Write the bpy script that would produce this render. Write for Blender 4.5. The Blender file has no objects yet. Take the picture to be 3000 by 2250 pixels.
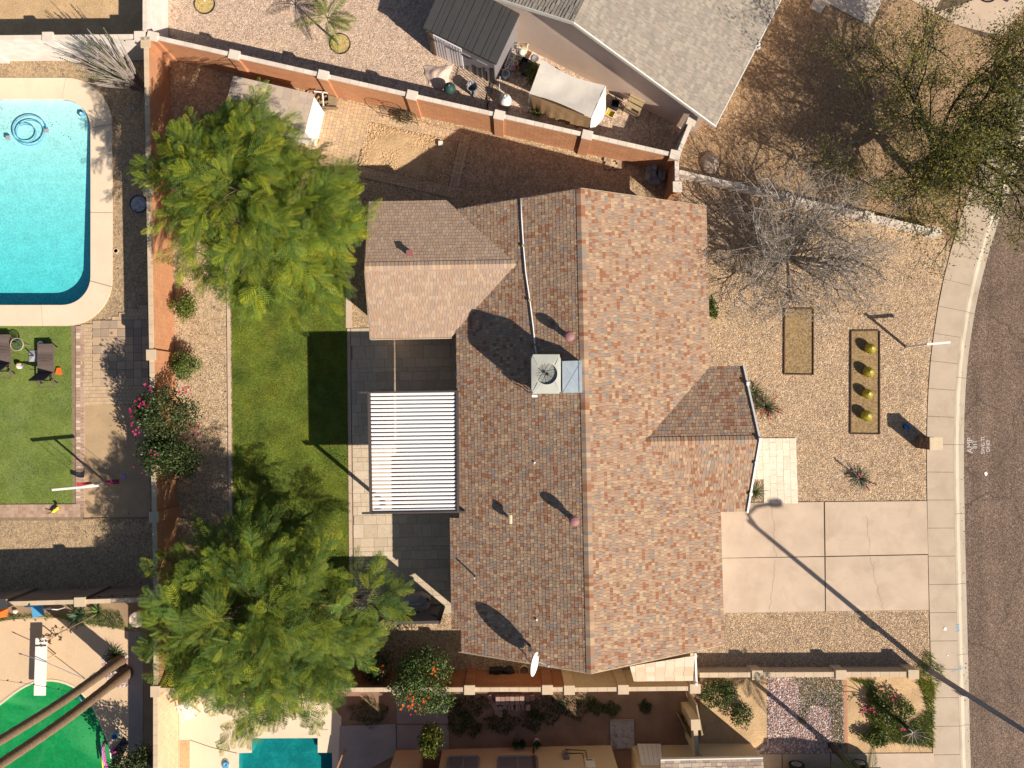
import bpy, math, random
import numpy as np
from mathutils import Vector, Matrix
random.seed(7); RN = np.random.default_rng(11)
R = math.radians
sc = bpy.context.scene
col = sc.collection
# ------------------------------------------------------------------ camera (drone, looking straight down)
FPX = 3000/1.44; CH = 32.0                       # focal length in photo pixels, flying height in metres
_z = Vector((10/FPX, 55/FPX, 1)).normalized(); _y = Vector((0,1,0)); _y = (_y-_z*_y.dot(_z)).normalized(); _x = _y.cross(_z)
CW = Matrix((_x, _y, _z))                        # camera vector -> world vector
cam = bpy.data.cameras.new('camera'); cam.sensor_width = 36; cam.lens = 36/1.44; cam.clip_end = 500
camo = bpy.data.objects.new('camera', cam); col.objects.link(camo)
camo.matrix_world = Matrix.Translation((0,0,CH)) @ CW.to_4x4(); sc.camera = camo
# ------------------------------------------------------------------ sky, sun, exposure
SUN = Vector((1.09,-0.905,1.0)).normalized()     # towards the sun
world = bpy.data.worlds.new('World'); sc.world = world; world.use_nodes = True
wn = world.node_tree; sky = wn.nodes.new('ShaderNodeTexSky'); sky.sky_type = 'NISHITA'; sky.sun_disc = False
sky.sun_elevation = math.asin(SUN.z); sky.sun_rotation = math.atan2(SUN.x, SUN.y)
bg = wn.nodes['Background']; wn.links.new(sky.outputs[0], bg.inputs[0]); bg.inputs[1].default_value = 0.05
sl = bpy.data.lights.new('sun','SUN'); sl.energy = 5.0; sl.angle = R(0.55); sl.color = (1,0.89,0.745)
so = bpy.data.objects.new('sun', sl); col.objects.link(so); so.rotation_euler = SUN.to_track_quat('Z','Y').to_euler(); so.location = (20,-17,30)
vs = sc.view_settings; vs.view_transform = 'Standard'; vs.look = 'None'; vs.exposure = 0.55; vs.gamma = 1; vs.use_curve_mapping = False
# ------------------------------------------------------------------ helpers
def P(px, py, z=0.0):
    d = CW @ Vector(((px-1500)/FPX, -(py-1125)/FPX, -1)); t = (CH-z)/-d.z
    v = d*t; return Vector((v.x, v.y, z))
ORI = {}
def origin(o):
    while o is not None and o.parent: o = o.parent
    return ORI.get(o.name, Vector()) if o is not None else Vector()
def tag(o, label=None, cat=None, group=None, kind=None):
    if label: o['label'] = label
    if cat: o['category'] = cat
    if group: o['group'] = group
    if kind: o['kind'] = kind
    return o
def thing(name, label, cat, loc, rz=None, group=None):
    """Empty at the base.  rz given: parts are written in local coordinates; else in world coordinates."""
    o = bpy.data.objects.new(name, None); col.objects.link(o); o.empty_display_size = .2
    o.location = loc
    if rz is None: ORI[o.name] = Vector(loc)
    else: o.rotation_euler = (0,0,rz)
    return tag(o, label, cat, group)
def link(name, me, parent=None):
    o = bpy.data.objects.new(name, me); col.objects.link(o)
    if parent is not None: o.parent = parent
    return o
class MB:
    def __init__(s): s.v=[]; s.f=[]; s.c=[]; s.cc=None
    def poly(s, pts, c=None):
        n=len(s.v); s.v += [tuple(p) for p in pts]; s.f.append(tuple(range(n,n+len(pts)))); s.c.append(c or s.cc); return s
    def raw(s, vs, fs, c=None):
        n=len(s.v); s.v += [tuple(p) for p in vs]; s.f += [tuple(i+n for i in f) for f in fs]; s.c += [c or s.cc]*len(fs); return s
    def hexa(s, p, c=None):       # 4 bottom, 4 top (ccw)
        return s.raw(p, [(3,2,1,0),(4,5,6,7),(0,1,5,4),(1,2,6,5),(2,3,7,6),(3,0,4,7)], c)
    def box(s, x0,x1,y0,y1,z0,z1, c=None, M=None):
        p=[Vector(q) for q in ((x0,y0,z0),(x1,y0,z0),(x1,y1,z0),(x0,y1,z0),(x0,y0,z1),(x1,y0,z1),(x1,y1,z1),(x0,y1,z1))]
        if M is not None: p=[M@q for q in p]
        return s.hexa(p,c)
    def bar(s, a, b, w, h, c=None, up=(0,0,1)):    # box from a to b, width w, height h, centred
        a=Vector(a); b=Vector(b); x=(b-a); x.normalize(); u=Vector(up); y=u.cross(x)
        if y.length<1e-4: y=Vector((0,1,0)).cross(x)
        y.normalize(); z=x.cross(y)
        o=[(-w/2,-h/2),(w/2,-h/2),(w/2,h/2),(-w/2,h/2)]
        A=[a+y*i+z*j for i,j in o]; B=[b+y*i+z*j for i,j in o]
        return s.raw(A+B,[(3,2,1,0),(4,5,6,7),(0,1,5,4),(1,2,6,5),(2,3,7,6),(3,0,4,7)],c)
    def prism(s, pts, z0, z1, c=None):             # pts 2D/3D ccw
        n=len(pts); lo=[(p[0],p[1],z0) for p in pts]; hi=[(p[0],p[1],z1) for p in pts]
        fs=[tuple(range(n-1,-1,-1)), tuple(range(n,2*n))]+[(i,(i+1)%n,n+(i+1)%n,n+i) for i in range(n)]
        return s.raw(lo+hi, fs, c)
    def tube(s, pts, rad, n=6, c=None, cap=True):
        pts=[Vector(p) for p in pts]; k=len(pts)
        if not hasattr(rad,'__len__'): rad=[rad]*k
        vs=[]; px=None
        for i in range(k):
            t=(pts[min(i+1,k-1)]-pts[max(i-1,0)])
            if t.length<1e-9: t=Vector((0,0,1))
            t.normalize()
            x=px-t*px.dot(t) if px is not None else t.orthogonal()
            if x.length<1e-6: x=t.orthogonal()
            x.normalize(); px=x; y=t.cross(x)
            for j in range(n):
                a=2*math.pi*j/n; vs.append(pts[i]+(x*math.cos(a)+y*math.sin(a))*rad[i])
        fs=[(i*n+j,i*n+(j+1)%n,(i+1)*n+(j+1)%n,(i+1)*n+j) for i in range(k-1) for j in range(n)]
        if cap: fs+=[tuple(range(n-1,-1,-1)), tuple(range((k-1)*n,k*n))]
        return s.raw(vs,fs,c)
    def lathe(s, prof, n=20, c=None, o=(0,0,0), M=None, cap=True):   # prof [(r,z)...] bottom to top
        vs=[]; o=Vector(o)
        for r,z in prof:
            for j in range(n):
                a=2*math.pi*j/n; q=Vector((r*math.cos(a), r*math.sin(a), z))
                vs.append((M@q if M is not None else q)+o)
        k=len(prof)
        fs=[(i*n+j,i*n+(j+1)%n,(i+1)*n+(j+1)%n,(i+1)*n+j) for i in range(k-1) for j in range(n)]
        if cap: fs+=[tuple(range(n-1,-1,-1)), tuple(range((k-1)*n,k*n))]
        return s.raw(vs,fs,c)
    def build(s, name, mat, parent=None, smooth=False, kind=None):
        o=origin(parent); me=bpy.data.meshes.new(name)
        me.from_pydata([(x-o.x,y-o.y,z-o.z) for x,y,z in s.v],[],s.f)
        if any(c is not None for c in s.c):
            at=me.attributes.new('col','FLOAT_COLOR','FACE')
            at.data.foreach_set('color',[q for c in s.c for q in ((c[0],c[1],c[2],1) if c else (1,1,1,1))])
        if smooth: me.polygons.foreach_set('use_smooth',[True]*len(s.f))
        me.materials.append(mat); ob=link(name,me,parent)
        if kind: ob['kind']=kind
        return ob
def np_mesh(name, v, f, mat, parent=None, cols=None, kind=None, smooth=False):
    o=origin(parent); v=np.asarray(v,float)-np.array(o); f=np.asarray(f,np.int32); m,k=f.shape
    me=bpy.data.meshes.new(name); me.vertices.add(len(v)); me.vertices.foreach_set('co',v.astype(np.float32).ravel())
    me.loops.add(m*k); me.loops.foreach_set('vertex_index',f.ravel())
    me.polygons.add(m); me.polygons.foreach_set('loop_start',np.arange(0,m*k,k,dtype=np.int32)); me.polygons.foreach_set('loop_total',np.full(m,k,np.int32))
    me.polygons.foreach_set('use_smooth',np.full(m,smooth,bool))
    me.update(calc_edges=True)
    if cols is not None:
        at=me.attributes.new('col','FLOAT_COLOR','FACE'); c=np.ones((m,4),np.float32); c[:,:3]=cols; at.data.foreach_set('color',c.ravel())
    me.materials.append(mat)
    if name is None: return me
    ob=link(name,me,parent)
    if kind: ob['kind']=kind
    return ob
def basis(d, n):                                  # x along d, z near n
    d=d/np.linalg.norm(d,axis=1,keepdims=True); y=np.cross(n,d); l=np.linalg.norm(y,axis=1,keepdims=True); l[l<1e-6]=1; y=y/l; z=np.cross(d,y)
    return np.stack([d,y,z],axis=2)
def scatter(name, tv, tf, pos, rot, scl, mat, parent=None, cols=None, kind='stuff'):
    tv=np.asarray(tv,float); tf=np.asarray(tf); N=len(pos); k=len(tv)
    scl=np.asarray(scl,float); scl=scl[:,None,None] if scl.ndim==1 else scl[:,None,:]
    v=np.einsum('nij,nkj->nki',rot,np.broadcast_to(tv,(N,k,3))*scl)+np.asarray(pos)[:,None,:]
    f=(tf[None]+np.arange(N)[:,None,None]*k).reshape(-1,tf.shape[1])
    c=np.repeat(np.asarray(cols),len(tf),axis=0) if cols is not None else None
    return np_mesh(name, v.reshape(-1,3), f, mat, parent, c, kind)
def rotz_arr(a, tilt=None):
    c,s=np.cos(a),np.sin(a); z=np.zeros_like(a); o=np.ones_like(a)
    m=np.stack([np.stack([c,-s,z],1),np.stack([s,c,z],1),np.stack([z,z,o],1)],1)
    if tilt is not None:
        c,s=np.cos(tilt),np.sin(tilt); t=np.stack([np.stack([o,z,z],1),np.stack([z,c,-s],1),np.stack([z,s,c],1)],1); m=m@t
    return m
def inside(pts, x, y):                            # vectorised point in polygon
    r=np.zeros(len(x),bool); n=len(pts); j=n-1
    for i in range(n):
        xi,yi=pts[i][0],pts[i][1]; xj,yj=pts[j][0],pts[j][1]
        if yi!=yj: r^=((yi>y)!=(yj>y))&(x<(xj-xi)*(y-yi)/(yj-yi)+xi)
        j=i
    return r
def rand_in(pts, n, holes=()):
    xs=[p[0] for p in pts]; ys=[p[1] for p in pts]
    x=RN.uniform(min(xs),max(xs),n); y=RN.uniform(min(ys),max(ys),n); k=inside(pts,x,y)
    for h in holes: k&=~inside(h,x,y)
    return x[k],y[k]
# ------------------------------------------------------------------ pieces (bricks, blocks, tiles, shingles ...)
CV=np.array([(-.5,-.5,0),(.5,-.5,0),(.5,.5,0),(-.5,.5,0),(-.5,-.5,1),(.5,-.5,1),(.5,.5,1),(-.5,.5,1)])
_b=.5-.035
CVB=np.array([(-.5,-.5,0),(.5,-.5,0),(.5,.5,0),(-.5,.5,0),(-.5,-.5,.8),(.5,-.5,.8),(.5,.5,.8),(-.5,.5,.8),(-_b,-_b,1),(_b,-_b,1),(_b,_b,1),(-_b,_b,1)])
CF=np.array([(3,2,1,0),(4,5,6,7),(0,1,5,4),(1,2,6,5),(2,3,7,6),(3,0,4,7)])
CFB=np.array([(0,1,5,4),(1,2,6,5),(2,3,7,6),(3,0,4,7),(4,5,9,8),(5,6,10,9),(6,7,11,10),(7,4,8,11),(8,9,10,11)])
SHV=np.array([(-.5,0,-.3),(.5,0,-.3),(.5,1,-.3),(-.5,1,-.3),(-.5,0,1),(.5,0,1),(.5,1,.3),(-.5,1,.3)])
UNIT={'box':(CV,CF),'tile':(CVB,CFB),'shingle':(SHV,CF)}
_um={}
def unit_mesh(shape, name, mat, c):
    k=(shape,mat.name,tuple(c))
    if k not in _um:
        v,f=UNIT[shape]; me=bpy.data.meshes.new(name); me.from_pydata(v.tolist(),[],f.tolist()); me.materials.append(mat)
        at=me.attributes.new('col','FLOAT_COLOR','FACE'); at.data.foreach_set('color',[q for _ in f for q in (*c,1)]); _um[k]=me
    return _um[k]
def TM(o, ex, ey, ez, sx, sy, sz):
    m=np.eye(4); m[:3,0]=np.array(ex)*sx; m[:3,1]=np.array(ey)*sy; m[:3,2]=np.array(ez)*sz; m[:3,3]=np.array(o); return m
def pieces(parent, name, items, mat, pal, limit=300, shape='box', many=None):
    """items: (4x4 matrix, palette index).  The `limit` nearest the camera are objects of their own, the rest one mesh."""
    if not items: return
    cpos=np.array((0,0,CH)); items=sorted(items, key=lambda t: np.linalg.norm(t[0][:3,3]-cpos)); o=np.array(origin(parent))
    for m,ci in items[:limit]:
        ob=link(name, unit_mesh(shape,name,mat,pal[ci]), parent); mm=m.copy(); mm[:3,3]-=o; ob.matrix_basis=Matrix(mm.tolist())
    rest=items[limit:]
    if rest:
        v,f=UNIT[shape]; A=np.array([m for m,_ in rest]); vh=np.c_[v,np.ones(len(v))]
        W=np.einsum('nij,kj->nki',A,vh)[:,:,:3].reshape(-1,3)
        F=(f[None]+np.arange(len(rest))[:,None,None]*len(v)).reshape(-1,4)
        C=np.repeat(np.array([pal[ci] for _,ci in rest]),len(f),axis=0)
        np_mesh(many or name+'_field', W, F, mat, parent, C, 'stuff')
# ------------------------------------------------------------------ materials
def _nodes(name):
    m=bpy.data.materials.new(name); m.use_nodes=True; nt=m.node_tree; return m,nt,nt.nodes,nt.links,nt.nodes['Principled BSDF']
def N(nt, t, **kw):
    n=nt.nodes.new('ShaderNode'+t)
    for k,v in kw.items():
        if k in n.inputs.keys(): n.inputs[k].default_value=v
        else: setattr(n,k,v)
    return n
def mixc(nt, fac, a, b, mode='MIX'):
    n=nt.nodes.new('ShaderNodeMix'); n.data_type='RGBA'; n.blend_type=mode
    for i,v in ((0,fac),(6,a),(7,b)):
        if hasattr(v,'is_linked'): nt.links.new(v,n.inputs[i])
        elif i==0: n.inputs[0].default_value=v
        else: n.inputs[i].default_value=(*v,1)
    return n.outputs[2]
def ramp(nt, sock, stops, interp='LINEAR'):
    r=nt.nodes.new('ShaderNodeValToRGB'); r.color_ramp.interpolation=interp; e=r.color_ramp.elements
    while len(e)<len(stops): e.new(.5)
    for i,(p,c) in enumerate(stops): e[i].position=p; e[i].color=(*c,1) if len(c)==3 else c
    nt.links.new(sock,r.inputs[0]); return r.outputs[0]
def g3(a): return (a,a,a)
def mat(name, c=(.5,.5,.5), rough=.85, var=.15, vs=3, fine=.1, fs=40, bump=0, bs=60, metal=0, attr=False, spec=.3, stain=None, trans=0, stretch=None, obj=False):
    """plain surface: base colour (or face colours) broken up by a coarse and a fine noise, optional stains, bump"""
    m,nt,nd,lk,b=_nodes(name)
    if obj: tc=N(nt,'TexCoord'); pos=tc.outputs['Object']
    else: ge=N(nt,'NewGeometry'); pos=ge.outputs['Position']
    if stretch:
        mp=N(nt,'Mapping'); mp.inputs['Scale'].default_value=stretch; lk.new(pos,mp.inputs[0]); pos=mp.outputs[0]
    n1=N(nt,'TexNoise',Scale=vs,Detail=5,Roughness=.6); lk.new(pos,n1.inputs[0])
    n2=N(nt,'TexNoise',Scale=fs,Detail=3,Roughness=.7); lk.new(pos,n2.inputs[0])
    base=None
    if attr: a=N(nt,'Attribute',attribute_name='col'); base=a.outputs['Color']
    r1=ramp(nt,n1.outputs[0],[(.3,g3(1-var)),(.7,g3(1+var))]); r2=ramp(nt,n2.outputs[0],[(.3,g3(1-fine)),(.7,g3(1+fine))])
    x=mixc(nt,1.0,base if base else c,r1,'MULTIPLY')
    x=mixc(nt,1.0,x,r2,'MULTIPLY')
    if stain:
        sc_,sco,amt=stain; n3=N(nt,'TexNoise',Scale=sc_,Detail=8,Roughness=.65,Distortion=.6); lk.new(pos,n3.inputs[0])
        f=ramp(nt,n3.outputs[0],[(.48,g3(0)),(.66,g3(amt))]); x=mixc(nt,f,x,sco)
    lk.new(x,b.inputs['Base Color']); b.inputs['Roughness'].default_value=rough; b.inputs['Metallic'].default_value=metal; b.inputs['Specular IOR Level'].default_value=spec
    if bump:
        n4=N(nt,'TexNoise',Scale=bs,Detail=4); lk.new(pos,n4.inputs[0]); bp=N(nt,'Bump',Strength=bump,Distance=.02); lk.new(n4.outputs[0],bp.inputs['Height']); lk.new(bp.outputs[0],b.inputs['Normal'])
    if trans:
        tr=N(nt,'BsdfTranslucent'); lk.new(x,tr.inputs[0]); ms=N(nt,'MixShader'); ms.inputs[0].default_value=trans
        lk.new(b.outputs[0],ms.inputs[1]); lk.new(tr.outputs[0],ms.inputs[2]); lk.new(ms.outputs[0],nd['Material Output'].inputs[0])
    return m
def gravel(name, stops, scale=22, bump=.9, tint=None, ts=1.2, tamt=.35):
    m,nt,nd,lk,b=_nodes(name); ge=N(nt,'NewGeometry'); pos=ge.outputs['Position']
    vo=N(nt,'TexVoronoi',Scale=scale); lk.new(pos,vo.inputs[0]); sp=N(nt,'SeparateColor'); lk.new(vo.outputs['Color'],sp.inputs[0])
    x=ramp(nt,sp.outputs[0],stops,'CONSTANT')
    v2=N(nt,'TexVoronoi',Scale=scale*.43); lk.new(pos,v2.inputs[0]); s2=N(nt,'SeparateColor'); lk.new(v2.outputs['Color'],s2.inputs[0])
    x=mixc(nt,1.0,x,ramp(nt,s2.outputs[1],[(0,g3(.72)),(1,g3(1.25))]),'MULTIPLY')
    n1=N(nt,'TexNoise',Scale=ts,Detail=6,Roughness=.65); lk.new(pos,n1.inputs[0])
    if tint: x=mixc(nt,ramp(nt,n1.outputs[0],[(.42,g3(0)),(.68,g3(tamt))]),x,tint)
    x=mixc(nt,1.0,x,ramp(nt,n1.outputs[0],[(.3,g3(.86)),(.7,g3(1.12))]),'MULTIPLY')
    lk.new(x,b.inputs['Base Color']); b.inputs['Roughness'].default_value=.95; b.inputs['Specular IOR Level'].default_value=.15
    inv=ramp(nt,vo.outputs['Distance'],[(0,g3(1)),(.75,g3(0))]); bp=N(nt,'Bump',Strength=bump,Distance=.03); lk.new(inv,bp.inputs['Height']); lk.new(bp.outputs[0],b.inputs['Normal'])
    return m
def water(name, tint, dens=1.0, rs=6, bump=.25):
    m,nt,nd,lk,b=_nodes(name); nd.remove(b); ge=N(nt,'NewGeometry')
    tr=N(nt,'BsdfTransparent'); gl=N(nt,'BsdfGlossy'); gl.inputs['Roughness'].default_value=.06
    n=N(nt,'TexNoise',Scale=rs,Detail=3,Roughness=.55,Distortion=.8); lk.new(ge.outputs['Position'],n.inputs[0])
    bp=N(nt,'Bump',Strength=bump,Distance=.05); lk.new(n.outputs[0],bp.inputs['Height']); lk.new(bp.outputs[0],gl.inputs['Normal'])
    fr=N(nt,'Fresnel',IOR=1.33); lk.new(bp.outputs[0],fr.inputs['Normal'])
    mu_=N(nt,'Math',operation='MULTIPLY'); sb=N(nt,'Math',operation='SUBTRACT'); sb.inputs[0].default_value=1; lk.new(ge.outputs['Backfacing'],sb.inputs[1]); lk.new(fr.outputs[0],mu_.inputs[0]); lk.new(sb.outputs[0],mu_.inputs[1])
    ms=N(nt,'MixShader'); lk.new(mu_.outputs[0],ms.inputs[0]); lk.new(tr.outputs[0],ms.inputs[1]); lk.new(gl.outputs[0],ms.inputs[2]); lk.new(ms.outputs[0],nd['Material Output'].inputs[0])
    va=N(nt,'VolumeAbsorption'); va.inputs[0].default_value=(*tint,1); va.inputs[1].default_value=dens; lk.new(va.outputs[0],nd['Material Output'].inputs['Volume'])
    return m
def glass(name, tint=(.8,.85,.85), fac=.25):
    m,nt,nd,lk,b=_nodes(name); nd.remove(b); tr=N(nt,'BsdfTransparent'); tr.inputs[0].default_value=(*tint,1); gl=N(nt,'BsdfGlossy'); gl.inputs['Roughness'].default_value=.05
    ms=N(nt,'MixShader'); ms.inputs[0].default_value=fac; lk.new(tr.outputs[0],ms.inputs[1]); lk.new(gl.outputs[0],ms.inputs[2]); lk.new(ms.outputs[0],nd['Material Output'].inputs[0]); return m
M={}
M['soil']=mat('soil',(.30,.21,.13),.95,.2,.8,.2,30,.5,50)
M['soil_red']=mat('soil_red',(.27,.165,.11),.95,.2,1.1,.2,40,.5,50)
M['dirt']=mat('dirt',(.53,.365,.205),.95,.2,1.3,.25,28,1.0,14,stain=(2.6,(.36,.235,.125),.6))
M['sand']=mat('sand',(.44,.31,.185),.95,.12,1.1,.22,60,.5,60)
M['gravel_tan']=gravel('gravel_tan',[(0,(.45,.315,.19)),(.22,(.53,.385,.24)),(.42,(.37,.255,.155)),(.56,(.58,.45,.30)),(.74,(.33,.25,.185)),(.85,(.43,.27,.165)),(.93,(.60,.495,.36))],26,.8,tint=(.46,.31,.17))
M['gravel_front']=gravel('gravel_front',[(0,(.48,.33,.20)),(.2,(.56,.405,.26)),(.4,(.38,.26,.17)),(.52,(.61,.475,.33)),(.68,(.33,.27,.225)),(.8,(.46,.27,.165)),(.9,(.63,.52,.39))],25,.8,tint=(.50,.335,.185))
M['gravel_pink']=gravel('gravel_pink',[(0,(.55,.40,.30)),(.25,(.63,.48,.37)),(.45,(.42,.30,.23)),(.6,(.66,.545,.44)),(.78,(.43,.36,.32)),(.9,(.50,.32,.21))],24,.8,tint=(.50,.33,.20),tamt=.3)
M['gravel_brown']=gravel('gravel_brown',[(0,(.36,.23,.13)),(.25,(.44,.295,.175)),(.45,(.27,.17,.10)),(.62,(.48,.345,.22)),(.8,(.30,.19,.11)),(.92,(.50,.39,.27))],28,.8,tint=(.36,.22,.105))
M['gravel_dull']=gravel('gravel_dull',[(0,(.42,.30,.185)),(.3,(.48,.35,.22)),(.55,(.34,.24,.15)),(.75,(.52,.40,.265)),(.92,(.31,.235,.17))],30,.7,tint=(.45,.31,.17))
M['gravel_mauve']=gravel('gravel_mauve',[(0,(.42,.30,.27)),(.25,(.60,.47,.43)),(.45,(.24,.17,.16)),(.6,(.70,.60,.56)),(.78,(.33,.27,.29)),(.9,(.50,.30,.25))],13,1.0,tint=(.35,.22,.15),tamt=.2)
M['concrete']=mat('concrete',(.545,.425,.325),.9,.09,.9,.07,60,.15,90,stain=(.8,(.42,.315,.235),.55))
M['concrete2']=mat('concrete_walk',(.49,.395,.305),.9,.07,1.2,.07,60,.2,90,stain=(1.1,(.40,.31,.225),.5))
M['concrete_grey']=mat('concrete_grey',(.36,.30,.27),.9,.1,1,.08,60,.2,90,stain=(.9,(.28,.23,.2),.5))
M['gutter']=mat('gutter_concrete',(.50,.43,.34),.9,.09,1.5,.08,70,.2,80,stain=(2.0,(.30,.24,.18),.5),stretch=(1,.35,1))
M['joint']=mat('joint_dark',(.13,.09,.065),.95,.2,5,.2,40)
M['deck']=mat('pool_deck',(.74,.60,.45),.85,.05,.8,.08,45,.25,70,stain=(.9,(.66,.52,.38),.4))
M['deck2']=mat('deck_sand',(.64,.47,.31),.9,.05,1,.13,35,.4,60,stain=(1.3,(.56,.40,.25),.3))
def asphalt():
    m,nt,nd,lk,b=_nodes('asphalt'); ge=N(nt,'NewGeometry'); pos=ge.outputs['Position']
    vo=N(nt,'TexVoronoi',Scale=30); lk.new(pos,vo.inputs[0]); sp=N(nt,'SeparateColor'); lk.new(vo.outputs['Color'],sp.inputs[0])
    x=ramp(nt,sp.outputs[0],[(0,(.12,.085,.065)),(.3,(.175,.125,.095)),(.55,(.225,.155,.115)),(.75,(.09,.065,.055)),(.88,(.29,.21,.165))],'CONSTANT')
    n=N(nt,'TexNoise',Scale=.5,Detail=6); lk.new(pos,n.inputs[0]); x=mixc(nt,1.0,x,ramp(nt,n.outputs[0],[(.3,g3(.85)),(.7,g3(1.15))]),'MULTIPLY')
    m2_=N(nt,'Mapping'); m2_.inputs['Scale'].default_value=(1.1,.07,1); lk.new(pos,m2_.inputs[0]); nt_=N(nt,'TexNoise',Scale=1.0,Detail=4); lk.new(m2_.outputs[0],nt_.inputs[0]); x=mixc(nt,1.0,x,ramp(nt,nt_.outputs[0],[(.35,g3(.84)),(.65,g3(1.13))]),'MULTIPLY')
    # worn cracks
    nz=N(nt,'TexNoise',Scale=1.6,Detail=4); lk.new(pos,nz.inputs[0]); mx=mixc(nt,.32,pos,nz.outputs['Color'],'LINEAR_LIGHT')
    mp=N(nt,'Mapping'); mp.inputs['Scale'].default_value=(1,.42,1); lk.new(mx,mp.inputs[0]); vc=N(nt,'TexVoronoi',Scale=.5,feature='DISTANCE_TO_EDGE'); lk.new(mp.outputs[0],vc.inputs[0])
    x=mixc(nt,ramp(nt,vc.outputs['Distance'],[(0,g3(.7)),(.004,g3(.45)),(.011,g3(0))]),x,(.055,.04,.033))
    lk.new(x,b.inputs['Base Color']); b.inputs['Roughness'].default_value=.93; b.inputs['Specular IOR Level'].default_value=.2
    bp=N(nt,'Bump',Strength=.6,Distance=.012); lk.new(vo.outputs['Distance'],bp.inputs['Height']); lk.new(bp.outputs[0],b.inputs['Normal']); return m
M['asphalt']=asphalt()
M['lawn']=mat('lawn_soil',(.11,.155,.022),.95,.45,1.1,.35,18,.8,30,stain=(1.5,(.20,.20,.035),.5))
M['turf']=mat('artificial_turf',(.155,.21,.045),.95,.2,1.2,.3,14,.7,30,stain=(.8,(.24,.29,.10),.5))
M['blade']=mat('grass_blade',(.1,.15,.02),.8,.15,1.5,.1,20,attr=True,trans=.3)
M['leaf']=mat('leaf',(.1,.15,.02),.6,.1,2,.1,20,attr=True,trans=.33,spec=.2)
M['leaf_gloss']=mat('leaf_glossy',(.1,.15,.02),.42,.1,2,.1,20,attr=True,trans=.2,spec=.35)
M['bark']=mat('bark',(.14,.095,.065),.95,.25,6,.3,40,.8,40)
M['bark_grey']=mat('bark_grey',(.36,.31,.28),.9,.2,6,.2,40,.3,50)
M['bark_palm']=mat('bark_palm',(.24,.16,.10),.95,.22,5,.3,30,.9,30,stretch=(1,1,4))
M['bark_dark']=mat('bark_dark',(.04,.032,.028),.95,.25,6,.3,40,.6,40)
M['block']=mat('block_paint',rough=.9,var=.08,vs=2,fine=.07,fs=50,bump=.25,bs=60,attr=True)
M['shingle']=mat('asphalt_shingle',rough=.95,var=.06,vs=2.5,fine=.16,fs=70,bump=.3,bs=90,attr=True,spec=.15)
M['roof_felt']=mat('roof_underlay',(.12,.08,.06),.95,.1,3,.1,40)
M['paver']=mat('paver',rough=.92,var=.07,vs=3,fine=.14,fs=50,bump=.35,bs=70,attr=True)
M['travertine']=mat('travertine',rough=.75,var=.06,vs=3,fine=.06,fs=16,bump=.1,bs=40,attr=True,stain=(7,(.40,.30,.2),.3))
M['sandjoint']=mat('joint_sand',(.25,.18,.12),.95,.15,4,.2,40)
M['stucco_tan']=mat('stucco_tan',(.50,.39,.27),.95,.05,1,.08,50,.35,70)
M['stucco_pink']=mat('stucco_pink',(.70,.55,.45),.95,.05,.8,.07,50,.35,70,stain=(.6,(.55,.42,.35),.35))
M['stucco_cream']=mat('stucco_cream',(.60,.47,.30),.95,.05,.8,.08,50,.35,70)
M['mortar']=mat('mortar',(.36,.165,.085),.95,.1,3,.1,40)
M['white']=mat('white_paint',(.80,.77,.74),.5,.03,2,.03,40)
M['white_alu']=mat('white_aluminium',(.82,.80,.80),.45,.03,2,.03,40,stain=(5,(.62,.58,.55),.25))
M['bronze']=mat('bronze_metal',(.075,.058,.055),.5,.1,3,.1,40,spec=.5)
M['black']=mat('black_metal',(.018,.017,.017),.5,.1,4,.1,40,spec=.5)
M['blackplastic']=mat('black_plastic',(.016,.016,.018),.45,.15,4,.1,40,spec=.45)
M['steel']=mat('galvanised_steel',(.50,.58,.64),.38,.12,3,.06,30,metal=.75)
M['ac_paint']=mat('ac_paint',(.46,.47,.43),.5,.05,3,.04,40)
M['grille']=mat('grille_dark',(.03,.045,.05),.35,.1,5,.1,40,metal=.5)
M['pink_metal']=mat('pink_vent_paint',(.30,.15,.15),.6,.08,5,.06,40)
M['red_metal']=mat('red_vent_paint',(.26,.11,.105),.6,.08,5,.06,40)
M['tan_metal']=mat('tan_vent_paint',(.60,.48,.33),.6,.08,5,.06,40)
M['wood']=mat('weathered_wood',(.26,.19,.12),.9,.2,3,.25,30,.4,40,stretch=(1,6,1))
M['wood_light']=mat('wood_board',(.36,.28,.16),.9,.15,3,.2,30,.3,40,stretch=(5,1,1))
M['wood_dark']=mat('dark_composite',(.035,.03,.03),.7,.15,3,.2,30,.2,40)
M['canvas']=mat('canvas_white',(.66,.62,.57),.9,.06,1.5,.06,30,.2,30,trans=.15,stain=(1.2,(.52,.48,.45),.5))
M['canvas_brown']=mat('canvas_brown',(.30,.195,.105),.9,.12,1.5,.1,30,.3,20,trans=.1)
M['cover']=mat('grill_cover_fabric',(.26,.255,.26),.6,.08,2,.05,40,.3,12,spec=.4)
M['cloth_pink']=mat('cloth_pale_pink',(.70,.55,.47),.9,.05,2,.05,40,.3,14,trans=.1)
M['aqua']=mat('aqua_plaster_ripple_light',(.60,.80,.79),.8,.10,2.2,.22,12,stain=(9,(.84,.94,.93),.5))  # pale mottling paints the water's ripple light into the plaster colour
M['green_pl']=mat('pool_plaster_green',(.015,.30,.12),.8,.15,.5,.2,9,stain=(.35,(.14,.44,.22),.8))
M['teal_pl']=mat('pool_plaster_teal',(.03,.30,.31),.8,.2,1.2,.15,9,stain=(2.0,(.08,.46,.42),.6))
M['water']=water('pool_water',(.20,.84,.88),1.5); M['water_green']=water('green_pool_water',(.10,.80,.45),.8,4,.15); M['water_teal']=water('teal_pool_water',(.02,.72,.74),1.3,6,.3)
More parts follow.
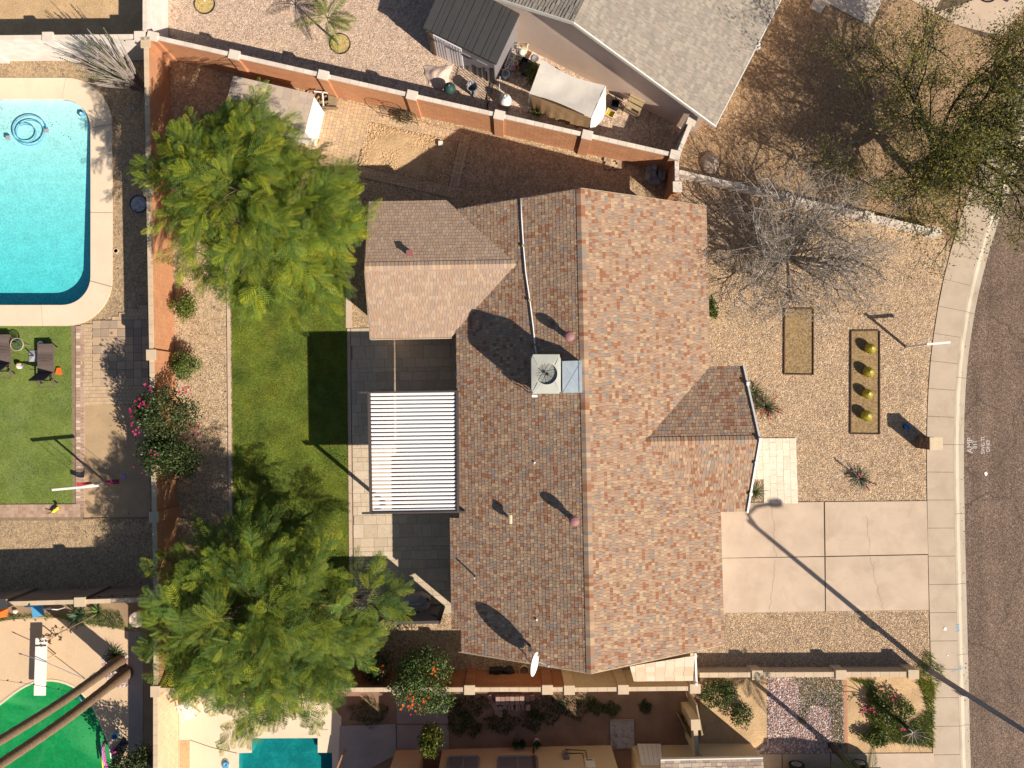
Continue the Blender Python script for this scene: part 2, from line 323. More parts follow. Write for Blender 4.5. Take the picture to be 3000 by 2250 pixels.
M['glass']=glass('table_glass'); M['window']=mat('window_glass',(.05,.07,.09),.08,.1,1,.05,10,spec=.8)
M['chrome']=mat('chrome',(.6,.6,.6),.2,.05,3,.05,30,metal=1)
M['wicker']=mat('wicker',(.155,.115,.10),.85,.1,20,.45,90,.6,120)
M['wicker_dark']=mat('wicker_dark',(.05,.04,.042),.85,.1,20,.4,90,.5,120)
M['grey_plastic']=mat('grey_plastic',(.36,.36,.39),.6,.08,4,.05,40)
M['carpaint']=mat('dark_car_paint',(.02,.022,.028),.25,.1,2,.05,30,spec=.6)
M['carpurple']=mat('purple_car_paint',(.05,.03,.16),.25,.1,2,.05,30,spec=.6)
M['rubber']=mat('rubber',(.02,.02,.02),.85,.1,8,.1,40)
M['alloy']=mat('alloy',(.45,.45,.46),.35,.05,8,.05,40,metal=.8)
M['mulch']=mat('straw_mulch',(.46,.33,.12),.95,.25,8,.35,30,.8,40)
M['stone_dark']=mat('stone_veneer',rough=.95,var=.15,vs=8,fine=.2,fs=40,bump=.6,bs=40,attr=True)
M['cactus']=mat('cactus_skin',rough=.8,var=.1,vs=8,fine=.2,fs=40,attr=True)
M['chalk']=mat('chalk',(.50,.46,.44),.95,.3,9,.3,40); M['chalk_blue']=mat('chalk_blue',(.22,.42,.62),.95,.3,9,.3,40)
def flat(name,c,rough=.6): M[name]=mat(name,c,rough,.06,3,.05,40); return M[name]
for nm,c in (('red',(.42,.02,.03)),('maroon',(.20,.01,.06)),('yellow',(.80,.62,.05)),('orange',(.75,.16,.03)),('blue',(.03,.12,.42)),('skyblue',(.10,.36,.62)),('magenta',(.62,.08,.32)),('lilac',(.40,.28,.58)),('green_dark',(.02,.06,.055)),('cream',(.68,.58,.40)),('offwhite',(.70,.67,.60)),('purple',(.26,.06,.30)),('brown',(.12,.07,.045)),('terracotta',(.38,.17,.09)),('grey',(.22,.22,.23))): flat(nm,c)
# ================================================================== THE SETTING: ground sheets, paving, pools
def struct(o, kind='structure'): o['kind']=kind; return o
def pp(pts, z=0): return [P(x,y,z) for x,y in pts]
def sheet(name, pts, z, m, world=False):
    w=[Vector((p[0],p[1],z)) for p in pts] if world else [Vector((*P(x,y,0).xy,z)) for x,y in pts]
    a=sum(w[i].x*w[(i+1)%len(w)].y-w[(i+1)%len(w)].x*w[i].y for i in range(len(w)))
    if a<0: w.reverse()
    return struct(MB().poly(w).build(name,m))
def hole_sheet(name, outer, hole, z, m):           # sheet with one hole, as ring of quads (same count)
    b=MB(); n=len(outer)
    for i in range(n):
        j=(i+1)%n; b.poly([(*outer[i],z),(*outer[j],z),(*hole[j],z),(*hole[i],z)])
    return struct(b.build(name,m))
INNER=[(2775,3400),(2745,2600),(2733,2250),(2726,1950),(2719,1650),(2716,1500),(2714,1380),(2714,1247),(2720,1094),(2734,976),(2754,854),(2779,750),(2812,640),(2852,520),(2900,400),(2955,280),(3020,160),(3100,30),(3220,-140),(3420,-380)]
IN=[P(x,y).xy for x,y in INNER]
def resample(pts, step):
    out=[]; 
    d=[0]
    for a,b in zip(pts,pts[1:]): d.append(d[-1]+(b-a).length)
    n=int(d[-1]/step); k=0
    for i in range(n+1):
        t=d[-1]*i/n
        while k<len(pts)-2 and d[k+1]<t: k+=1
        f=(t-d[k])/(d[k+1]-d[k]); out.append(pts[k].lerp(pts[k+1],f))
    return out
def smooth(pts,n=3):
    for _ in range(n): pts=[pts[0]]+[(pts[i-1]+pts[i]*2+pts[i+1])/4 for i in range(1,len(pts)-1)]+[pts[-1]]
    return pts
KERB=smooth(resample(IN,.625),6)
def offs(pts,d):
    o=[]
    for i in range(len(pts)):
        t=(pts[min(i+1,len(pts)-1)]-pts[max(i-1,0)]).normalized(); o.append(pts[i]+Vector((t.y,-t.x))*d)
    return o
K1=offs(KERB,1.22); K2=offs(KERB,1.75); K3=offs(KERB,1.52)
struct(MB().poly([(-90,-90,-.14),(90,-90,-.14),(90,90,-.14),(-90,90,-.14)]).build('ground',M['soil']))
w=[(p.x,p.y,-.012) for p in offs(KERB,.6)]; struct(MB().poly(w+[(-85,w[-1][1],-.012),(-85,w[0][1],-.012)]).build('earth',M['soil_red']))
w=[(p.x,p.y,-.10) for p in reversed(offs(KERB,1.70))]; struct(MB().poly(w+[(85,w[-1][1],-.10),(85,w[0][1],-.10)]).build('road',M['asphalt']))
# sidewalk panels (each its own), rolled kerb and gutter
sw=struct(MB().poly([(p.x,p.y,.0) for p in offs(KERB,.01)]+[(p.x,p.y,.0) for p in reversed(offs(KERB,1.21))]).build('sidewalk_base',M['joint']))
def pan(name,a0,a1,b1,b0,z0,z1,m,parent,gap=.012):
    c=(a0+a1+b0+b1)/4
    q=[p+(c-p).normalized()*gap for p in (a0,b0,b1,a1)]
    return MB().prism([(p.x,p.y) for p in q],z0,z1).build(name,m,parent)
for i in range(0,len(KERB)-2,2): pan('walk_panel',KERB[i],KERB[i+2],K1[i+2],K1[i],0,.02+.004*random.random(),M['concrete2'],sw)
gut=struct(MB().poly([(p.x,p.y,-.135) for p in K1]+[(p.x,p.y,-.135) for p in reversed(K2)]).build('kerb_base',M['joint']))
kc=offs(KERB,1.32); kd=offs(KERB,1.48)
for i in range(0,len(KERB)-5,5):
    b=MB(); prof=[(K1,.018),(kc,.016),(kd,-.075),(K3,-.09),(K2,-.092)]
    e=.012
    for s in range(4):
        A,za=prof[s]; B,zb=prof[s+1]
        for j in range(i,i+5):
            f0=e if j==i else 0; f1=e if j==i+4 else 0
            a0=A[j].lerp(A[j+1],f0); a1=A[j+1].lerp(A[j],f1); b0=B[j].lerp(B[j+1],f0); b1=B[j+1].lerp(B[j],f1)
            b.poly([(*a0,za),(*b0,zb),(*b1,zb),(*a1,za)])
    b.build('kerb_section',M['gutter'],gut)
# yards
sheet('front_yard_gravel',[(1960,470),(2765,690),(2790,745),(2754,854),(2734,976),(2722,1094),(2718,1247),(2719,1500),(2724,1789),(2730,1972),(1700,1975),(1700,1100)],-.004,M['gravel_front'])
sheet('side_yard_gravel',[(500,110),(1985,470),(2000,560),(1800,1200),(2055,1970),(470,1980)],.0,M['gravel_tan'])
ne=[P(x,y).xy for x,y in [(1985,480),(2030,345),(2100,380),(2400,-420)]]
w=[(p.x,p.y) for p in reversed(offs(KERB,.05)) if p.y>P(2760,700).y]; sheet('neighbour_front_gravel',[(p.x,p.y) for p in ne]+w+[P(2765,690).xy],-.003,M['gravel_brown'],True)
sheet('neighbour_side_gravel',[(440,-400),(440,105),(690,165),(1985,470),(2030,345),(2000,330),(1400,-400)],-.002,M['gravel_pink'])
sheet('dirt_lot',[(-900,-400),(432,-400),(432,105),(-900,112)],-.004,M['dirt'])
sheet('pool_yard_gravel',[(-900,112),(500,110),(505,900),(505,1745),(-900,1745)],-.004,M['gravel_dull'])
sheet('southwest_yard',[(-900,1745),(460,1745),(460,2800),(-900,2800)],-.004,M['soil'])
sheet('south_yard_dirt',[(460,2010),(2060,1990),(2060,2800),(460,2800)],-.004,M['soil_red'])
sheet('southeast_yard_dirt',[(2050,1968),(2730,1972),(2742,2210),(2050,2215)],-.001,M['dirt'])
sheet('southeast_gravel',[(2247,1968),(2470,1968),(2474,2207),(2247,2207)],.003,M['gravel_mauve'])
sheet('shade_strip_gravel',[(2250,2165),(2474,2165),(2474,2209),(2200,2209)],.006,M['gravel_mauve'])
# driveways as slabs with open joints
def slabs(name, base, panels, m, z=.03, zb=.004):
    o=sheet(name,base,zb,M['joint'])
    for q in panels:
        c=[P(x,y,0).xy for x,y in q]; g=sum(c,Vector((0,0)))/4; c=[p+(g-p).normalized()*.017 for p in c]
        if sum(c[i].x*c[(i+1)%4].y-c[(i+1)%4].x*c[i].y for i in range(4))<0: c.reverse()
        MB().prism([(p.x,p.y) for p in c],zb,z).build('slab',m,o)
    return o
slabs('driveway',[(1990,1473),(2716,1467),(2722,1788),(1990,1797)],[[(1990,1474),(2413,1470),(2415,1629),(1990,1637)],[(2415,1470),(2715,1467),(2719,1623),(2417,1629)],[(1990,1637),(2415,1631),(2417,1791),(1990,1797)],[(2417,1631),(2718,1625),(2721,1787),(2418,1791)]],M['concrete'])
M['crack']=mat('crack_line',(.24,.17,.12),.95); rc=random.Random(4); drv=bpy.data.objects['driveway']
for x0,y0,x1,y1 in ((2262,1474,2272,1632),(2270,1640,2256,1794),(2540,1510,2548,1627),(2550,1632,2588,1788)):
    b=MB(); n=16; pts=[P(x0+(x1-x0)*k/n+rc.uniform(-3.5,3.5),y0+(y1-y0)*k/n,.0325) for k in range(n+1)]
    for a,c in zip(pts,pts[1:]):
        w=.004+.004*rc.random(); b.poly([a-Vector((w,0,0)),c-Vector((w,0,0)),c+Vector((w,0,0)),a+Vector((w,0,0))][::-1])
    b.build('crack',M['crack'],drv)
slabs('south_driveway',[(2050,2208),(2740,2205),(2760,2800),(2050,2800)],[[(2050,2209),(2290,2208),(2295,2500),(2050,2500)],[(2292,2208),(2432,2207),(2437,2500),(2297,2500)],[(2434,2207),(2735,2205),(2745,2500),(2439,2500)]],M['concrete'],.028)
slabs('north_driveway',[(2560,-60),(2666,0),(2799,72),(2875,108),(2935,110),(3090,-120),(2700,-330)],[[(2570,-58),(2666,0),(2735,38),(2850,-170)],[(2737,38),(2799,73),(2935,108),(3060,-70)],[(2740,36),(2852,-172),(3000,-110),(2930,30)]][:2],M['concrete'],.03)
# entry walk and north walk: stone tiles
TRAV=[(.56,.46,.345),(.60,.50,.385),(.52,.42,.31),(.58,.475,.35),(.545,.445,.335),(.50,.405,.30)]
def tile_field(parent, o, ex, ey, poly, tw, th, mt, pal, name='tile', gap=.008, z=.0, thick=.03, jit=.004, limit=300, offset=.5, tilt=0, shape='tile', wfun=None, hole=None):
    """rows of tiles in the frame (o, ex, ey) filling the world polygon `poly`, cut by centre"""
    fr=lambda pl:[((Vector(p)-o).dot(ex),(Vector(p)-o).dot(ey)) for p in pl]
    rings=[fr(poly)]+([fr(hole)] if hole else []); xs=[p[0] for p in rings[0]]; ys=[p[1] for p in rings[0]]; items=[]; y=min(ys); row=0
    while y<max(ys)-.03:
        yc=min(y+th/2,max(ys)-.01); cr=[]
        for rg in rings:
            for a,b in zip(rg,rg[1:]+rg[:1]):
                if (a[1]>yc)!=(b[1]>yc): cr.append(a[0]+(b[0]-a[0])*(yc-a[1])/(b[1]-a[1]))
        cr.sort(); hh=min(th,max(ys)-y)
        for xa,xb in zip(cr[::2],cr[1::2]):
            x=min(xs)-(tw*offset if row%2 else 0)
            while x<xb:
                w_=wfun(row) if wfun else tw; x0=max(x,xa); x1=min(x+w_,xb)
                if x1-x0>.045:
                    c=o+ex*((x0+x1)/2)+ey*(y+hh/2); a=random.gauss(0,tilt); e1=ex*math.cos(a)+ey*math.sin(a); e2=ey*math.cos(a)-ex*math.sin(a)
                    items.append((TM((c.x,c.y,z+random.uniform(-jit,jit)),(*e1,0),(*e2,0),(0,0,1),x1-x0-gap,hh-gap,thick),random.randrange(len(pal))))
                x+=w_
        y+=th; row+=1
    pieces(parent,name,items,mt,pal,limit,shape)
A1=R(1.06); EU=Vector((math.cos(A1),math.sin(A1))); EV=Vector((-math.sin(A1),math.cos(A1)))    # axes of the lot and the house
def poly2(pts): return [tuple(P(x,y,0).xy) for x,y in pts]
ew=sheet('entry_walk',[(2120,1284),(2331,1283),(2333,1474),(2234,1474),(2232,1404),(2120,1404)],.006,M['concrete'])
PALE=[(.76,.66,.53),(.79,.70,.58),(.73,.63,.50),(.80,.71,.57)]
tile_field(ew,P(2120,1404).xy,EV,-EU,poly2([(2120,1284),(2331,1283),(2333,1474),(2234,1474),(2232,1404),(2120,1404)]),.61,.305,M['travertine'],PALE,z=.008,gap=.005)
nw=sheet('north_walk',[(2300,-90),(2406,43),(2419,18),(2544,84),(2600,-30),(2500,-150)],.004,M['sandjoint'])
q=(P(2544,84)-P(2419,18)).xy.normalized(); tile_field(nw,P(2419,18).xy,q,Vector((-q.y,q.x)),poly2([(2300,-90),(2406,43),(2419,18),(2544,84),(2600,-30),(2500,-150)]),.6,.6,M['travertine'],[(.60,.52,.44),(.63,.55,.47),(.57,.49,.41)],z=.006,offset=0)
# travertine patio behind the house
PT=[(1028,962),(1345,962),(1350,1772),(1033,1772)]
pa=sheet('patio',PT,.006,M['sandjoint'])
o=P(1028,962).xy; items=[]; W=P(1345,962).x-P(1028,962).x; y=0; row=0
while y<12.45:
    h=(.40,.40,.60,.40,.20)[row%5]; x=-(row*.17)%.4-.4
    while x<W:
        wd=random.choice((.40,.60,.60,.40,.61)); x0=max(x,0); x1=min(x+wd,W)
        if x1-x0>.06:
            c=o+EU*((x0+x1)/2)-EV*(y+h/2); items.append((TM((c.x,c.y,.008+random.uniform(0,.004)),(*EU,0),(*EV,0),(0,0,1),x1-x0-.008,h-.008,.028),random.randrange(6)))
        x+=wd
    y+=h; row+=1
pieces(pa,'tile',items,M['travertine'],TRAV,300,'tile')
# kerb strips round the lawn
def kerb(name,a,b,w,h,m,z0=-.05):
    a=P(*a);b=P(*b); L=(b-a).length; n=max(1,int(L/1.2)); k=thingless(name,m,a)
    for i in range(n):
        p=a.lerp(b,i/n); q=a.lerp(b,(i+1)/n); d=(q-p).normalized()*.006; z=Vector((0,0,(h+z0)/2))
        MB().bar(p+d+z,q-d+z,w,h-z0).build('kerb_stone',m,k)
def thingless(name,m,a):
    return struct(MB().poly([(a.x-.05,a.y-.05,-.02),(a.x+.05,a.y-.05,-.02),(a.x+.05,a.y+.05,-.02),(a.x-.05,a.y+.05,-.02)]).build(name,m))
kerb('lawn_kerb',(668,700),(679,1760),.14,.05,M['concrete'])
kerb('lawn_kerb',(1022,690),(1022,961),.26,.04,M['concrete'])
kerb('patio_edge',(1022,963),(1029,1770),.14,.035,M['travertine_edge'] if 'travertine_edge' in M else M['concrete'])
# lawn: soil sheet and real blades
LAWN=[(676,700),(1014,700),(1023,1772),(687,1772)]
sheet('lawn_soil',LAWN,.008,M['lawn'])
def grass(name,label,poly,n,L,w,pal,z=.01,holes=(),lean=.6,m='blade'):
    x,y=rand_in(poly,n,holes); k=len(x); a=RN.uniform(0,2*math.pi,k); l=RN.uniform(.6,1.2,k)*L
    d=np.stack([np.cos(a)*lean*RN.uniform(.2,1.2,k),np.sin(a)*lean*RN.uniform(.2,1.2,k),np.ones(k)],1); nn=np.stack([-np.sin(a),np.cos(a),np.zeros(k)],1)
    rot=basis(d,nn); c=np.array(pal)[RN.integers(0,len(pal),k)]*RN.uniform(.75,1.25,(k,1))
    # patches
    ph=np.sin(x*1.7+y*.9)+np.sin(y*2.3-x*1.1+1)+np.sin(x*4.1+2*np.sin(y*3))*.6+np.sin(x*7+y*5+2*np.sin(x*3))*.4; c=c*(1+.2*ph[:,None]*np.array([1.3,.85,.3]))
    ob=scatter(name,[(0,0,-w/2),(0,0,w/2),(1,0,0)],[(0,1,2)],np.stack([x,y,np.full(k,z)],1),rot,np.stack([l,np.ones(k),np.ones(k)],1),M[m],None,np.clip(c,.005,1))
    return tag(ob,label,'grass',kind='stuff')
GP=[(.19,.25,.025),(.27,.30,.03),(.12,.19,.02),(.34,.33,.05)]
grass('lawn_grass','bright green lawn with a yellow tint between gravel bed and patio',poly2([(671,700),(1017,700),(1027,1772),(682,1772)]),125000,.055,.016,GP)
# turf of the pool yard, with paver border
TURF=[(-240,950),(209,953),(213,1478),(-240,1483)]
# paver court north of the house
WD=(P(1963,455,0)-P(430,105,0)).xy.normalized(); WN=Vector((-WD.y,WD.x))       # along / across the north boundary wall
PVT=[(.55,.39,.235),(.58,.43,.27),(.52,.365,.225),(.48,.35,.245),(.57,.405,.24),(.50,.355,.235)]
def court(px): return P(*px).xy
o=court((1050,485)); din=[court(p) for p in ((1082,357),(1338,410),(1312,545),(1050,485))]
L1=(din[2]-din[3]).dot(WD); L2=(din[0]-din[3]).dot(WN)
def cf(a,b): v=o+WD*a+WN*b; return (v.x,v.y)
dirt=[cf(0,0),cf(L1,0),cf(L1,L2),cf(0,L2)]
outer=[cf(-2.9,-.5),cf(L1+.5,-.5),cf(L1+.5,L2+.42),cf(.6,L2+.62),cf(-2.9,L2+.75)]
pc=sheet('paver_court',outer,.006,M['sandjoint'],True)
tile_field(pc,Vector(cf(-2.9,-.5)),WN,WD,outer,.2,.165,M['paver'],PVT,'paver',.01,.006,.035,.003,300,.5,.006,wfun=lambda r: random.choice((.165,.165,.22,.22,.11)),hole=[cf(-.02,-.02),cf(L1,0),cf(L1,L2),cf(0,L2)])
# bare earth bed with clods
n=46; b=MB(); g={}
for i in range(n+1):
    for j in range(n+1):
        a=L1*i/n; c=L2*j/n; e=min(i,j,n-i,n-j)/n
        z=.012+.10*min(1,e*6)*(.35+.3*math.sin(a*3.1+math.sin(c*2))*math.sin(c*2.7)+.25*random.random())
        g[i,j]=len(b.v); b.v.append((*cf(a,c),z))
for i in range(n):
    for j in range(n): b.f.append((g[i,j],g[i+1,j],g[i+1,j+1],g[i,j+1])); b.c.append(None)
struct(b.build('earth_bed',M['dirt'],None,True)); BED=dirt
# ---- west neighbour: pool
def rrect(x0,x1,y0,y1,r,n=10):        # px, rounded
    pts=[]
    for cx,cy,a0 in ((x1-r,y0+r,-90),(x1-r,y1-r,0),(x0+r,y1-r,90),(x0+r,y0+r,180)):
        for k in range(n+1):
            a=R(a0+90*k/n); pts.append((cx+r*math.cos(a),cy+r*math.sin(a)))
    return pts
po=[P(x,y).xy for x,y in rrect(-210,267,292,894,84)]; pd=[P(x,y).xy for x,y in rrect(-275,330,229,955,136)]
hole_sheet('pool_deck_base',pd,po,.006,M['joint'])
dk=bpy.data.objects['pool_deck_base']; n=len(po); cuts=[0,5,11,14,16,22,27,33,38,n]
# deck poured in panels: split the ring at joints
ring_o=[];ring_i=[]
def densify(r):
    out=[]
    for i in range(len(r)):
        a=r[i];b=r[(i+1)%len(r)]; k=max(1,int((b-a).length/.9))
        out+= [a.lerp(b,t/k) for t in range(k)]
    return out
m2=[]
for i in range(n):
    a,b=po[i],po[(i+1)%n]; c,d=pd[i],pd[(i+1)%n]; k=max(1,int((b-a).length/.85))
    for t in range(k): m2.append((a.lerp(b,t/k),c.lerp(d,t/k)))
dist=0; seg=[]; segs=[]
for i in range(len(m2)):
    j=(i+1)%len(m2); seg.append((m2[i],m2[j])); dist+=(m2[j][1]-m2[i][1]).length
    if dist>3.1: segs.append(seg); seg=[]; dist=0
if seg: segs.append(seg)
for seg in segs:
    b=MB(); L=len(seg)
    for k,((a0,c0),(a1,c1)) in enumerate(seg):
        g=.012
        if k==0: d=(a1-a0).normalized()*g; a0=a0+d; c0=c0+(c1-c0).normalized()*g
        if k==L-1: a1=a1-(a1-a0).normalized()*g; c1=c1-(c1-c0).normalized()*g
        T=.05
        b.poly([(*c0,T),(*c1,T),(*a1,T),(*a0,T)][::-1]); b.poly([(*a0,T),(*a1,T),(*a1,-.12),(*a0,-.12)][::-1]); b.poly([(*c1,T),(*c0,T),(*c0,0),(*c1,0)][::-1])
        if k==0: b.poly([(*a0,T),(*c0,T),(*c0,0),(*a0,0)])
        if k==L-1: b.poly([(*c1,T),(*a1,T),(*a1,0),(*c1,0)])
    b.build('deck_panel',M['deck'],dk)
def basin(name,poly,depth,m,mw,wname,level=-.06):
    if sum(poly[i][0]*poly[(i+1)%len(poly)][1]-poly[(i+1)%len(poly)][0]*poly[i][1] for i in range(len(poly)))<0: poly=poly[::-1]
    b=MB(); n=len(poly); ys=[p[1] for p in poly]; y0,y1=min(ys),max(ys)
    dp=(lambda p: -(depth[0]+(depth[1]-depth[0])*(y1-p[1])/(y1-y0))) if hasattr(depth,'__len__') else (lambda p: -depth)
    for i in range(n):
        j=(i+1)%n; b.poly([(*poly[i],0.01),(*poly[j],0.01),(*poly[j],dp(poly[j])),(*poly[i],dp(poly[i]))])
    b.poly([(*p,dp(p)) for p in poly]); struct(b.build(name,m))
    c=Vector((sum(p[0] for p in poly)/n,sum(p[1] for p in poly)/n)); w=MB(); q=[Vector(p)+(c-Vector(p)).normalized()*.004 for p in poly]
    w.poly([(*p,level) for p in q]); w.poly([(*p,dp(p)+.006) for p in q][::-1])
    for i in range(n): j=(i+1)%n; w.poly([(*q[j],level),(*q[i],level),(*q[i],dp(q[i])+.006),(*q[j],dp(q[j])+.006)])
    struct(w.build(wname,mw))
# pools are sunk below the yard sheets, so those sheets get their holes here
def cut_sheet(name, polys):
    """re-triangulate a flat sheet with holes for the pools"""
    from mathutils.geometry import tessellate_polygon
    ob=bpy.data.objects[name]; me=ob.data; z=me.vertices[0].co.z
    loops=[[Vector((v.co.x,v.co.y,0)) for v in me.vertices]]+[[Vector((p[0],p[1],0)) for p in h] for h in polys]
    flat_=[p for l in loops for p in l]; nm=bpy.data.meshes.new(name); fs=[]
    for t in tessellate_polygon(loops):
        a,b,c=(flat_[i] for i in t); fs.append(tuple(t) if (b-a).cross(c-a).z>0 else tuple(t)[::-1])
    nm.from_pydata([(p.x,p.y,z) for p in flat_],[],fs); nm.materials.append(me.materials[0]); ob.data=nm
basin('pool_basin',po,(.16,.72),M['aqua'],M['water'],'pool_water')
# green kidney pool (southwest) and teal stepped pool (south)
gp=[]
for x,y in [(-170,2330),(-120,2160),(-40,2095),(10,2060),(45,2030),(85,2005),(130,1992),(185,1998),(230,2020),(265,2058),(285,2100),(305,2150),(325,2190),(345,2240),(350,2330),(330,2450),(250,2540),(100,2560),(-80,2480)]: gp.append(P(x,y).xy)
gp=smooth(resample(gp+[gp[0]],.3),3)[:-1]
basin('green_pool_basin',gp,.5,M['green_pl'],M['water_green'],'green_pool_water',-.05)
tp=poly2([(700,2420),(700,2206),(738,2205),(738,2163),(931,2162),(931,2205),(973,2205),(975,2420)])
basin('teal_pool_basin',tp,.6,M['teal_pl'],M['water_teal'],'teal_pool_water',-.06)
cut_sheet('pool_yard_gravel',[po]); cut_sheet('southwest_yard',[gp]); cut_sheet('south_yard_dirt',[tp])
big=bpy.data.objects['earth']; cut_sheet('earth',[po,gp,tp])
gd=bpy.data.objects['ground']; gd.location.z=-.75
# decks of the two southern pools
sd=sheet('sand_deck',[(-400,1862),(100,1808),(160,1808),(330,1838),(377,1850),(378,2300),(378,2600),(-400,2600)],.01,M['deck2']); cut_sheet('sand_deck',[gp])
b=MB(); gi=gp; go=[p+(p-Vector((sum(q.x for q in gp)/len(gp),sum(q.y for q in gp)/len(gp)))).normalized()*.09 for p in gp]
for i in range(len(gp)):
    j=(i+1)%len(gp); b.poly([(*gi[i],.03),(*go[i],.03),(*go[j],.03),(*gi[j],.03)]); b.poly([(*go[i],.03),(*go[i],0),(*go[j],0),(*go[j],.03)]); b.poly([(*gi[j],.03),(*gi[j],-.1),(*gi[i],-.1),(*gi[i],.03)])
struct(b.build('green_pool_coping',M['deck']))
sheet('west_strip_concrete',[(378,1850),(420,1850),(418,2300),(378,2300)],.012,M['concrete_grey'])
sheet('south_pool_deck',[(525,2030),(935,2030),(1000,2100),(1000,2600),(525,2600)],.01,M['deck']); cut_sheet('south_pool_deck',[tp])
sheet('planter_strip',[(527,2168),(556,2168),(556,2600),(527,2600)],.016,M['dirt'])
# shaded concrete pads beside the south house
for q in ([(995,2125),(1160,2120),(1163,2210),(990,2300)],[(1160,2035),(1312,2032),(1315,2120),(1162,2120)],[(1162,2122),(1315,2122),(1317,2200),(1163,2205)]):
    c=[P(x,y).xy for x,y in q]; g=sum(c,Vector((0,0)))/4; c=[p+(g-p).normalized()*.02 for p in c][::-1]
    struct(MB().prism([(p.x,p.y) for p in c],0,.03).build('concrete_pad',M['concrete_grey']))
# turf, borders and pavers of the pool yard
sheet('turf_base',TURF,.012,M['turf'])
TP=[(.22,.29,.06),(.27,.33,.085),(.17,.24,.04),(.31,.35,.11)]
grass('artificial_turf','light green artificial turf beside the blue swimming pool',poly2(TURF),70000,.035,.016,TP,.013)
bd=sheet('turf_border',[(209,953),(300,953),(436,885),(437,1183),(246,1183),(247,1525),(-240,1525),(-240,1483),(213,1478)],.008,M['sandjoint'])
RED=[(.40,.27,.20),(.44,.30,.225),(.36,.24,.18),(.46,.33,.25),(.42,.285,.20)]; TANP=[(.52,.38,.245),(.55,.405,.265),(.50,.36,.235)]; MIX=[(.50,.36,.235),(.38,.28,.205),(.47,.345,.235),(.36,.27,.20),(.53,.385,.25)]
def bd_row(a,b,wid,step,pal,limit=300,light=None):
    a=P(*a).xy; b=P(*b).xy; L=(b-a).length; d=(b-a).normalized(); nn=Vector((d.y,-d.x)); n=int(L/step); it=[]
    for i in range(n):
        c=a+d*(i+.5)*L/n+nn*wid/2; ci=random.randrange(len(pal))
        it.append((TM((c.x,c.y,.01+random.uniform(0,.004)),(*d,0),(*nn,0),(0,0,1),L/n-.008,wid-.008,.035),ci))
    pieces(bd,'paver',it,M['paver'],pal,limit,'tile')
RL=RED+[(.62,.49,.375)]*2
bd_row((223.5,1480),(223.5,955),.215,.145,RL); bd_row((236,1500),(236,955),.19,.16,RED)
for k in range(4): bd_row((-240,1488+k*9.3),(236,1486+k*9.3),-.14,.17,RED)
big=poly2([(272,939),(437,939),(437,1129),(272,1129)]); tile_field(bd,P(272,1129).xy,EU,EV,big,.37,.37,M['paver'],MIX,'paver',.012,.012,.04,.003,offset=0)
tile_field(bd,P(238,1183).xy,EU,EV,poly2([(238,955),(300,953),(340,925),(434,888),(437,1183),(238,1183)]),.165,.165,M['paver'],TANP,'paver',.008,.009,.035,.003,300,.5,hole=big)
sheet('sand_bed',[(247,1186),(437,1186),(440,1515),(247,1518)],.006,M['sand'])
kerb('sand_bed_edge',(246,1521),(440,1516),.06,.05,M['wood'])
# front planting beds with steel edging
def bed(name,q,m):
    sheet(name,q,.012,m)
    w=pp(q); o=struct(MB().poly([(w[0].x,w[0].y,-.02),(w[1].x,w[1].y,-.02),(w[1].x,w[1].y-.02,-.02)]).build('bed_edging',M['brown']))
    for i in range(4):
        MB().bar(w[i]+Vector((0,0,.02)),w[(i+1)%4]+Vector((0,0,.02)),.035,.09).build('edging_strip',M['brown'],o)
M['mulch_brown']=gravel('decomposed_granite',[(0,(.30,.20,.10)),(.3,(.36,.25,.13)),(.6,(.24,.16,.08)),(.85,(.42,.31,.19))],34,.5,tint=(.22,.16,.07))
bed('planting_bed',[(2298,905),(2382,905),(2382,1098),(2297,1097)],M['mulch_brown'])
bed('planting_bed',[(2493,970),(2576,969),(2576,1272),(2491,1271)],M['mulch_brown'])
# loose pebbles give the gravels real relief
PEB=[(1,0,0),(0,1,0),(-1,0,0),(0,-1,0),(0,0,.75),(.1,.1,-.5)]; PEF=[(0,1,4),(1,2,4),(2,3,4),(3,0,4)]
def pebbles(name,label,poly,n,s,pal,z=0,holes=()):
    x,y=rand_in(poly,n,holes); k=len(x); pos=np.stack([x,y,np.full(k,z)],1); rot=rotz_arr(RN.uniform(0,6.28,k),RN.uniform(-.4,.4,k)); scl=RN.uniform(.55,1.3,(k,3))*s
    ob=scatter(name,PEB,PEF,pos,rot,scl,M['stone_dark'],None,np.array(pal)[RN.integers(0,len(pal),k)]*RN.uniform(.85,1.15,(k,1))); tag(ob,label,'gravel',kind='stuff')
FR=[(.50,.35,.215),(.57,.42,.27),(.40,.275,.18),(.62,.485,.34),(.36,.29,.235),(.47,.29,.18),(.64,.53,.40)]
fy=poly2([(2100,600),(2740,700),(2745,860),(2720,976),(2708,1094),(2702,1247),(2702,1466),(2340,1470),(2330,1280),(2130,1280),(2075,1000),(2068,700)])
pebbles('gravel_pebbles','loose tan and pink pebbles over the front yard',fy,34000,.021,FR,0,[poly2([(2294,905),(2385,905),(2385,1100),(2294,1100)]),poly2([(2488,966),(2580,966),(2580,1275),(2488,1275)])])
pebbles('gravel_pebbles','loose tan pebbles between the driveway and the low wall',poly2([(2116,1798),(2718,1792),(2722,1950),(2060,1950)]),10000,.021,FR)
pebbles('gravel_pebbles','loose pale pebbles in the strip beside the lawn',poly2([(508,700),(660,700),(672,1500),(512,1500)]),9000,.024,[(.56,.42,.28),(.62,.49,.34),(.45,.33,.22),(.66,.55,.42)])
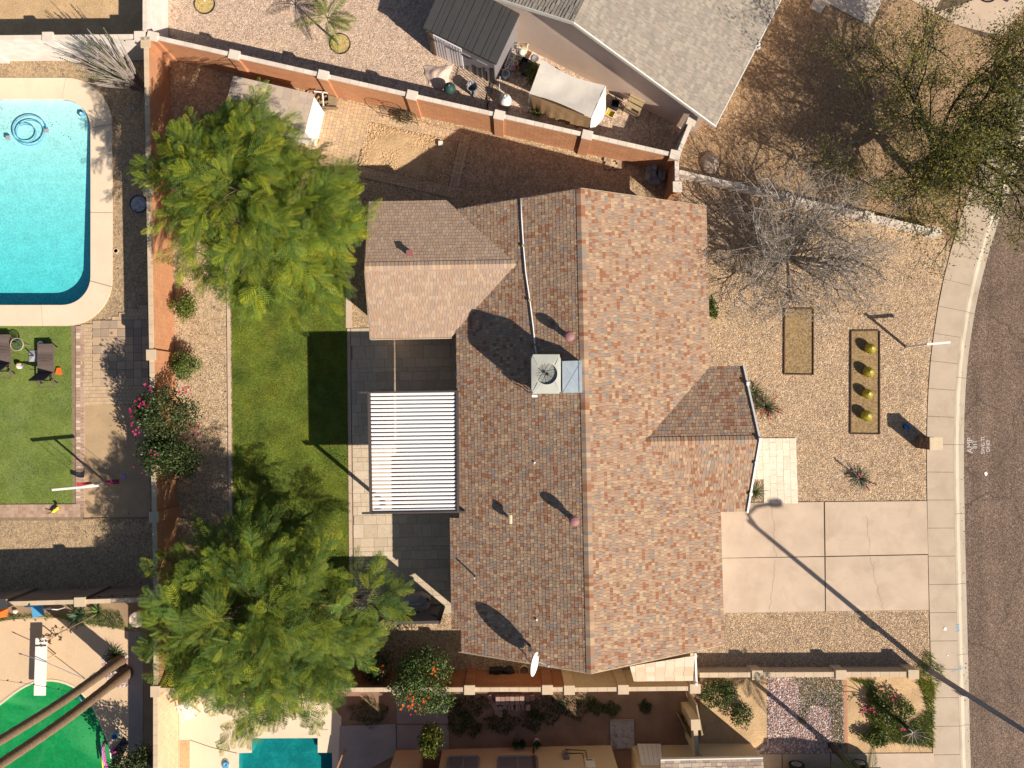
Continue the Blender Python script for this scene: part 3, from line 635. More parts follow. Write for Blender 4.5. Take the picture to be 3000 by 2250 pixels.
pebbles('gravel_pebbles','loose pinkish pebbles in the yard beyond the orange wall',poly2([(505,0),(1300,0),(1330,100),(1420,290),(690,150),(505,110)]),24000,.021,[(.58,.43,.33),(.65,.50,.39),(.45,.33,.26),(.68,.565,.46),(.45,.38,.34),(.53,.34,.23)],0,)
pebbles('gravel_pebbles','large mauve and white stones beside the dark car',poly2([(2249,1970),(2468,1970),(2472,2205),(2249,2205)]),5200,.05,[(.45,.32,.29),(.62,.50,.46),(.28,.20,.19),(.74,.64,.60),(.36,.30,.32),(.55,.33,.27)],.004)
pebbles('gravel_pebbles','brown pebbles under the leafy tree by the street',poly2([(2300,60),(2560,100),(2660,20),(2800,90),(2800,600),(2740,640),(2100,480),(2130,360)]),24000,.020,[(.36,.24,.15),(.46,.33,.21),(.25,.165,.11),(.54,.42,.30)])
pebbles('soil_clods','tan clods on the bare earth bed inside the paver court',BED,2600,.05,[(.53,.365,.205),(.47,.31,.17),(.60,.43,.26)],.04)
# soft weeds and grass patches
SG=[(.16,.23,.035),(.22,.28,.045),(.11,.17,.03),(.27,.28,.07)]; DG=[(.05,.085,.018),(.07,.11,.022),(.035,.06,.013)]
def circ(px,py,r,n=14,sq=1): c=P(px,py); return [(c.x+r*math.cos(6.2832*i/n)*(1+.25*math.sin(i*2.4)),c.y+sq*r*math.sin(6.2832*i/n)*(1+.25*math.cos(i*1.7))) for i in range(n)]
grass('weed_grass','rough grass round the flower bed beside the sidewalk',poly2([(2488,1990),(2535,2010),(2545,2100),(2560,2170),(2735,2190),(2737,2000),(2690,1985),(2715,2080),(2650,2130),(2580,2060),(2560,1990)]),14000,.17,.026,SG,lean=1.1)
grass('weed_grass','grass growing through the mauve stones',poly2([(2330,1985),(2470,1985),(2470,2200),(2440,2190),(2430,2080),(2380,2060),(2360,2120),(2330,2120),(2350,2060)]),5200,.11,.022,SG,lean=1.1)
grass('weed_grass','grass tuft round the foot of the street lamp',circ(2722,1975,.62,sq=1.4),1600,.2,.025,SG,lean=1.1)
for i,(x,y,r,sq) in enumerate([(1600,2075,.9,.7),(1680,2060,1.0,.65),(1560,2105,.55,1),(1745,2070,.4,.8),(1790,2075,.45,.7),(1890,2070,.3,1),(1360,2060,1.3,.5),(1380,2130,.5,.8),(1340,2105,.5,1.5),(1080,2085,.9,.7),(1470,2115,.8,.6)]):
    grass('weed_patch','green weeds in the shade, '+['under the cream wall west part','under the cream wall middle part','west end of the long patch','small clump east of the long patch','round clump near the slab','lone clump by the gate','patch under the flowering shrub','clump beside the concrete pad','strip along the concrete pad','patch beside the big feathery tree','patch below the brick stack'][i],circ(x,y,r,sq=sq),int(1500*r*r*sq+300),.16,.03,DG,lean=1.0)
grass('weed_grass','grass strip along the wall of the green pool yard',poly2([(-60,1790),(20,1795),(60,1800),(200,1800),(270,1785),(350,1790),(372,1840),(330,1842),(240,1830),(180,1812),(120,1808),(40,1812),(-60,1835)]),5200,.14,.022,SG,lean=1.0)
sheet('brick_row_bed',[(2470,1985),(2480,1985),(2484,2208),(2474,2208)],.012,M['terracotta'])

# fallen leaves: specks on pool water, lawn, patio and gravel
def litter_leaves(name,label,poly,n,z,s,pal):
    x,y=rand_in(poly,n); k=len(x); c=np.array(pal)[RN.integers(0,len(pal),k)]*RN.uniform(.7,1.3,(k,1))
    ob=scatter(name,[(0,0,0),(.5,-.28,.08),(1,0,.02),(.5,.28,.1)],[(0,1,2,3)],np.stack([x,y,np.full(k,z)],1),rotz_arr(RN.uniform(0,6.28,k),RN.uniform(-.3,.3,k)),RN.uniform(.5,1.5,k)*s,M['leaf'],None,c); tag(ob,label,'leaves',kind='stuff')
LV=[(.10,.07,.03),(.06,.05,.025),(.16,.12,.05)]
litter_leaves('floating_leaves','dark leaf specks floating in the upper part of the blue pool',poly2([(0,300),(110,300),(250,350),(262,480),(120,420),(0,400)]),70,-.05,.06,[(.04,.10,.10),(.05,.06,.04)])
litter_leaves('floating_leaves','brown leaf specks floating on the green pool',[(p.x,p.y) for p in gp],420,-.04,.05,LV+[(.20,.18,.07)])
litter_leaves('fallen_leaves','dry leaf specks on the lawn',poly2(LAWN),260,.05,.055,[(.36,.28,.10),(.24,.17,.07)])
litter_leaves('fallen_leaves','dry leaf specks on the patio and the gravel strip',poly2([(510,900),(660,900),(670,1500),(512,1500)]),220,.02,.06,LV)
litter_leaves('fallen_leaves','leaf litter on the shaded gravel beside the orange wall',poly2([(330,600),(430,600),(440,1800),(240,1700),(240,1530),(380,1500)]),260,.02,.07,LV)
litter_leaves('fallen_leaves','dry leaf litter in the front gravel below the bare tree',poly2([(2090,620),(2600,700),(2600,960),(2100,960)]),420,.02,.06,[(.20,.14,.07),(.14,.10,.05),(.28,.20,.10)])
litter_leaves('fallen_leaves','leaf litter along the gutter and the road edge',poly2([(2825,800),(2870,800),(2850,1200),(2848,2250),(2820,2250),(2815,1200)]),260,-.085,.05,LV)
# ================================================================== WALLS of concrete block
ORG=[(.48,.235,.125),(.50,.25,.135),(.465,.225,.12),(.49,.24,.122)]; CRM=[(.62,.49,.32),(.64,.51,.335),(.60,.475,.31)]
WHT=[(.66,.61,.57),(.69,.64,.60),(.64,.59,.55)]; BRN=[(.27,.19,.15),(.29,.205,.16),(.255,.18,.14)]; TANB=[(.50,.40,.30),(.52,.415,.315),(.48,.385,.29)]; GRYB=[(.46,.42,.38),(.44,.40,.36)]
CAPT=[(.56,.44,.31),(.585,.46,.33),(.54,.42,.295)]; CAPW=[(.66,.58,.50),(.69,.61,.53),(.63,.55,.475)]
def block_wall(name,label,a,b,h,pal,cap,pil=(),th=.15,core=M['mortar'],z_px=True,limit=300,breeze=False,group=None,pw=.42,courses=None,bl=.4,capw=.03):
    """a,b: pixels of the wall top centre line (at height h); pil: pixels along it"""
    A=P(*a,h); B=P(*b,h); A.z=B.z=0; d=(B-A); L=d.length; d.normalize(); n=Vector((-d.y,d.x,0))
    t=thing(name,label,'wall',A.lerp(B,.5),group=group)
    ct=.07; hc=h-ct; nc=courses or max(1,round(hc/.2)); ch=hc/nc
    MB().bar(A+Vector((0,0,hc/2-.05)),B+Vector((0,0,hc/2-.05)),th-.022,hc+.1).build('core',core,t)
    it=[]
    for r in range(nc):
        if breeze and r==nc-1: continue
        x=-(bl/2 if r%2 else 0)
        while x<L:
            x0=max(0,x); x1=min(L,x+bl)
            if x1-x0>.05:
                c=A+d*((x0+x1)/2); it.append((TM((c.x,c.y,r*ch+.004),d,n,(0,0,1),x1-x0-.009,th,ch-.006),random.randrange(len(pal))))
            x+=bl
    pieces(t,'block',it,M['block'],pal,limit)
    if breeze:                                     # pierced decorative blocks as the top course
        k=int(L/.2); me=None
        for i in range(k):
            c=A+d*((i+.5)*L/k)+Vector((0,0,hc-ch/2))
            if me is None:
                bb=MB(); w=L/k*.5-.004; hh=ch/2-.003
                ring=[(w*.72*math.cos(q*math.pi/5),hh*.72*math.sin(q*math.pi/5)) for q in range(10)]; out=[(max(-w,min(w,x*2.2)),max(-hh,min(hh,z*2.2))) for x,z in ring]
                for s,y in ((1,th/2),(-1,-th/2)):
                    for q in range(10):
                        r=(q+1)%10; f=[(out[q][0],y,out[q][1]),(ring[q][0],y,ring[q][1]),(ring[r][0],y,ring[r][1]),(out[r][0],y,out[r][1])]; bb.poly(f if s>0 else f[::-1],pal[0])
                for q in range(10):
                    r=(q+1)%10; bb.poly([(ring[q][0],-th/2,ring[q][1]),(ring[q][0],th/2,ring[q][1]),(ring[r][0],th/2,ring[r][1]),(ring[r][0],-th/2,ring[r][1])],pal[0])
                bb.tube([(-w*.6,0,-hh*.5),(w*.6,0,hh*.5)],.02,4,pal[0]); bb.tube([(-w*.6,0,hh*.5),(w*.6,0,-hh*.5)],.02,4,pal[0])
                ob=bb.build('breeze_block',M['block'],None); ob.parent=t; me=ob.data
            else: ob=link('breeze_block',me,t)
            o=origin(t); ob.matrix_basis=Matrix.Translation(c-o)@Matrix(((d.x,n.x,0),(d.y,n.y,0),(0,0,1))).to_4x4()
    it=[]; k=max(1,int(L/bl))
    for i in range(k):
        c=A+d*((i+.5)*L/k); it.append((TM((c.x,c.y,hc),d,n,(0,0,1),L/k-.008,th+capw,ct),random.randrange(len(cap))))
    pieces(t,'cap_block',it,M['block'],cap,limit)
    for q in pil:
        s=(P(*q,h)-A); s.z=0; s=s.dot(d); c=A+d*s
        p=MB(); nn=max(1,round((hc+.05)/.2)); hh=(hc+.05)/nn
        p.box(-pw/2+.008,pw/2-.008,-pw/2*.85+.008,pw/2*.85-.008,-.02,hc+.05,pal[0],Matrix.Translation(c)@Matrix(((d.x,n.x,0),(d.y,n.y,0),(0,0,1))).to_4x4())
        po_=p.build('pilaster',core,t)
        pieces(po_,'block',[(TM((c.x,c.y,r*hh),d,n,(0,0,1),pw,pw*.85,hh-.01),random.randrange(len(pal))) for r in range(nn)],M['block'],pal)
        pieces(po_,'cap_block',[(TM((c.x,c.y,hc+.05),d,n,(0,0,1),pw+.03,pw*.85+.03,.075),0)],M['block'],cap)
    return t
H1=1.95
block_wall('block_wall','long orange painted block wall between the blue pool and the gravel strip',(427,118),(456,1745),H1,ORG,CAPT,[(428,125),(438,560),(443,1040),(454,1515),(457,1745)])
block_wall('block_wall','orange painted block wall behind the paver court and the shed tarp',(430,103),(1972,453),H1,ORG,CAPW,[(448,106),(687,160),(948,217),(1207,280),(1463,338),(1721,394),(1978,454)])
block_wall('block_wall','short dark orange wall end beside the grey block pile',(1983,466),(1984,552),1.8,ORG,CAPW,[(1982,548)],limit=60)
block_wall('block_wall','orange lower end of the long wall behind the second feathery tree',(456,1762),(456,2022),H1,ORG,CAPT,[(455,2025)],limit=120)
block_wall('block_wall','pale yellow block wall between the green pool and the teal pool',(455,2036),(455,2420),H1,CRM,CAPT,(),limit=200,core=M['stucco_tan'])
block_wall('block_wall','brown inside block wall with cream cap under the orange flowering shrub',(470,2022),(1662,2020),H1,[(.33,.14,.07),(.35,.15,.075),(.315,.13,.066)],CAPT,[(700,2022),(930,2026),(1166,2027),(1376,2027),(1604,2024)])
block_wall('block_wall','cream painted block wall along the south side of the house',(1664,2021),(2040,2017),H1,CRM,CAPT,[(1668,1998),(1826,2021),(2036,2017)],core=M['stucco_tan'])
block_wall('block_wall','white painted block wall behind the blue pool',(-300,112),(404,106),H1,WHT,CAPW,[(-80,110),(141,109),(410,103)],core=M['stucco_pink'])
block_wall('block_wall','white painted block wall running up between dirt lot and pink gravel yard',(424,92),(424,-330),H1,WHT,CAPW,[(424,-120)],core=M['stucco_pink'])
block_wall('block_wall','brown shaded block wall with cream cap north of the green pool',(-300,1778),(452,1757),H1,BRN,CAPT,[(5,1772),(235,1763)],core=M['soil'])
block_wall('block_wall','grey block wall from the pink house corner to the orange wall',(1989,448),(2030,345),1.85,GRYB,CAPW,[(2024,352)],limit=60)
block_wall('low_wall','low white garden wall under the bare tree',(1990,503),(2752,679),.62,WHT,CAPW,[(2300,572),(2546,627),(2744,677)],courses=3,core=M['stucco_pink'],pw=.36)
block_wall('low_wall','low tan garden wall with pierced top blocks beside the gravel strip',(2050,1978),(2690,1975),.68,TANB,CAPT,[(2218,1976),(2463,1974),(2675,1971)],courses=3,breeze=True,core=M['stucco_tan'],pw=.44,th=.18)
block_wall('gate_wall','cream wall by the wooden lattice screen next to the south house',(2037,2118),(2043,2216),1.75,CRM,CAPT,[(2040,2122)],core=M['stucco_tan'],limit=60)
# ================================================================== MAIN HOUSE
def HB(u,v,z=0): q=EU*u+EV*v; return Vector((q.x,q.y,z))
SHP=[(.365,.245,.17),(.345,.23,.16),(.38,.26,.18),(.325,.21,.145),(.285,.13,.075),(.30,.15,.09),(.275,.225,.19),(.255,.205,.175),(.45,.32,.205),(.41,.29,.195),(.355,.24,.168),(.325,.20,.135)]
WGP=[(.40,.285,.205),(.42,.30,.215),(.385,.27,.195),(.435,.32,.235),(.36,.265,.21),(.40,.265,.185),(.45,.335,.245),(.37,.27,.215)]
SHW=[14,12,12,8,8,7,8,6,9,8,12,8]
GSH=[(.30,.265,.225),(.33,.29,.245),(.275,.24,.205),(.35,.305,.25),(.305,.26,.22),(.26,.235,.205),(.32,.27,.23)]
def clip(poly, tri):                                # Sutherland-Hodgman, tri convex ccw
    out=poly
    for i in range(len(tri)):
        a=tri[i]; b=tri[(i+1)%len(tri)]; inp=out; out=[]
        if not inp: return []
        def sd(p): return (b[0]-a[0])*(p[1]-a[1])-(b[1]-a[1])*(p[0]-a[0])
        for k in range(len(inp)):
            p=inp[k]; q=inp[(k+1)%len(inp)]; sp,sq=sd(p),sd(q)
            if sp>=-1e-9: out.append(p)
            if (sp>1e-9 and sq<-1e-9) or (sp<-1e-9 and sq>1e-9):
                t=sp/(sp-sq); out.append((p[0]+(q[0]-p[0])*t,p[1]+(q[1]-p[1])*t))
    return out
SH_IT={}
def shingle(roof, polys, o, ex, ev, pal=SHP, wts=SHW, expo=.145, wr=(.095,.165), seed=1, th=.0125, mt=None):
    """courses of tabs on the plane through o (eave corner) with unit vectors ex (along the eave) and ev (up the slope); polys: convex 3D polygons"""
    rnd=random.Random(seed); nz=ex.cross(ev).normalized(); 
    if nz.z<0: nz=-nz
    P2=[]
    for pl in polys:
        q=[((p-o).dot(ex),(p-o).dot(ev)) for p in pl]
        if sum(q[i][0]*q[(i+1)%len(q)][1]-q[(i+1)%len(q)][0]*q[i][1] for i in range(len(q)))<0: q.reverse()
        P2.append(q)
    us=[p[0] for q in P2 for p in q]; vs_=[p[1] for q in P2 for p in q]; items=SH_IT.setdefault(roof.name,[]); mb=MB()
    v=min(vs_); 
    while v<max(vs_)-.01:
        u=min(us)-rnd.random()*.2; up=rnd.random()<.5
        while u<max(us):
            w=rnd.uniform(*wr); ci=rnd.choices(range(len(pal)),wts)[0]; up=not up if rnd.random()<.75 else up
            t=th*(1.25 if up else .8)*rnd.uniform(.9,1.1); lo=v-(.012*rnd.random() if up else 0)
            rect=[(u,lo),(u+w-.010,lo),(u+w-.010,v+expo),(u,v+expo)]
            for q in P2:
                if all((b[0]-a[0])*(p[1]-a[1])-(b[1]-a[1])*(p[0]-a[0])>=-1e-6 for a,b in zip(q,q[1:]+q[:1]) for p in rect):
                    c=o+ex*(u+w/2-.005)+ev*lo; items.append((TM(c,ex,ev,nz,w-.010,v+expo-lo,t),ci)); continue
                cl=clip(rect,q)
                if len(cl)>=3:
                    hi=[o+ex*a+ev*b+nz*(t*(1-.7*(b-lo)/(expo+v-lo))) for a,b in cl]; bt=[o+ex*a+ev*b-nz*t*.3 for a,b in cl]; n=len(cl)
                    fs=[tuple(range(n))]+[(n+i,n+(i+1)%n,(i+1)%n,i) for i in range(n)]
                    mb.raw(hi+bt,fs,pal[ci])
            u+=w
        v+=expo
    if mb.f: mb.build('cut_shingles',mt or M['shingle'],roof,kind='stuff')
def shingles_done(roof,pal=SHP,limit=300):
    pieces(roof,'shingle',SH_IT[roof.name],M['shingle'],pal,limit,'shingle','shingle_field')
def roof_slab(polys, th=.14):
    b=MB()
    for pl in polys:
        n=(pl[1]-pl[0]).cross(pl[2]-pl[0])
        if n.z<0: pl=pl[::-1]
        k=len(pl); lo=[p-Vector((0,0,th)) for p in pl]; b.raw(pl+lo,[tuple(range(k)),tuple(range(2*k-1,k-1,-1))]+[(i,k+i,k+(i+1)%k,(i+1)%k) for i in range(k)])
    return b
SL=.36; RZ=4.6; RU=2.95; VN=8.02; VS=-10.1; VNr=8.27; VSr=-10.38
def mz(u): return RZ-SL*abs(u-RU)
house=thing('house','tan stucco house under a brown, red and grey shingle roof','house',HB(RU,-1,0))
wb=MB()
def shell(b,pts,z0,z1s):      # vertical walls on a u,v outline with individual top heights
    for i in range(len(pts)):
        j=(i+1)%len(pts); b.poly([HB(*pts[i],z0),HB(*pts[j],z0),HB(*pts[j],z1s[j]),HB(*pts[i],z1s[i])])
ow=[(-1.75,VS+.35),(RU,VS+.35),(8.2,VS+.35),(8.2,-4.2),(9.2,-4.2),(9.2,-1.65),(9.2,.95),(7.9,.95),(7.9,VN-.35),(RU,VN-.35),(-1.75,VN-.35)]
oz=[mz(-1.75),mz(RU),mz(8.2),mz(8.2),2.75,3.7,2.75,mz(7.9),mz(7.9),mz(RU),mz(-1.75)]
shell(wb,ow,-.1,[z-.15 for z in oz])
shell(wb,[(-5.25,8.05),(-5.25,5.55),(-5.25,3.15),(-1.75,3.15),(-1.75,8.05)],-.1,[2.6,3.5,2.6,2.6,2.6])
wall=wb.build('wall',M['stucco_tan'],house)
W1=[HB(-2.12,VS,mz(-2.12)),HB(RU,VSr,RZ),HB(RU,VNr,RZ),HB(-2.12,VN,mz(-2.12))]; W2=[HB(-2.5,-9.2,mz(-2.5)),HB(-2.12,-9.2,mz(-2.12)),HB(-2.12,-4.68,mz(-2.12)),HB(-2.5,-4.68,mz(-2.5))]
E1=[HB(8.38,VS,mz(8.38)),HB(8.38,VN,mz(8.38)),HB(RU,VNr,RZ),HB(RU,VSr,RZ)]; E2=[HB(8.68,VS,mz(8.68)),HB(8.68,-4.7,mz(8.68)),HB(8.38,-4.7,mz(8.38)),HB(8.38,VS,mz(8.38))]
GZ=3.73; GV=-1.65; GS=.36; GUr=9.92
def gz(v): return GZ-GS*abs(v-GV)
ua=RU+(RZ-GZ)/SL-.06; ub=RU+(RZ-gz(1.35))/SL-.06; GU=9.7
G1=[HB(ua,GV,GZ),HB(GUr,GV,GZ),HB(GU,1.35,gz(1.35)),HB(ub,1.35,gz(1.35))]; G2=[HB(ua,GV,GZ),HB(ub,-4.65,gz(-4.65)),HB(GU,-4.65,gz(-4.65)),HB(GUr,GV,GZ)]
QZ=3.69; QV=5.55; QS=.36
def qz(v): return QZ-QS*abs(v-QV)
def mu(z): return RU-(RZ-z)/SL+.06
B1=[HB(-5.65,QV,QZ),HB(mu(QZ),QV,QZ),HB(mu(qz(8.46)),8.46,qz(8.46)),HB(-5.65,8.46,qz(8.46))]; B2=[HB(-5.65,QV,QZ),HB(-5.65,2.75,qz(2.75)),HB(mu(qz(2.75)),2.75,qz(2.75)),HB(mu(QZ),QV,QZ)]
roof=roof_slab([W1,W2,E1,E2,G1,G2,B1,B2]).build('roof',M['roof_felt'],house)
EV3=Vector((*EV,0)); EU3=Vector((*EU,0))
def slope(ax,rise): v=ax+Vector((0,0,rise)); return v.normalized()
shingle(roof,[W1,W2],HB(-2.5,VS,mz(-2.5)),EV3,slope(EU3,SL),seed=2)
shingle(roof,[E1,E2],HB(8.68,VS,mz(8.68)),EV3,slope(-EU3,SL),seed=3)
shingle(roof,[G1],HB(ua,1.35,gz(1.35)),EU3,slope(-EV3,GS),seed=4)
shingle(roof,[G2],HB(ua,-4.65,gz(-4.65)),EU3,slope(EV3,GS),seed=5)
shingles_done(roof)
wr_=MB().poly([p+Vector((0,0,.003)) for p in (B1[0],B1[3],B1[2],B1[1])]).build('wing_roof',M['roof_felt'],house)
shingle(wr_,[B1],HB(-5.65,8.46,qz(8.46)),EU3,slope(-EV3,QS),WGP,[1]*8,seed=6)
shingle(wr_,[B2],HB(-5.65,2.75,qz(2.75)),EU3,slope(EV3,QS),WGP,[1]*8,seed=7)
shingles_done(wr_,WGP)
# ridge caps: bent strips, one by one
def ridge(roof,a,b,s,ax,pal,n,w=.17,expo=.15,name='ridge_cap',mt=None):
    d=(b-a).normalized(); sd=d.cross(Vector((0,0,1))).normalized(); L=(b-a).length; k=int(L/expo); cache={}
    for i in range(k):
        ci=random.choices(range(len(pal)),SHW if len(pal)==12 else None)[0]
        if ci not in cache:
            bb=MB(); l=expo*1.12
            for sg in (1,-1):
                q=[Vector((0,0,.035)),Vector((l,0,.022)),Vector((l,sg*w,.022-s*w)),Vector((0,sg*w,.035-s*w))]; lo=[p-Vector((0,0,.02)) for p in q]
                if sg>0: bb.raw(q+lo,[(0,1,2,3),(2,6,7,3),(3,7,4,0),(1,5,6,2)],pal[ci])
                else: bb.raw(q+lo,[(3,2,1,0),(3,7,6,2),(0,4,7,3),(2,6,5,1)],pal[ci])
            ob=bb.build(name,mt or M['shingle'],None); cache[ci]=ob.data; ob.parent=roof
        else: ob=link(name,cache[ci],roof)
        p=a+d*(i*expo)-origin(roof); y=Vector((0,0,1)).cross(d).normalized(); z=d.cross(y)
        ob.matrix_basis=Matrix.Translation(p)@Matrix(((d.x,y.x,z.x),(d.y,y.y,z.y),(d.z,y.z,z.z))).to_4x4()
ridge(roof,HB(RU,VSr,RZ),HB(RU,VNr,RZ),SL,EV,SHP,0)
ridge(roof,HB(ua,GV,GZ),HB(GUr,GV,GZ),GS,EU,SHP,0); ridge(wr_,HB(-5.65,QV,QZ),HB(mu(QZ),QV,QZ),QS,EU,WGP,0)
# fascia boards, white gutter rails on the front gable
def board(name,a,b,m,w=.03,h=.18,dz=-.1,par=None): MB().bar(a+Vector((0,0,dz)),b+Vector((0,0,dz)),w,h).build(name,m,par or house)
for a,b in ((HB(GU+.03,1.38,gz(1.35)),HB(GUr+.03,GV,GZ)),(HB(GUr+.03,GV,GZ),HB(GU+.03,-4.68,gz(-4.65)))): board('fascia',a,b,M['white'],.07,.2,-.03)
for a,b in ((HB(-5.67,8.46,qz(8.46)),HB(-5.67,QV,QZ)),(HB(-5.67,QV,QZ),HB(-5.67,2.75,qz(2.75))),(HB(-2.2,VN+.02,mz(-2.2)),HB(RU,VNr+.02,RZ)),(HB(RU,VNr+.02,RZ),HB(8.38,VN+.02,mz(8.38))),(HB(-2.2,VS-.02,mz(-2.2)),HB(RU,VSr-.02,RZ)),(HB(RU,VSr-.02,RZ),HB(8.68,VS-.02,mz(8.68))),(HB(-5.65,2.72,qz(2.75)),HB(-2.3,2.72,qz(2.75)))): board('fascia',a,b,M['stucco_tan'],.03,.16,-.1)
for v in (.6,-1.65,-2.6,-3.9):                      # small white hangers seen along the front fascia
    c=HB(GU+.03+(GUr-GU)*(1-abs(v-GV)/3),v,gz(v)+.09); MB().box(c.x-.06,c.x+.06,c.y-.07,c.y+.07,c.z-.03,c.z+.04).build('fascia_clip',M['white'],house)
# doors and windows (on walls that the roof hides from straight above)
def opening(kind,u,v,ax,w,z0,z1,m,fr=M['white']):
    c=HB(u,v,0); d=Vector((*ax,0)); n=Vector((d.y,-d.x,0)); o_=kind
    f=MB(); f.bar(c+n*.03+Vector((0,0,z0))-d*w/2,c+n*.03+Vector((0,0,z0))+d*w/2,.08,.08); f.bar(c+n*.03+Vector((0,0,z1))-d*w/2,c+n*.03+Vector((0,0,z1))+d*w/2,.08,.08)
    for s in (-1,1): f.bar(c+n*.03+Vector((0,0,z0))+d*s*w/2,c+n*.03+Vector((0,0,z1))+d*s*w/2,.08,.08,up=(1,0,0))
    fo=f.build(kind,fr,house); b=MB(); q=[c+n*.02-d*w/2,c+n*.02+d*w/2]
    b.poly([q[0]+Vector((0,0,z0)),q[1]+Vector((0,0,z0)),q[1]+Vector((0,0,z1)),q[0]+Vector((0,0,z1))]); b.build('pane' if kind=='window' else 'panel',m,fo)
opening('garage_door',8.2,-7.3,EV,4.7,.05,2.15,M['white']); opening('window',7.9,4.4,EV,1.8,.9,2.1,M['window']); opening('window',9.2,-3.1,EV,1.2,.9,2.1,M['window']); opening('front_door',9.2,-.3,EV,.95,.05,2.1,M['brown'])
opening('patio_door',-1.75,-3.4,-EV,2.4,.05,2.1,M['window']); opening('window',-1.75,1.2,-EV,1.5,.9,2.1,M['window'])
# lower lean-to roof at the south-east corner
LT=thing('side_canopy','small lean-to roof with pale tan shingles over the south side gate','canopy',P(1940,1960,0))
lz=2.3; q=[P(1845,1952,lz+.25),P(2032,1912,lz+.25),P(2030,1994,lz),P(1857,1996,lz)]; q=[q[3],q[2],q[1],q[0]]
ro=roof_slab([q],.08).build('roof',M['stucco_cream'],LT); ex=(q[1]-q[0]).normalized(); nn=ex.cross(q[3]-q[0]).normalized(); ev=nn.cross(ex)
PLS=[(.60,.46,.335),(.64,.50,.375),(.66,.53,.42),(.58,.43,.30)]
shingle(ro,[[q[0],q[1],q[2]],[q[0],q[2],q[3]]],q[0],ex,ev,PLS,[1]*4,.24,(.38,.42),9); shingles_done(ro,PLS)
for p in ((2039,2003),(2037,1920)):
    c=P(*p,2.2); MB().box(c.x-.05,c.x+.05,c.y-.05,c.y+.05,0,2.3).build('post',M['white'],LT)
MB().bar(P(2036,1912,2.25),P(2040,2005,2.1),.08,.14).build('beam',M['white'],LT)
# ---- louvred pergola
pz=2.98; c4=[P(1081,1150,pz),P(1340,1147,pz),P(1342,1499,pz),P(1087,1503,pz)]
pg=thing('pergola','louvred patio pergola with white slats in a dark bronze frame','pergola',P(1200,1330,0))
def beam(name,a,b,w,h,m=M['bronze'],par=pg): return MB().bar(a,b,w,h).build(name,m,par)
dx=(c4[1]-c4[0]).normalized()
beam('beam',c4[0]-dx*.38,c4[1]+dx*.1,.07,.18); beam('beam',c4[3]-dx*.36,c4[2]+dx*.28,.07,.18); beam('beam',c4[0],c4[3],.09,.2); beam('beam',c4[1],c4[2],.09,.2)
k=30
for i in range(k):
    f=(i+.5)/k; a=c4[0].lerp(c4[3],f)+dx*.07; b=c4[1].lerp(c4[2],f)-dx*.07; y=(c4[3]-c4[0]).normalized(); up=(Vector((0,0,1))+y*.42).normalized()
    yy=up.cross(dx).normalized(); w=.118; t=.02; s=MB()
    A=[a+yy*sx*w/2+up*sz for sx,sz in ((-1,-t),(1,-t),(1,0),(.55,.018),(-.55,.018),(-1,0))]; B=[p+(b-a) for p in A]
    s.raw(A+B,[tuple(range(5,-1,-1)),tuple(range(6,12))]+[(j,(j+1)%6,6+(j+1)%6,6+j) for j in range(6)]); sl_=s.build('louvre',M['white_alu'],pg)
    MB().bar(a+Vector((0,0,-.055)),b+Vector((0,0,-.055)),.085,.02).build('louvre_blade',M['bronze'],sl_)
for c in (c4[0],c4[3]): MB().bar(Vector((c.x+.05,c.y,0)),Vector((c.x+.05,c.y,pz)),.12,.12,up=(1,0,0)).build('post',M['bronze'],pg)
# ---- things on the roof
def onroof(px,py,h=0):            # pixel to a point on the main roof (height h above it)
    z=4
    for _ in range(12):
        p=P(px,py,z); u=p.xy.dot(EU); v=p.xy.dot(EV); z=mz(u)+h
        if v>QV-3 and u<mu(QZ): z=max(z,qz(v)+h)
    return P(px,py,z)
def round_vent(px,py,label):
    top=onroof(px,py,.62); b=Vector((top.x,top.y,mz(top.xy.dot(EU))))
    t=thing('roof_vent',label,'roof vent',b,group='round pink roof vents'); H=top.z-b.z
    MB().lathe([(.11,-.12),(.11,H*.62)],16,o=b).build('pipe',M['pink_metal'],t,True)
    MB().lathe([(.17,-.09),(.26,-.1)],16,o=b).build('flashing',M['pink_metal'],t)
    c=MB(); prof=[(.12,H*.55),(.18,H*.6),(.19,H*.75),(.2,H*.8),(.19,H*.88),(.13,H*.96),(.05,H*1.0),(.02,H*1.005)]; n=24; vs_=[]
    for i,(r,z) in enumerate(prof):
        for j in range(n): a=6.2832*j/n; rr=r*(1+(.05 if j%2 else 0)*(i>1)); vs_.append((b.x+rr*math.cos(a),b.y+rr*math.sin(a),b.z+z))
    c.raw(vs_,[(i*n+j,i*n+(j+1)%n,(i+1)*n+(j+1)%n,(i+1)*n+j) for i in range(len(prof)-1) for j in range(n)]+[tuple(range((len(prof)-1)*n,len(prof)*n))]); c.build('cap',M['pink_metal'],t)
round_vent(1669,984,'round pink metal roof vent just above the air conditioner'); round_vent(1683,1528,'round pink metal roof vent near the ridge, south of the pergola')
p=onroof(1200,740,.3); b0=Vector((p.x,p.y,qz(p.xy.dot(EV))))
t=thing('roof_vent','square dark red roof vent on the rear wing','roof vent',b0); MB().box(b0.x-.1,b0.x+.1,b0.y-.08,b0.y+.08,b0.z-.1,b0.z+.3).build('duct',M['red_metal'],t); MB().box(b0.x-.13,b0.x+.13,b0.y-.1,b0.y+.1,b0.z+.3,b0.z+.33).build('lid',M['red_metal'],t)
p=onroof(1493,1522,.35); b0=Vector((p.x,p.y,mz(p.xy.dot(EU)))); t=thing('roof_vent','tan hooded roof vent beside the pergola corner','roof vent',b0)
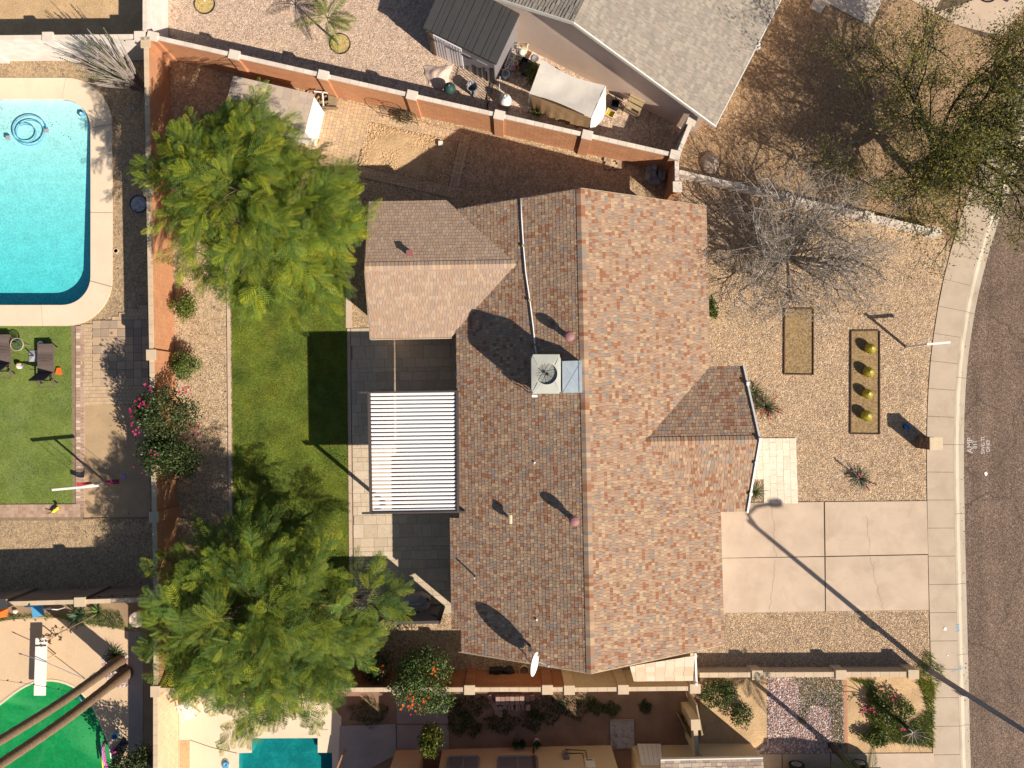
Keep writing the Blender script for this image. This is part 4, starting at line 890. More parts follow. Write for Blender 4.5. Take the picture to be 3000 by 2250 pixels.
MB().tube([b0+Vector((0,0,-.1)),b0+Vector((0,0,.28))],.06,10).build('pipe',M['tan_metal'],t); MB().tube([b0+Vector((.02,-.17,.3)),b0+Vector((.02,.17,.3))],.09,12).build('hood',M['tan_metal'],t,False); MB().poly([b0+Vector((-.25,-.2,-.1)),b0+Vector((.1,-.2,.07)),b0+Vector((.1,.2,.07)),b0+Vector((-.25,.2,-.1))]).build('flashing',M['tan_metal'],t)
p=onroof(1390,1693,.35); b0=Vector((p.x,p.y,mz(p.xy.dot(EU)))); t=thing('vent_pipe','thin brown plumbing pipe low on the rear slope','pipe',b0); MB().tube([b0+Vector((0,0,-.1)),b0+Vector((0,0,.42))],.032,10).build('pipe',M['brown'],t); MB().tube([b0+Vector((0,0,.38)),b0+Vector((0,0,.43))],.038,10).build('collar',M['tan_metal'],t)
p=onroof(1553,1904,.5); b0=Vector((p.x,p.y,mz(p.xy.dot(EU)))); t=thing('vent_pipe','cream capped vent pipe beside the satellite dish','pipe',b0); MB().tube([b0+Vector((0,0,-.1)),b0+Vector((0,0,.5))],.06,12).build('pipe',M['brown'],t); MB().lathe([(.085,.44),(.09,.5),(.07,.53)],14,o=b0).build('cap',M['cream'],t)
for i,(x,y) in enumerate([(1566,1355),(1572,1815)]):
    c=onroof(x,y,.03); o=MB().lathe([(.035,-.02),(.04,.015),(.02,.03)],10,o=c).build('roof_flange',M['white']); tag(o,['tiny white flange on the rear slope east of the pergola','tiny white flange on the rear slope above the satellite dish'][i],'flange',group='small white roof flanges')
# conduit lying on the roof
pts=[onroof(x,y,.05) for x,y in ((1525,581),(1528,640),(1533,720),(1540,800),(1552,880),(1562,960),(1567,1010),(1573,1042))]
t=thing('conduit','white conduit running down the roof to the air conditioner','conduit',pts[0]); MB().tube(pts,.028,8).build('pipe',M['white_alu'],t,True)
for q in (2,4,6): c=pts[q]; MB().box(c.x-.05,c.x+.05,c.y-.05,c.y+.05,c.z-.05,c.z+.035).build('support',M['wood_light'],t)
# air conditioner
az=5.3; A=[P(1555,1041,az),P(1641,1036,az),P(1645,1150,az),P(1559,1156,az)]
cx=sum(A,Vector())/4; ac=thing('air_conditioner','grey rooftop air conditioner with round fan grille and metal duct','air conditioner',Vector((cx.x,cx.y,mz(cx.xy.dot(EU)))))
zb=4.2; body=MB(); ins=[p.lerp(cx,.03) for p in A]; body.hexa([Vector((p.x,p.y,zb)) for p in (ins[3],ins[2],ins[1],ins[0])]+[Vector((p.x,p.y,az-.05)) for p in (ins[3],ins[2],ins[1],ins[0])]); body.build('cabinet',M['ac_paint'],ac)
fc=A[0].lerp(A[2],.5)+Vector((.02,.0,0)); fr=.40; n=32
lid=MB(); ring=[fc+Vector((math.cos(6.2832*i/n)*fr,math.sin(6.2832*i/n)*fr,.0)) for i in range(n)]
def sq(i):
    a=6.2832*i/n; d=Vector((math.cos(a),math.sin(a))); hx=(A[1]-A[0]).length/2; hy=(A[0]-A[3]).length/2; k=min(hx/max(abs(d.x),1e-6),hy/max(abs(d.y),1e-6)); return Vector((cx.x+d.x*k,cx.y+d.y*k,az))
out=[sq(i) for i in range(n)]
for i in range(n):
    j=(i+1)%n; r0=ring[i]+Vector((0,0,.05)); r1=ring[j]+Vector((0,0,.05)); lid.poly([out[i],out[j],r1,r0]); lid.poly([r0,r1,ring[j]-Vector((0,0,.1)),ring[i]-Vector((0,0,.1))]); lid.poly([out[j],out[i],out[i]-Vector((0,0,.07)),out[j]-Vector((0,0,.07))])
lo=lid.build('lid',M['ac_paint'],ac)
for sx in (-1,1):
    for sy in (-1,1): MB().tube([fc+Vector((sx*.33,sy*.33,.05)),Vector((cx.x+sx*.47,cx.y+sy*.62,az+.012))],.012,5).build('rib',M['ac_paint'],lo)
fan=MB().lathe([(fr-.01,-.35),(fr-.01,-.34)],24,o=fc).build('fan_well',M['grille'],ac)
bl=MB()
for i in range(4):
    a=i*1.5708+.4; d=Vector((math.cos(a),math.sin(a),0)); y=Vector((-d.y,d.x,0)); bl.poly([fc+d*.08-y*.05+Vector((0,0,-.25)),fc+d*.36-y*.02+Vector((0,0,-.25)),fc+d*.36+y*.22+Vector((0,0,-.17)),fc+d*.08+y*.08+Vector((0,0,-.2))])
bl.build('fan_blades',M['steel'],fan)
gr=MB()
for i in range(8): a=i*.7854+.2; gr.bar(fc+Vector((0,0,.055)),fc+Vector((math.cos(a)*fr,math.sin(a)*fr,.05)),.012,.008)
for r in (.06,.1,.14,.18,.22,.26,.3,.34,.38): gr.tube([fc+Vector((math.cos(6.2832*i/28)*r,math.sin(6.2832*i/28)*r,.052)) for i in range(29)],.0045,4)
gr.lathe([(.07,.05),(.07,.065)],14,o=fc); gr.build('fan_grille',M['grille'],ac)
D=[P(1647,1058,5.12),P(1704,1056,4.98),P(1706,1150,4.98),P(1648,1151,5.12)]
d=MB(); lo_=[Vector((p.x,p.y,4.35)) for p in D]; d.raw(D+lo_,[(3,2,1,0),(4,5,6,7),(0,1,5,4),(1,2,6,5),(2,3,7,6),(3,0,4,7)]); du=d.build('duct',M['steel'],ac)
for a,b in ((0,2),(1,3)): MB().bar(D[a]+Vector((0,0,.006)),D[b]+Vector((0,0,.006)),.02,.008).build('crease',M['steel'],du)
MB().bar(D[1].lerp(D[0],.15)+Vector((0,0,.012)),D[2].lerp(D[3],.15)+Vector((0,0,.012)),.03,.02).build('seam',M['steel'],du)
for x,y in ((1560,1060),(1560,1135),(1640,1060),(1640,1135)):
    c=P(x,y,4.25); MB().box(c.x-.05,c.x+.05,c.y-.05,c.y+.05,mz(c.xy.dot(EU))-.1,4.22).build('stand',M['wood_light'],ac)
for dy in (0,.12): 
    a=Vector((A[3].x-.02,A[3].y+.1+dy,4.6)); e=onroof(1505,1122-dy*60,.05); MB().tube([a,a+Vector((-.12,0,-.1)),(a+e)/2+Vector((0,.02,-.02)),e],.018,6).build('refrigerant_line',M['black'],ac)
c=P(1567,1160,4.5); MB().box(c.x-.12,c.x+.1,c.y-.05,c.y+.04,4.35,4.55).build('junction_box',M['white'],ac)
# satellite dish
dc=P(1566,1946,4.6); ds=thing('satellite_dish','white satellite dish on a mast at the south edge of the roof','satellite dish',Vector((dc.x-.3,dc.y,mz((dc.x-.3)))))
nrm=Vector((.93,-.10,.36)).normalized(); rot=nrm.to_track_quat('Z','Y').to_matrix()
MB().lathe([(.02,-.1),(.2,-.085),(.34,-.045),(.44,0),(.45,.005),(.44,.012),(.34,-.03),(.2,-.07),(.02,-.085)],28,M=rot,o=dc).build('reflector',M['white_alu'],ds,True)
e=dc+nrm*.62+Vector((0,0,-.2)); MB().tube([dc-Vector((0,0,.4))+nrm*.02,e],.02,6).build('feed_arm',M['steel'],ds); MB().tube([e-nrm*.03,e+Vector((0,0,.08))-nrm*.1],.055,10).build('receiver',M['grey_plastic'],ds)
bp_=Vector((dc.x-.3,dc.y+.05,mz(dc.x-.3)-.15)); MB().tube([bp_,bp_+Vector((0,0,.5)),dc-nrm*.1],.025,8).build('mast',M['steel'],ds); MB().tube([bp_+Vector((-.2,.3,-.05)),bp_+Vector((0,0,.45))],.014,6).build('strut',M['steel'],ds)
# ================================================================== NORTH NEIGHBOUR: house and shed
NA=P(1550,145); ND=(P(1988,371)-NA).normalized(); NO=Vector((-ND.y,ND.x,0))      # along the gable wall, into the house
def NB(s,t,z=0): q=NA+ND*s+NO*t; return Vector((q.x,q.y,z))
nh=thing('house','pink stucco house with a grey brown shingle roof behind the orange wall','house',NB(2,4))
nz0=4.75; ns=.32; nr=2.0; L0=-.42; L1=13
def nz(s): return nz0-ns*abs(s-nr)
wb=MB(); pts=[(-3.6,0),(nr,0),(8.45,0),(8.45,12.6),(-3.6,12.6)]
for i in range(5):
    a=pts[i]; b=pts[(i+1)%5]; wb.poly([NB(*a,-.1),NB(*b,-.1),NB(*b,nz(b[0])-.1),NB(*a,nz(a[0])-.1)])
wb.build('wall',M['stucco_pink'],nh)
E_=[NB(8.93,L0,nz(8.93)),NB(8.93,L1,nz(8.93)),NB(nr,L1,nz0),NB(nr,L0,nz0)]; W_=[NB(nr,L0,nz0),NB(nr,L1,nz0),NB(-4.1,L1,nz(-4.1)),NB(-4.1,L0,nz(-4.1))]
nro=roof_slab([E_,W_],.12).build('roof',M['roof_felt'],nh)
shingle(nro,[E_],NB(8.93,L0,nz(8.93)),NO,(-ND+Vector((0,0,ns))).normalized(),GSH,[1]*7,.15,(.12,.30),21,.014)
DSH=[(.125,.105,.09),(.145,.12,.105),(.11,.095,.085)]
shingle(nro,[W_],NB(-4.1,L0,nz(-4.1)),NO,(ND+Vector((0,0,ns))).normalized(),GSH,[1]*7,.15,(.28,.34),22,.03)
shingles_done(nro,GSH)
ridge(nro,NB(nr,L0,nz0),NB(nr,L1,nz0),ns,None,GSH,0)
for a,b in ((NB(-4.1,L0-.02,nz(-4.1)),NB(nr,L0-.02,nz0)),(NB(nr,L0-.02,nz0),NB(8.96,L0-.02,nz(8.93))),(NB(8.95,L0,nz(8.93)),NB(8.95,L1,nz(8.93)))): MB().bar(a+Vector((0,0,-.06)),b+Vector((0,0,-.06)),.05,.17).build('fascia',M['offwhite'],nh)
c=P(2233,120,3.0); t=thing('wall_light','small white twin flood light at the pink house eave','light',Vector((c.x,c.y,2.4)))
MB().box(c.x-.03,c.x+.03,c.y-.03,c.y+.03,2.35,2.5).build('bracket',M['white'],t)
for s in (-.07,.09): MB().lathe([(.03,-.05),(.06,.03),(.055,.07)],12,o=(c.x+.02,c.y+s,2.52)).build('lamp_head',M['white'],t,True)
# shed
sz=2.1; SB=P(1451,247); SL0=P(1262,152); sx=(SB-SL0).normalized(); sy=Vector((-sx.y,sx.x,0)); sw=(SB-SL0).length; sd=2.15
def S(a,b,z): q=SL0+sx*a+sy*b; return Vector((q.x,q.y,z))
sh=thing('garden_shed','grey resin garden shed with a dark charcoal panel roof','shed',S(sw/2,sd/2,0))
b=MB()
for (a0,b0,z0),(a1,b1,z1) in zip([(0,0,sz),(sw,0,sz),(sw,sd,sz+.35),(0,sd,sz+.35)],[(sw,0,sz),(sw,sd,sz+.35),(0,sd,sz+.35),(0,0,sz)]): b.poly([S(a0,b0,0),S(a1,b1,0),S(a1,b1,z1),S(a0,b0,z0)])
M['shed_wall']=mat('shed_wall',(.20,.19,.205),.7,.06,2,.06,30); M['shed_roof']=mat('shed_roof',(.050,.050,.052),.6,.08,2,.12,60,.15,60); M['shed_door']=mat('shed_door',(.74,.71,.74),.6,.04,2,.05,30)
b.build('wall',M['shed_wall'],sh)
rq=[S(-.08,-.06,sz-.01),S(sw+.12,-.06,sz-.01),S(sw+.12,sd+.1,sz+.4),S(-.08,sd+.1,sz+.4)]; rf=roof_slab([[p+Vector((0,0,.05)) for p in rq]],.09).build('roof',M['shed_roof'],sh)
for i in range(9):
    f0=i/9+.004; f1=(i+1)/9-.004; up=Vector((0,0,.05)); g=[rq[0].lerp(rq[1],f0),rq[0].lerp(rq[1],f1),rq[3].lerp(rq[2],f1),rq[3].lerp(rq[2],f0)]
    lo=[p+up for p in g]; hi=[p+up+Vector((0,0,.025)) for p in g]; MB().hexa(lo+hi).build('roof_panel',M['shed_roof'],rf)
    MB().bar((hi[0]+hi[1])/2+Vector((0,0,.004)),(hi[3]+hi[2])/2+Vector((0,0,.004)),.02,.014).build('rib',M['shed_roof'],rf) if i%2 else None
for a0,a1,m,nm in ((.34,1.02,'shed_door','door'),(1.03,1.70,'shed_door','door')):
    d=MB().hexa([S(a0,-.035,.03),S(a1,-.035,.03),S(a1,.01,.03),S(a0,.01,.03),S(a0,-.035,1.85),S(a1,-.035,1.85),S(a1,.01,1.85),S(a0,.01,1.85)]).build(nm,M[m],sh)
    for j in range(1,5):
        x=a0+(a1-a0)*j/5; MB().bar(S(x,-.04,.08),S(x,-.04,1.8),.014,.012,up=tuple(sy)).build('groove',M['shed_wall'],d)
MB().bar(S(.25,-.05,.03),S(.25,-.05,1.9),.12,.05,up=tuple(sy)).build('post',M['brown'],sh)
for x in (2.3,2.6,2.9): MB().bar(S(x,-.02,.0),S(x,-.02,.9),.05,.03,up=tuple(sy)).build('slat',M['wood_dark'],sh)
for x in (1.0,2.0,2.8): MB().bar(S(x-.25,-.22,sz-.1),S(x+.25,-.22,sz-.1),.05,.06).build('eave_clip',M['shed_wall'],sh)
# open stack of metal shelf racks leaning on the shed
# black steel fence with gate between shed and wall
ga=P(1447,246); gb=P(1428,318)
def iron_fence(name,label,a,b,h,n,par=None):
    t=thing(name,label,'fence',(a+b)/2); d=(b-a)
    for z in (.15,h-.12): MB().bar(a+Vector((0,0,z)),b+Vector((0,0,z)),.03,.03).build('rail',M['black'],t)
    for i in range(n):
        p=a+d*(i/(n-1)); MB().bar(p+Vector((0,0,.03)),p+Vector((0,0,h)),.02 if 0<i<n-1 else .05,.02 if 0<i<n-1 else .05,up=(1,0,0)).build('picket' if 0<i<n-1 else 'post',M['black'],t)
iron_fence('iron_fence','black iron picket fence between the shed and the orange wall',ga,gb,1.5,12)
# ---- canopy of canvas sheets
cz=1.85; T=[P(1588,173,cz),P(1775,250,cz),P(1732,346,cz),P(1551,275,cz)]
cn=thing('tarp_canopy','white canvas canopy with a brown side sheet beside the pink house','canopy',sum((Vector((p.x,p.y,0)) for p in T),Vector())/4)
def cloth(name,q,m,nu=14,nv=10,sag=0.12,wr=.02,drop=None,parent=cn,seed=1):
    rnd=random.Random(seed); b=MB(); g={}
    for i in range(nu+1):
        for j in range(nv+1):
            u=i/nu; v=j/nv; p=q[0].lerp(q[1],u).lerp(q[3].lerp(q[2],u),v); e=math.sin(math.pi*u)*math.sin(math.pi*v)
            p=p+Vector((0,0,-sag*e+wr*math.sin(u*17+v*5)*math.sin(v*9+u*3)*(.3+e)))
            if drop: p=drop(p,u,v)
            g[i,j]=len(b.v); b.v.append(tuple(p))
    for i in range(nu):
        for j in range(nv): b.f.append((g[i,j],g[i+1,j],g[i+1,j+1],g[i,j+1])); b.c.append(None)
    return b.build(name,m,parent,True)
pull=lambda p,u,v: p+ (Vector((.12,-.20,0))*math.sin(math.pi*u)*(1-v)) + (Vector((-.1,.16,0))*math.sin(math.pi*u)*v)
cloth('canopy_sheet',[T[3],T[2],T[1],T[0]],M['canvas'],drop=lambda p,u,v: p+Vector((-.08,.2,0))*math.sin(math.pi*u)*(1-v)*.6+Vector((-.12,-.25,0))*math.sin(math.pi*u)*v*.7)
F3=Vector((T[3].x,T[3].y,0)); F2=Vector((T[2].x,T[2].y,0)); od=Vector((-.45,-.89,0))
cloth('side_sheet',[F3+Vector((.15,0,.75)),F2+Vector((0,0,.75)),T[2]+Vector((0,0,-.02)),T[3]+Vector((0,0,-.02))],M['canvas_brown'],18,8,0,.05,drop=lambda p,u,v: p+od*(.32*(1-v)*math.sin(math.pi*(u*.8+.1)))+Vector((0,0,.25*(1-v)*math.sin(math.pi*u)))+od*.05*math.sin(u*40)*(1-v))
T1=Vector((T[1].x,T[1].y,.9)); cloth('end_sheet',[Vector((T[2].x+.1,T[2].y-.05,.45)),Vector((T[1].x+.12,T[1].y-.25,.9)),T[1]+Vector((0,0,.02)),T[2]+Vector((0,0,.02))],M['white'],10,8,0,.05,drop=lambda p,u,v: p+Vector((.25,-.05,0))*(1-v)*math.sin(math.pi*u))
for p in T: MB().tube([Vector((p.x,p.y,0)),p],.02,6).build('pole',M['steel'],cn)
# ================================================================== SOUTH NEIGHBOUR
s_h=thing('house','cream stucco house at the lower edge with two shaded windows','house',P(1500,2300,0))
def SW_(x,y,z=0): return P(x,y,z)
b=MB(); wl=[(1160,2197),(1240,2196),(1240,2260),(1296,2258),(1296,2195),(1790,2183),(1800,2420),(1150,2420)]
G=[P(x,y,0) for x,y in wl]
for i in range(len(G)):
    a,c=G[i],G[(i+1)%len(G)]; b.poly([a+Vector((0,0,-.05)),c+Vector((0,0,-.05)),c+Vector((0,0,2.6)),a+Vector((0,0,2.6))])
b.build('wall',M['stucco_cream'],s_h)
MB().poly([p+Vector((0,0,2.6)) for p in G[::-1]]).build('roof',M['roof_felt'],s_h)
M['screen_pane']=mat('window_screen',(.17,.17,.19),.4,.08,2,.08,40,spec=.4)
def swin(x0,x1):
    a=P(x0,2192,0); c=P(x1,2190,0); n=Vector((0,1,0)); z0=.95; z1=2.15
    f=MB(); 
    for p,q in (((a,z0),(c,z0)),((a,z1),(c,z1))): f.bar(p[0]+n*.02+Vector((0,0,p[1])),q[0]+n*.02+Vector((0,0,q[1])),.1,.08)
    for p in (a,c,(a+c)/2): f.bar(p+n*.02+Vector((0,0,z0)),p+n*.02+Vector((0,0,z1)),.08,.1,up=(1,0,0))
    w=f.build('window',M['grey'],s_h); m_=(a+c)/2
    for p,q in ((a,m_),(m_,c)): MB().poly([q+n*.03+Vector((0,0,z0)),p+n*.03+Vector((0,0,z0)),p+n*.03+Vector((0,0,z1)),q+n*.03+Vector((0,0,z1))]).build('pane',M['screen_pane'],w)
    MB().bar(a+n*.06+Vector((0,0,z0-.06)),c+n*.06+Vector((0,0,z0-.06)),.14,.06).build('sill',M['stucco_tan'],w)
swin(1320,1405); swin(1460,1570)
# service gear on that wall
def wbox(name,label,cat,x,y,w,d,h,z,m,extra=None,grp=None):
    c=P(x,y,0); t=thing(name,label,cat,c); MB().box(c.x-w/2,c.x+w/2,c.y-d/2,c.y+d/2,z,z+h).build('case',m,t)
    if extra: extra(t,c)
    return t
wbox('electric_meter','grey electric meter with conduit on the cream wall','meter',1653,2184,.26,.16,.6,.6,M['grey'],lambda t,c:(MB().lathe([(.1,0),(.1,.08)],14,M=Matrix.Rotation(-1.57,3,'X'),o=(c.x,c.y+.08,1.05)).build('dial',M['glass'],t),MB().tube([(c.x+.1,c.y,.7),(c.x+.75,c.y,.7),(c.x+.75,c.y-.02,1.6)],.02,6).build('conduit',M['brown'],t),MB().tube([(c.x,c.y,.6),(c.x+.02,c.y,.35),(c.x+.9,c.y,.45),(c.x+.9,c.y,1.3)],.02,6).build('conduit',M['brown'],t)))
wbox('wall_box','white service box fixed to the cream wall','service box',1716,2186,.42,.2,.75,1.3,M['offwhite'],lambda t,c: MB().box(c.x-.15,c.x+.15,c.y+.09,c.y+.115,1.4,1.45).build('slot',M['black'],t))
c=P(1562,2188,0); t=thing('drain_pipe','brown downpipe with an elbow on the cream wall','pipe',c); MB().tube([(c.x,c.y+.06,.15),(c.x,c.y+.06,2.2),(c.x-.12,c.y+.06,2.28)],.04,8).build('pipe',M['brown'],t)
for i,(x,y,s) in enumerate([(1510,2170,.22),(1572,2168,.26),(1530,2172,.2)]):
    c=P(x,y); t=thing('flower_pot','small potted plant at the foot of the cream wall, '+['left of three','right of three beside the downpipe','middle of three'][i],'plant pot',c,0); MB().lathe([(.1,0),(.15,.25),(.155,.27),(.13,.26)],14).build('pot',[M['brown'],M['offwhite'],M['blackplastic']][i],t)
    lf=MB()
    for k in range(18): a=k*2.4; d=Vector((math.cos(a),math.sin(a),.9+.5*random.random())).normalized(); q=d.cross(Vector((0,0,1))).normalized()*.035; o_=Vector((0,0,.24)); lf.poly([o_,o_+d*s*.6+q,o_+d*s*1.3,o_+d*s*.6-q],(.05,.09,.03))
    lf.build('leaves',M['leaf'],t)
# second building wing with shingle roof, white board, wooden gate and lattice
wgt=thing('house_wing','tan house wing with a pale brown shingle roof at the bottom edge','house',P(2060,2320,0))
b=MB(); G=[P(x,y,0) for x,y in ((1850,2184),(2035,2182),(2036,2178),(2200,2178),(2206,2420),(1850,2420))]
for i in range(len(G)):
    a,c=G[i],G[(i+1)%len(G)]; b.poly([a+Vector((0,0,-.05)),c+Vector((0,0,-.05)),c+Vector((0,0,2.25)),a+Vector((0,0,2.25))])
b.build('wall',M['stucco_cream'],wgt)
rz=2.5; q=[P(1935,2226,rz-.1),P(2235,2220,rz-.1),P(2250,2400,rz+.35),P(1935,2400,rz+.35)]; q=[q[1],q[0],q[3],q[2]]
ro=roof_slab([q],.14).build('roof',M['roof_felt'],wgt); ex=(q[1]-q[0]).normalized(); nn=ex.cross(q[3]-q[0]).normalized(); ev=nn.cross(ex)
WSH=[(.40,.30,.235),(.46,.35,.28),(.52,.42,.335),(.36,.28,.24),(.56,.46,.37)]
shingle(ro,[q],q[0],ex,ev,WSH,[1]*5,.15,(.2,.36),31); shingles_done(ro,WSH)
MB().bar(q[0]+Vector((0,0,-.05)),q[1]+Vector((0,0,-.05)),.05,.16).build('fascia',M['offwhite'],wgt)
# boards and slabs in the side yard
def plank_panel(name,label,cat,c4,n,m,th=.04):
    t=thing(name,label,cat,sum((Vector((p.x,p.y,0)) for p in c4),Vector())/4)
    for i in range(n):
        a=i/n+.006; b_=(i+1)/n-.006; g=[c4[0].lerp(c4[1],a),c4[0].lerp(c4[1],b_),c4[3].lerp(c4[2],b_),c4[3].lerp(c4[2],a)]
        nn=(g[1]-g[0]).cross(g[3]-g[0]).normalized(); MB().hexa([p-nn*th/2 for p in g]+[p+nn*th/2 for p in g]).build('plank',m,t)
    return t
plank_panel('white_gate','white plank gate leaning against the cream house wing','gate',[P(1866,2180,.1),P(1936,2180,.1),P(1943,2243,1.75),P(1880,2243,1.75)],5,M['white'])
t=thing('stone_slab','flaking grey and mauve concrete slab on the dirt','slab',P(1822,2150,0)); M['flaky']=mat('flaking_concrete',(.40,.35,.32),.95,.1,2,.1,40,.3,50,stain=(4.5,(.17,.12,.12),.9))
c=[P(x,y,0) for x,y in ((1788,2192),(1858,2190),(1856,2108),(1787,2109))]; MB().prism([(p.x,p.y) for p in c],0,.07).build('slab_top',M['flaky'],t); MB().bar(c[3]+Vector((0,0,.05)),c[2]+Vector((0,0,.05)),.06,.08).build('edge_strip',M['wood_light'],t)
c=[P(1983,2078,.4),P(2021,2118,.4),P(2028,2165,1.5),P(1985,2100,1.5)]; plank_panel('wood_board','dark weathered plywood board leaning by the lattice gate','board',[P(1980,2085,.02),P(2012,2150,.02),P(2030,2170,1.2),P(1990,2098,1.2)],3,M['wood'])
gt=thing('lattice_screen','brown diagonal wooden lattice screen beside the cream wall end','screen',P(2030,2060,0))
ga,gb=P(1998,2020,1.5),P(2042,2110,1.7); g0,g1=P(1990,2020,.3),P(2022,2100,.3)
fr=[P(2010,2016,0),P(2026,2098,0)]; hx=[p+Vector((0,0,1.75)) for p in fr]
for a,b_ in ((fr[0]+Vector((0,0,.1)),fr[1]+Vector((0,0,.1))),(hx[0],hx[1])): MB().bar(a,b_,.06,.06).build('rail',M['wood_light'],gt)
for a,b_ in zip(fr,hx): MB().bar(a,b_,.08,.08,up=(1,0,0)).build('post',M['wood_light'],gt)
for i in range(-8,10):
    for sg in (1,):
        y0=i/9; a=fr[0].lerp(fr[1],max(0,min(1,y0))); b_=fr[0].lerp(fr[1],max(0,min(1,y0+.9)))
        z0=.1+(max(0,min(1,y0))-y0)/.9*1.6; z1=.1+(max(0,min(1,y0+.9))-y0)/.9*1.6
        if abs((a-b_).length)>.03: MB().bar(a+Vector((0,0,z0)),b_+Vector((0,0,z1)),.035,.015,up=(1,0,0)).build('lath',M['wood_light'],gt)
# dark screen on the patio edge and grill under its cover
ps=thing('privacy_screen','black slatted privacy screen at the south end of the patio','screen',P(1200,1775,0))
a=P(1085,1778,0); b_=P(1302,1774,0); e=P(1308,1800,0)
for i in range(15):
    z=.1+i*.155; MB().bar(a+Vector((0,0,z)),b_+Vector((0,0,z)),.025,.125).build('slat',M['wood_dark'],ps)
for f in (0,.5,1): p=a.lerp(b_,f)+Vector((0,-.05,0)); MB().bar(p,p+Vector((0,0,2.38)),.07,.07,up=(1,0,0)).build('post',M['wood_dark'],ps)
MB().bar(a+Vector((0,0,2.4)),b_+Vector((0,0,2.4)),.12,.04).build('top_rail',M['bronze'],ps)
gc=P(1213,1755,0); gl=thing('barbecue','barbecue under a fitted grey fabric cover on the patio','barbecue',gc)
def ring(w,d,z,dx=0): return [Vector((gc.x+dx+x*w/2,gc.y+y*d/2,z)) for x,y in ((-1,-.55),(-.6,-1),(.55,-1),(1,-.5),(1,.45),(.5,1),(-.55,1),(-1,.5))]
b=MB(); rs=[ring(1.5,.75,.05),ring(1.5,.75,.75),ring(1.46,.7,.86),ring(.95,.42,1.12),ring(.7,.22,1.16)]
for A_,B_ in zip(rs,rs[1:]):
    for i in range(8): j=(i+1)%8; b.poly([A_[i],A_[j],B_[j],B_[i]])
b.poly(rs[-1]); b.build('cover',M['cover'],gl); MB().box(gc.x+.66,gc.x+.78,gc.y+.1,gc.y+.3,.76,.84).build('handle',M['black'],gl)
# small playhouse with tile roof below the big tree
ph=thing('playhouse','small white sided garden shed with tan tile roof half under the feathery tree','shed',P(840,350,0))
b0=P(951,331,0); d1=-WD; h=1.9
def PH(a,c,z): q=Vector((b0.x,b0.y,0))+Vector((*(-WD),0))*a-Vector((*WN,0))*c; return Vector((q.x,q.y,z))
b=MB()
for (a0,c0),(a1,c1) in zip([(0,0),(0,1.6),(3.4,1.6),(3.4,0)],[(0,1.6),(3.4,1.6),(3.4,0),(0,0)]): b.poly([PH(a1,c1,0),PH(a0,c0,0),PH(a0,c0,h+.12*(c0/1.6)),PH(a1,c1,h+.12*(c1/1.6))])
b.build('wall',M['white'],ph); q=[PH(-.04,-.04,h),PH(3.5,-.04,h),PH(3.5,1.7,h+.12),PH(-.04,1.7,h+.12)]
ro=roof_slab([q],.06).build('roof',M['sandjoint'],ph); ex=(q[1]-q[0]).normalized(); nn=ex.cross(q[3]-q[0]).normalized(); nn=nn if nn.z>0 else -nn; ev=nn.cross(ex); ev=ev if ev.dot(q[3]-q[0])>0 else -ev
PHS=[(.50,.40,.325),(.54,.43,.35),(.47,.37,.30),(.52,.405,.315)]
shingle(ro,[q],q[0],ex,ev,PHS,[1]*4,.26,(.33,.37),41); shingles_done(ro,PHS)
# ================================================================== TREES AND PLANTS
def frond_template(n=9, droop=.32, w=.30, lw=.042, seed=0):
    rnd=random.Random(seed); v=[]; f=[]
    def quad(a,b,c,d): k=len(v); v.extend([a,b,c,d]); f.append((k,k+1,k+2,k+3))
    def pt(t): return Vector((t-.12*t*t, 0.02*math.sin(t*5+seed), .12*t-droop*t*t))
    for i in range(4):
        a=pt(i/4); b=pt((i+1)/4); r=.010*(1-i/5); quad(a+Vector((0,-r,0)),b+Vector((0,-r*.7,0)),b+Vector((0,r*.7,0)),a+Vector((0,r,0)))
    for i in range(n):
        t=.14+.86*i/(n-1); p=pt(t); L=w*math.sin(math.pi*(.18+.74*(t-.1)/.95))*rnd.uniform(.85,1.1)
        for s in (-1,1):
            d=Vector((.62,s*.8,-.22+rnd.uniform(-.12,.12))).normalized(); e=p+d*L; q=Vector((d.y,-d.x,0)).normalized()*lw*.5; m=p+d*L*.45+Vector((0,0,.012))
            quad(p,m-q,e,m+q)
    return np.array([tuple(x) for x in v]),np.array(f)
FT=[frond_template(seed=s,droop=.22+.14*s) for s in range(3)]
def lumpy(dirs, seed, amp=.30):
    a=np.zeros(len(dirs)); r=np.random.default_rng(seed)
    for k in range(9):
        c=r.normal(size=3); c/=np.linalg.norm(c); a+=np.exp(-((1-dirs@c)/.16))*r.uniform(-.6,1.0)
    return 1+amp*a
def limb(mb,a,b,r0,r1,wig=.15,n=5,c=None,k=5):
    pts=[]; a=Vector(a); b=Vector(b); L=(b-a).length
    for i in range(n+1):
        t=i/n; p=a.lerp(b,t)+Vector((random.uniform(-1,1),random.uniform(-1,1),random.uniform(-.5,.5)))*wig*L*.2*math.sin(math.pi*t); pts.append(p)
    mb.tube(pts,[r0+(r1-r0)*i/n for i in range(n+1)],k,c); return pts
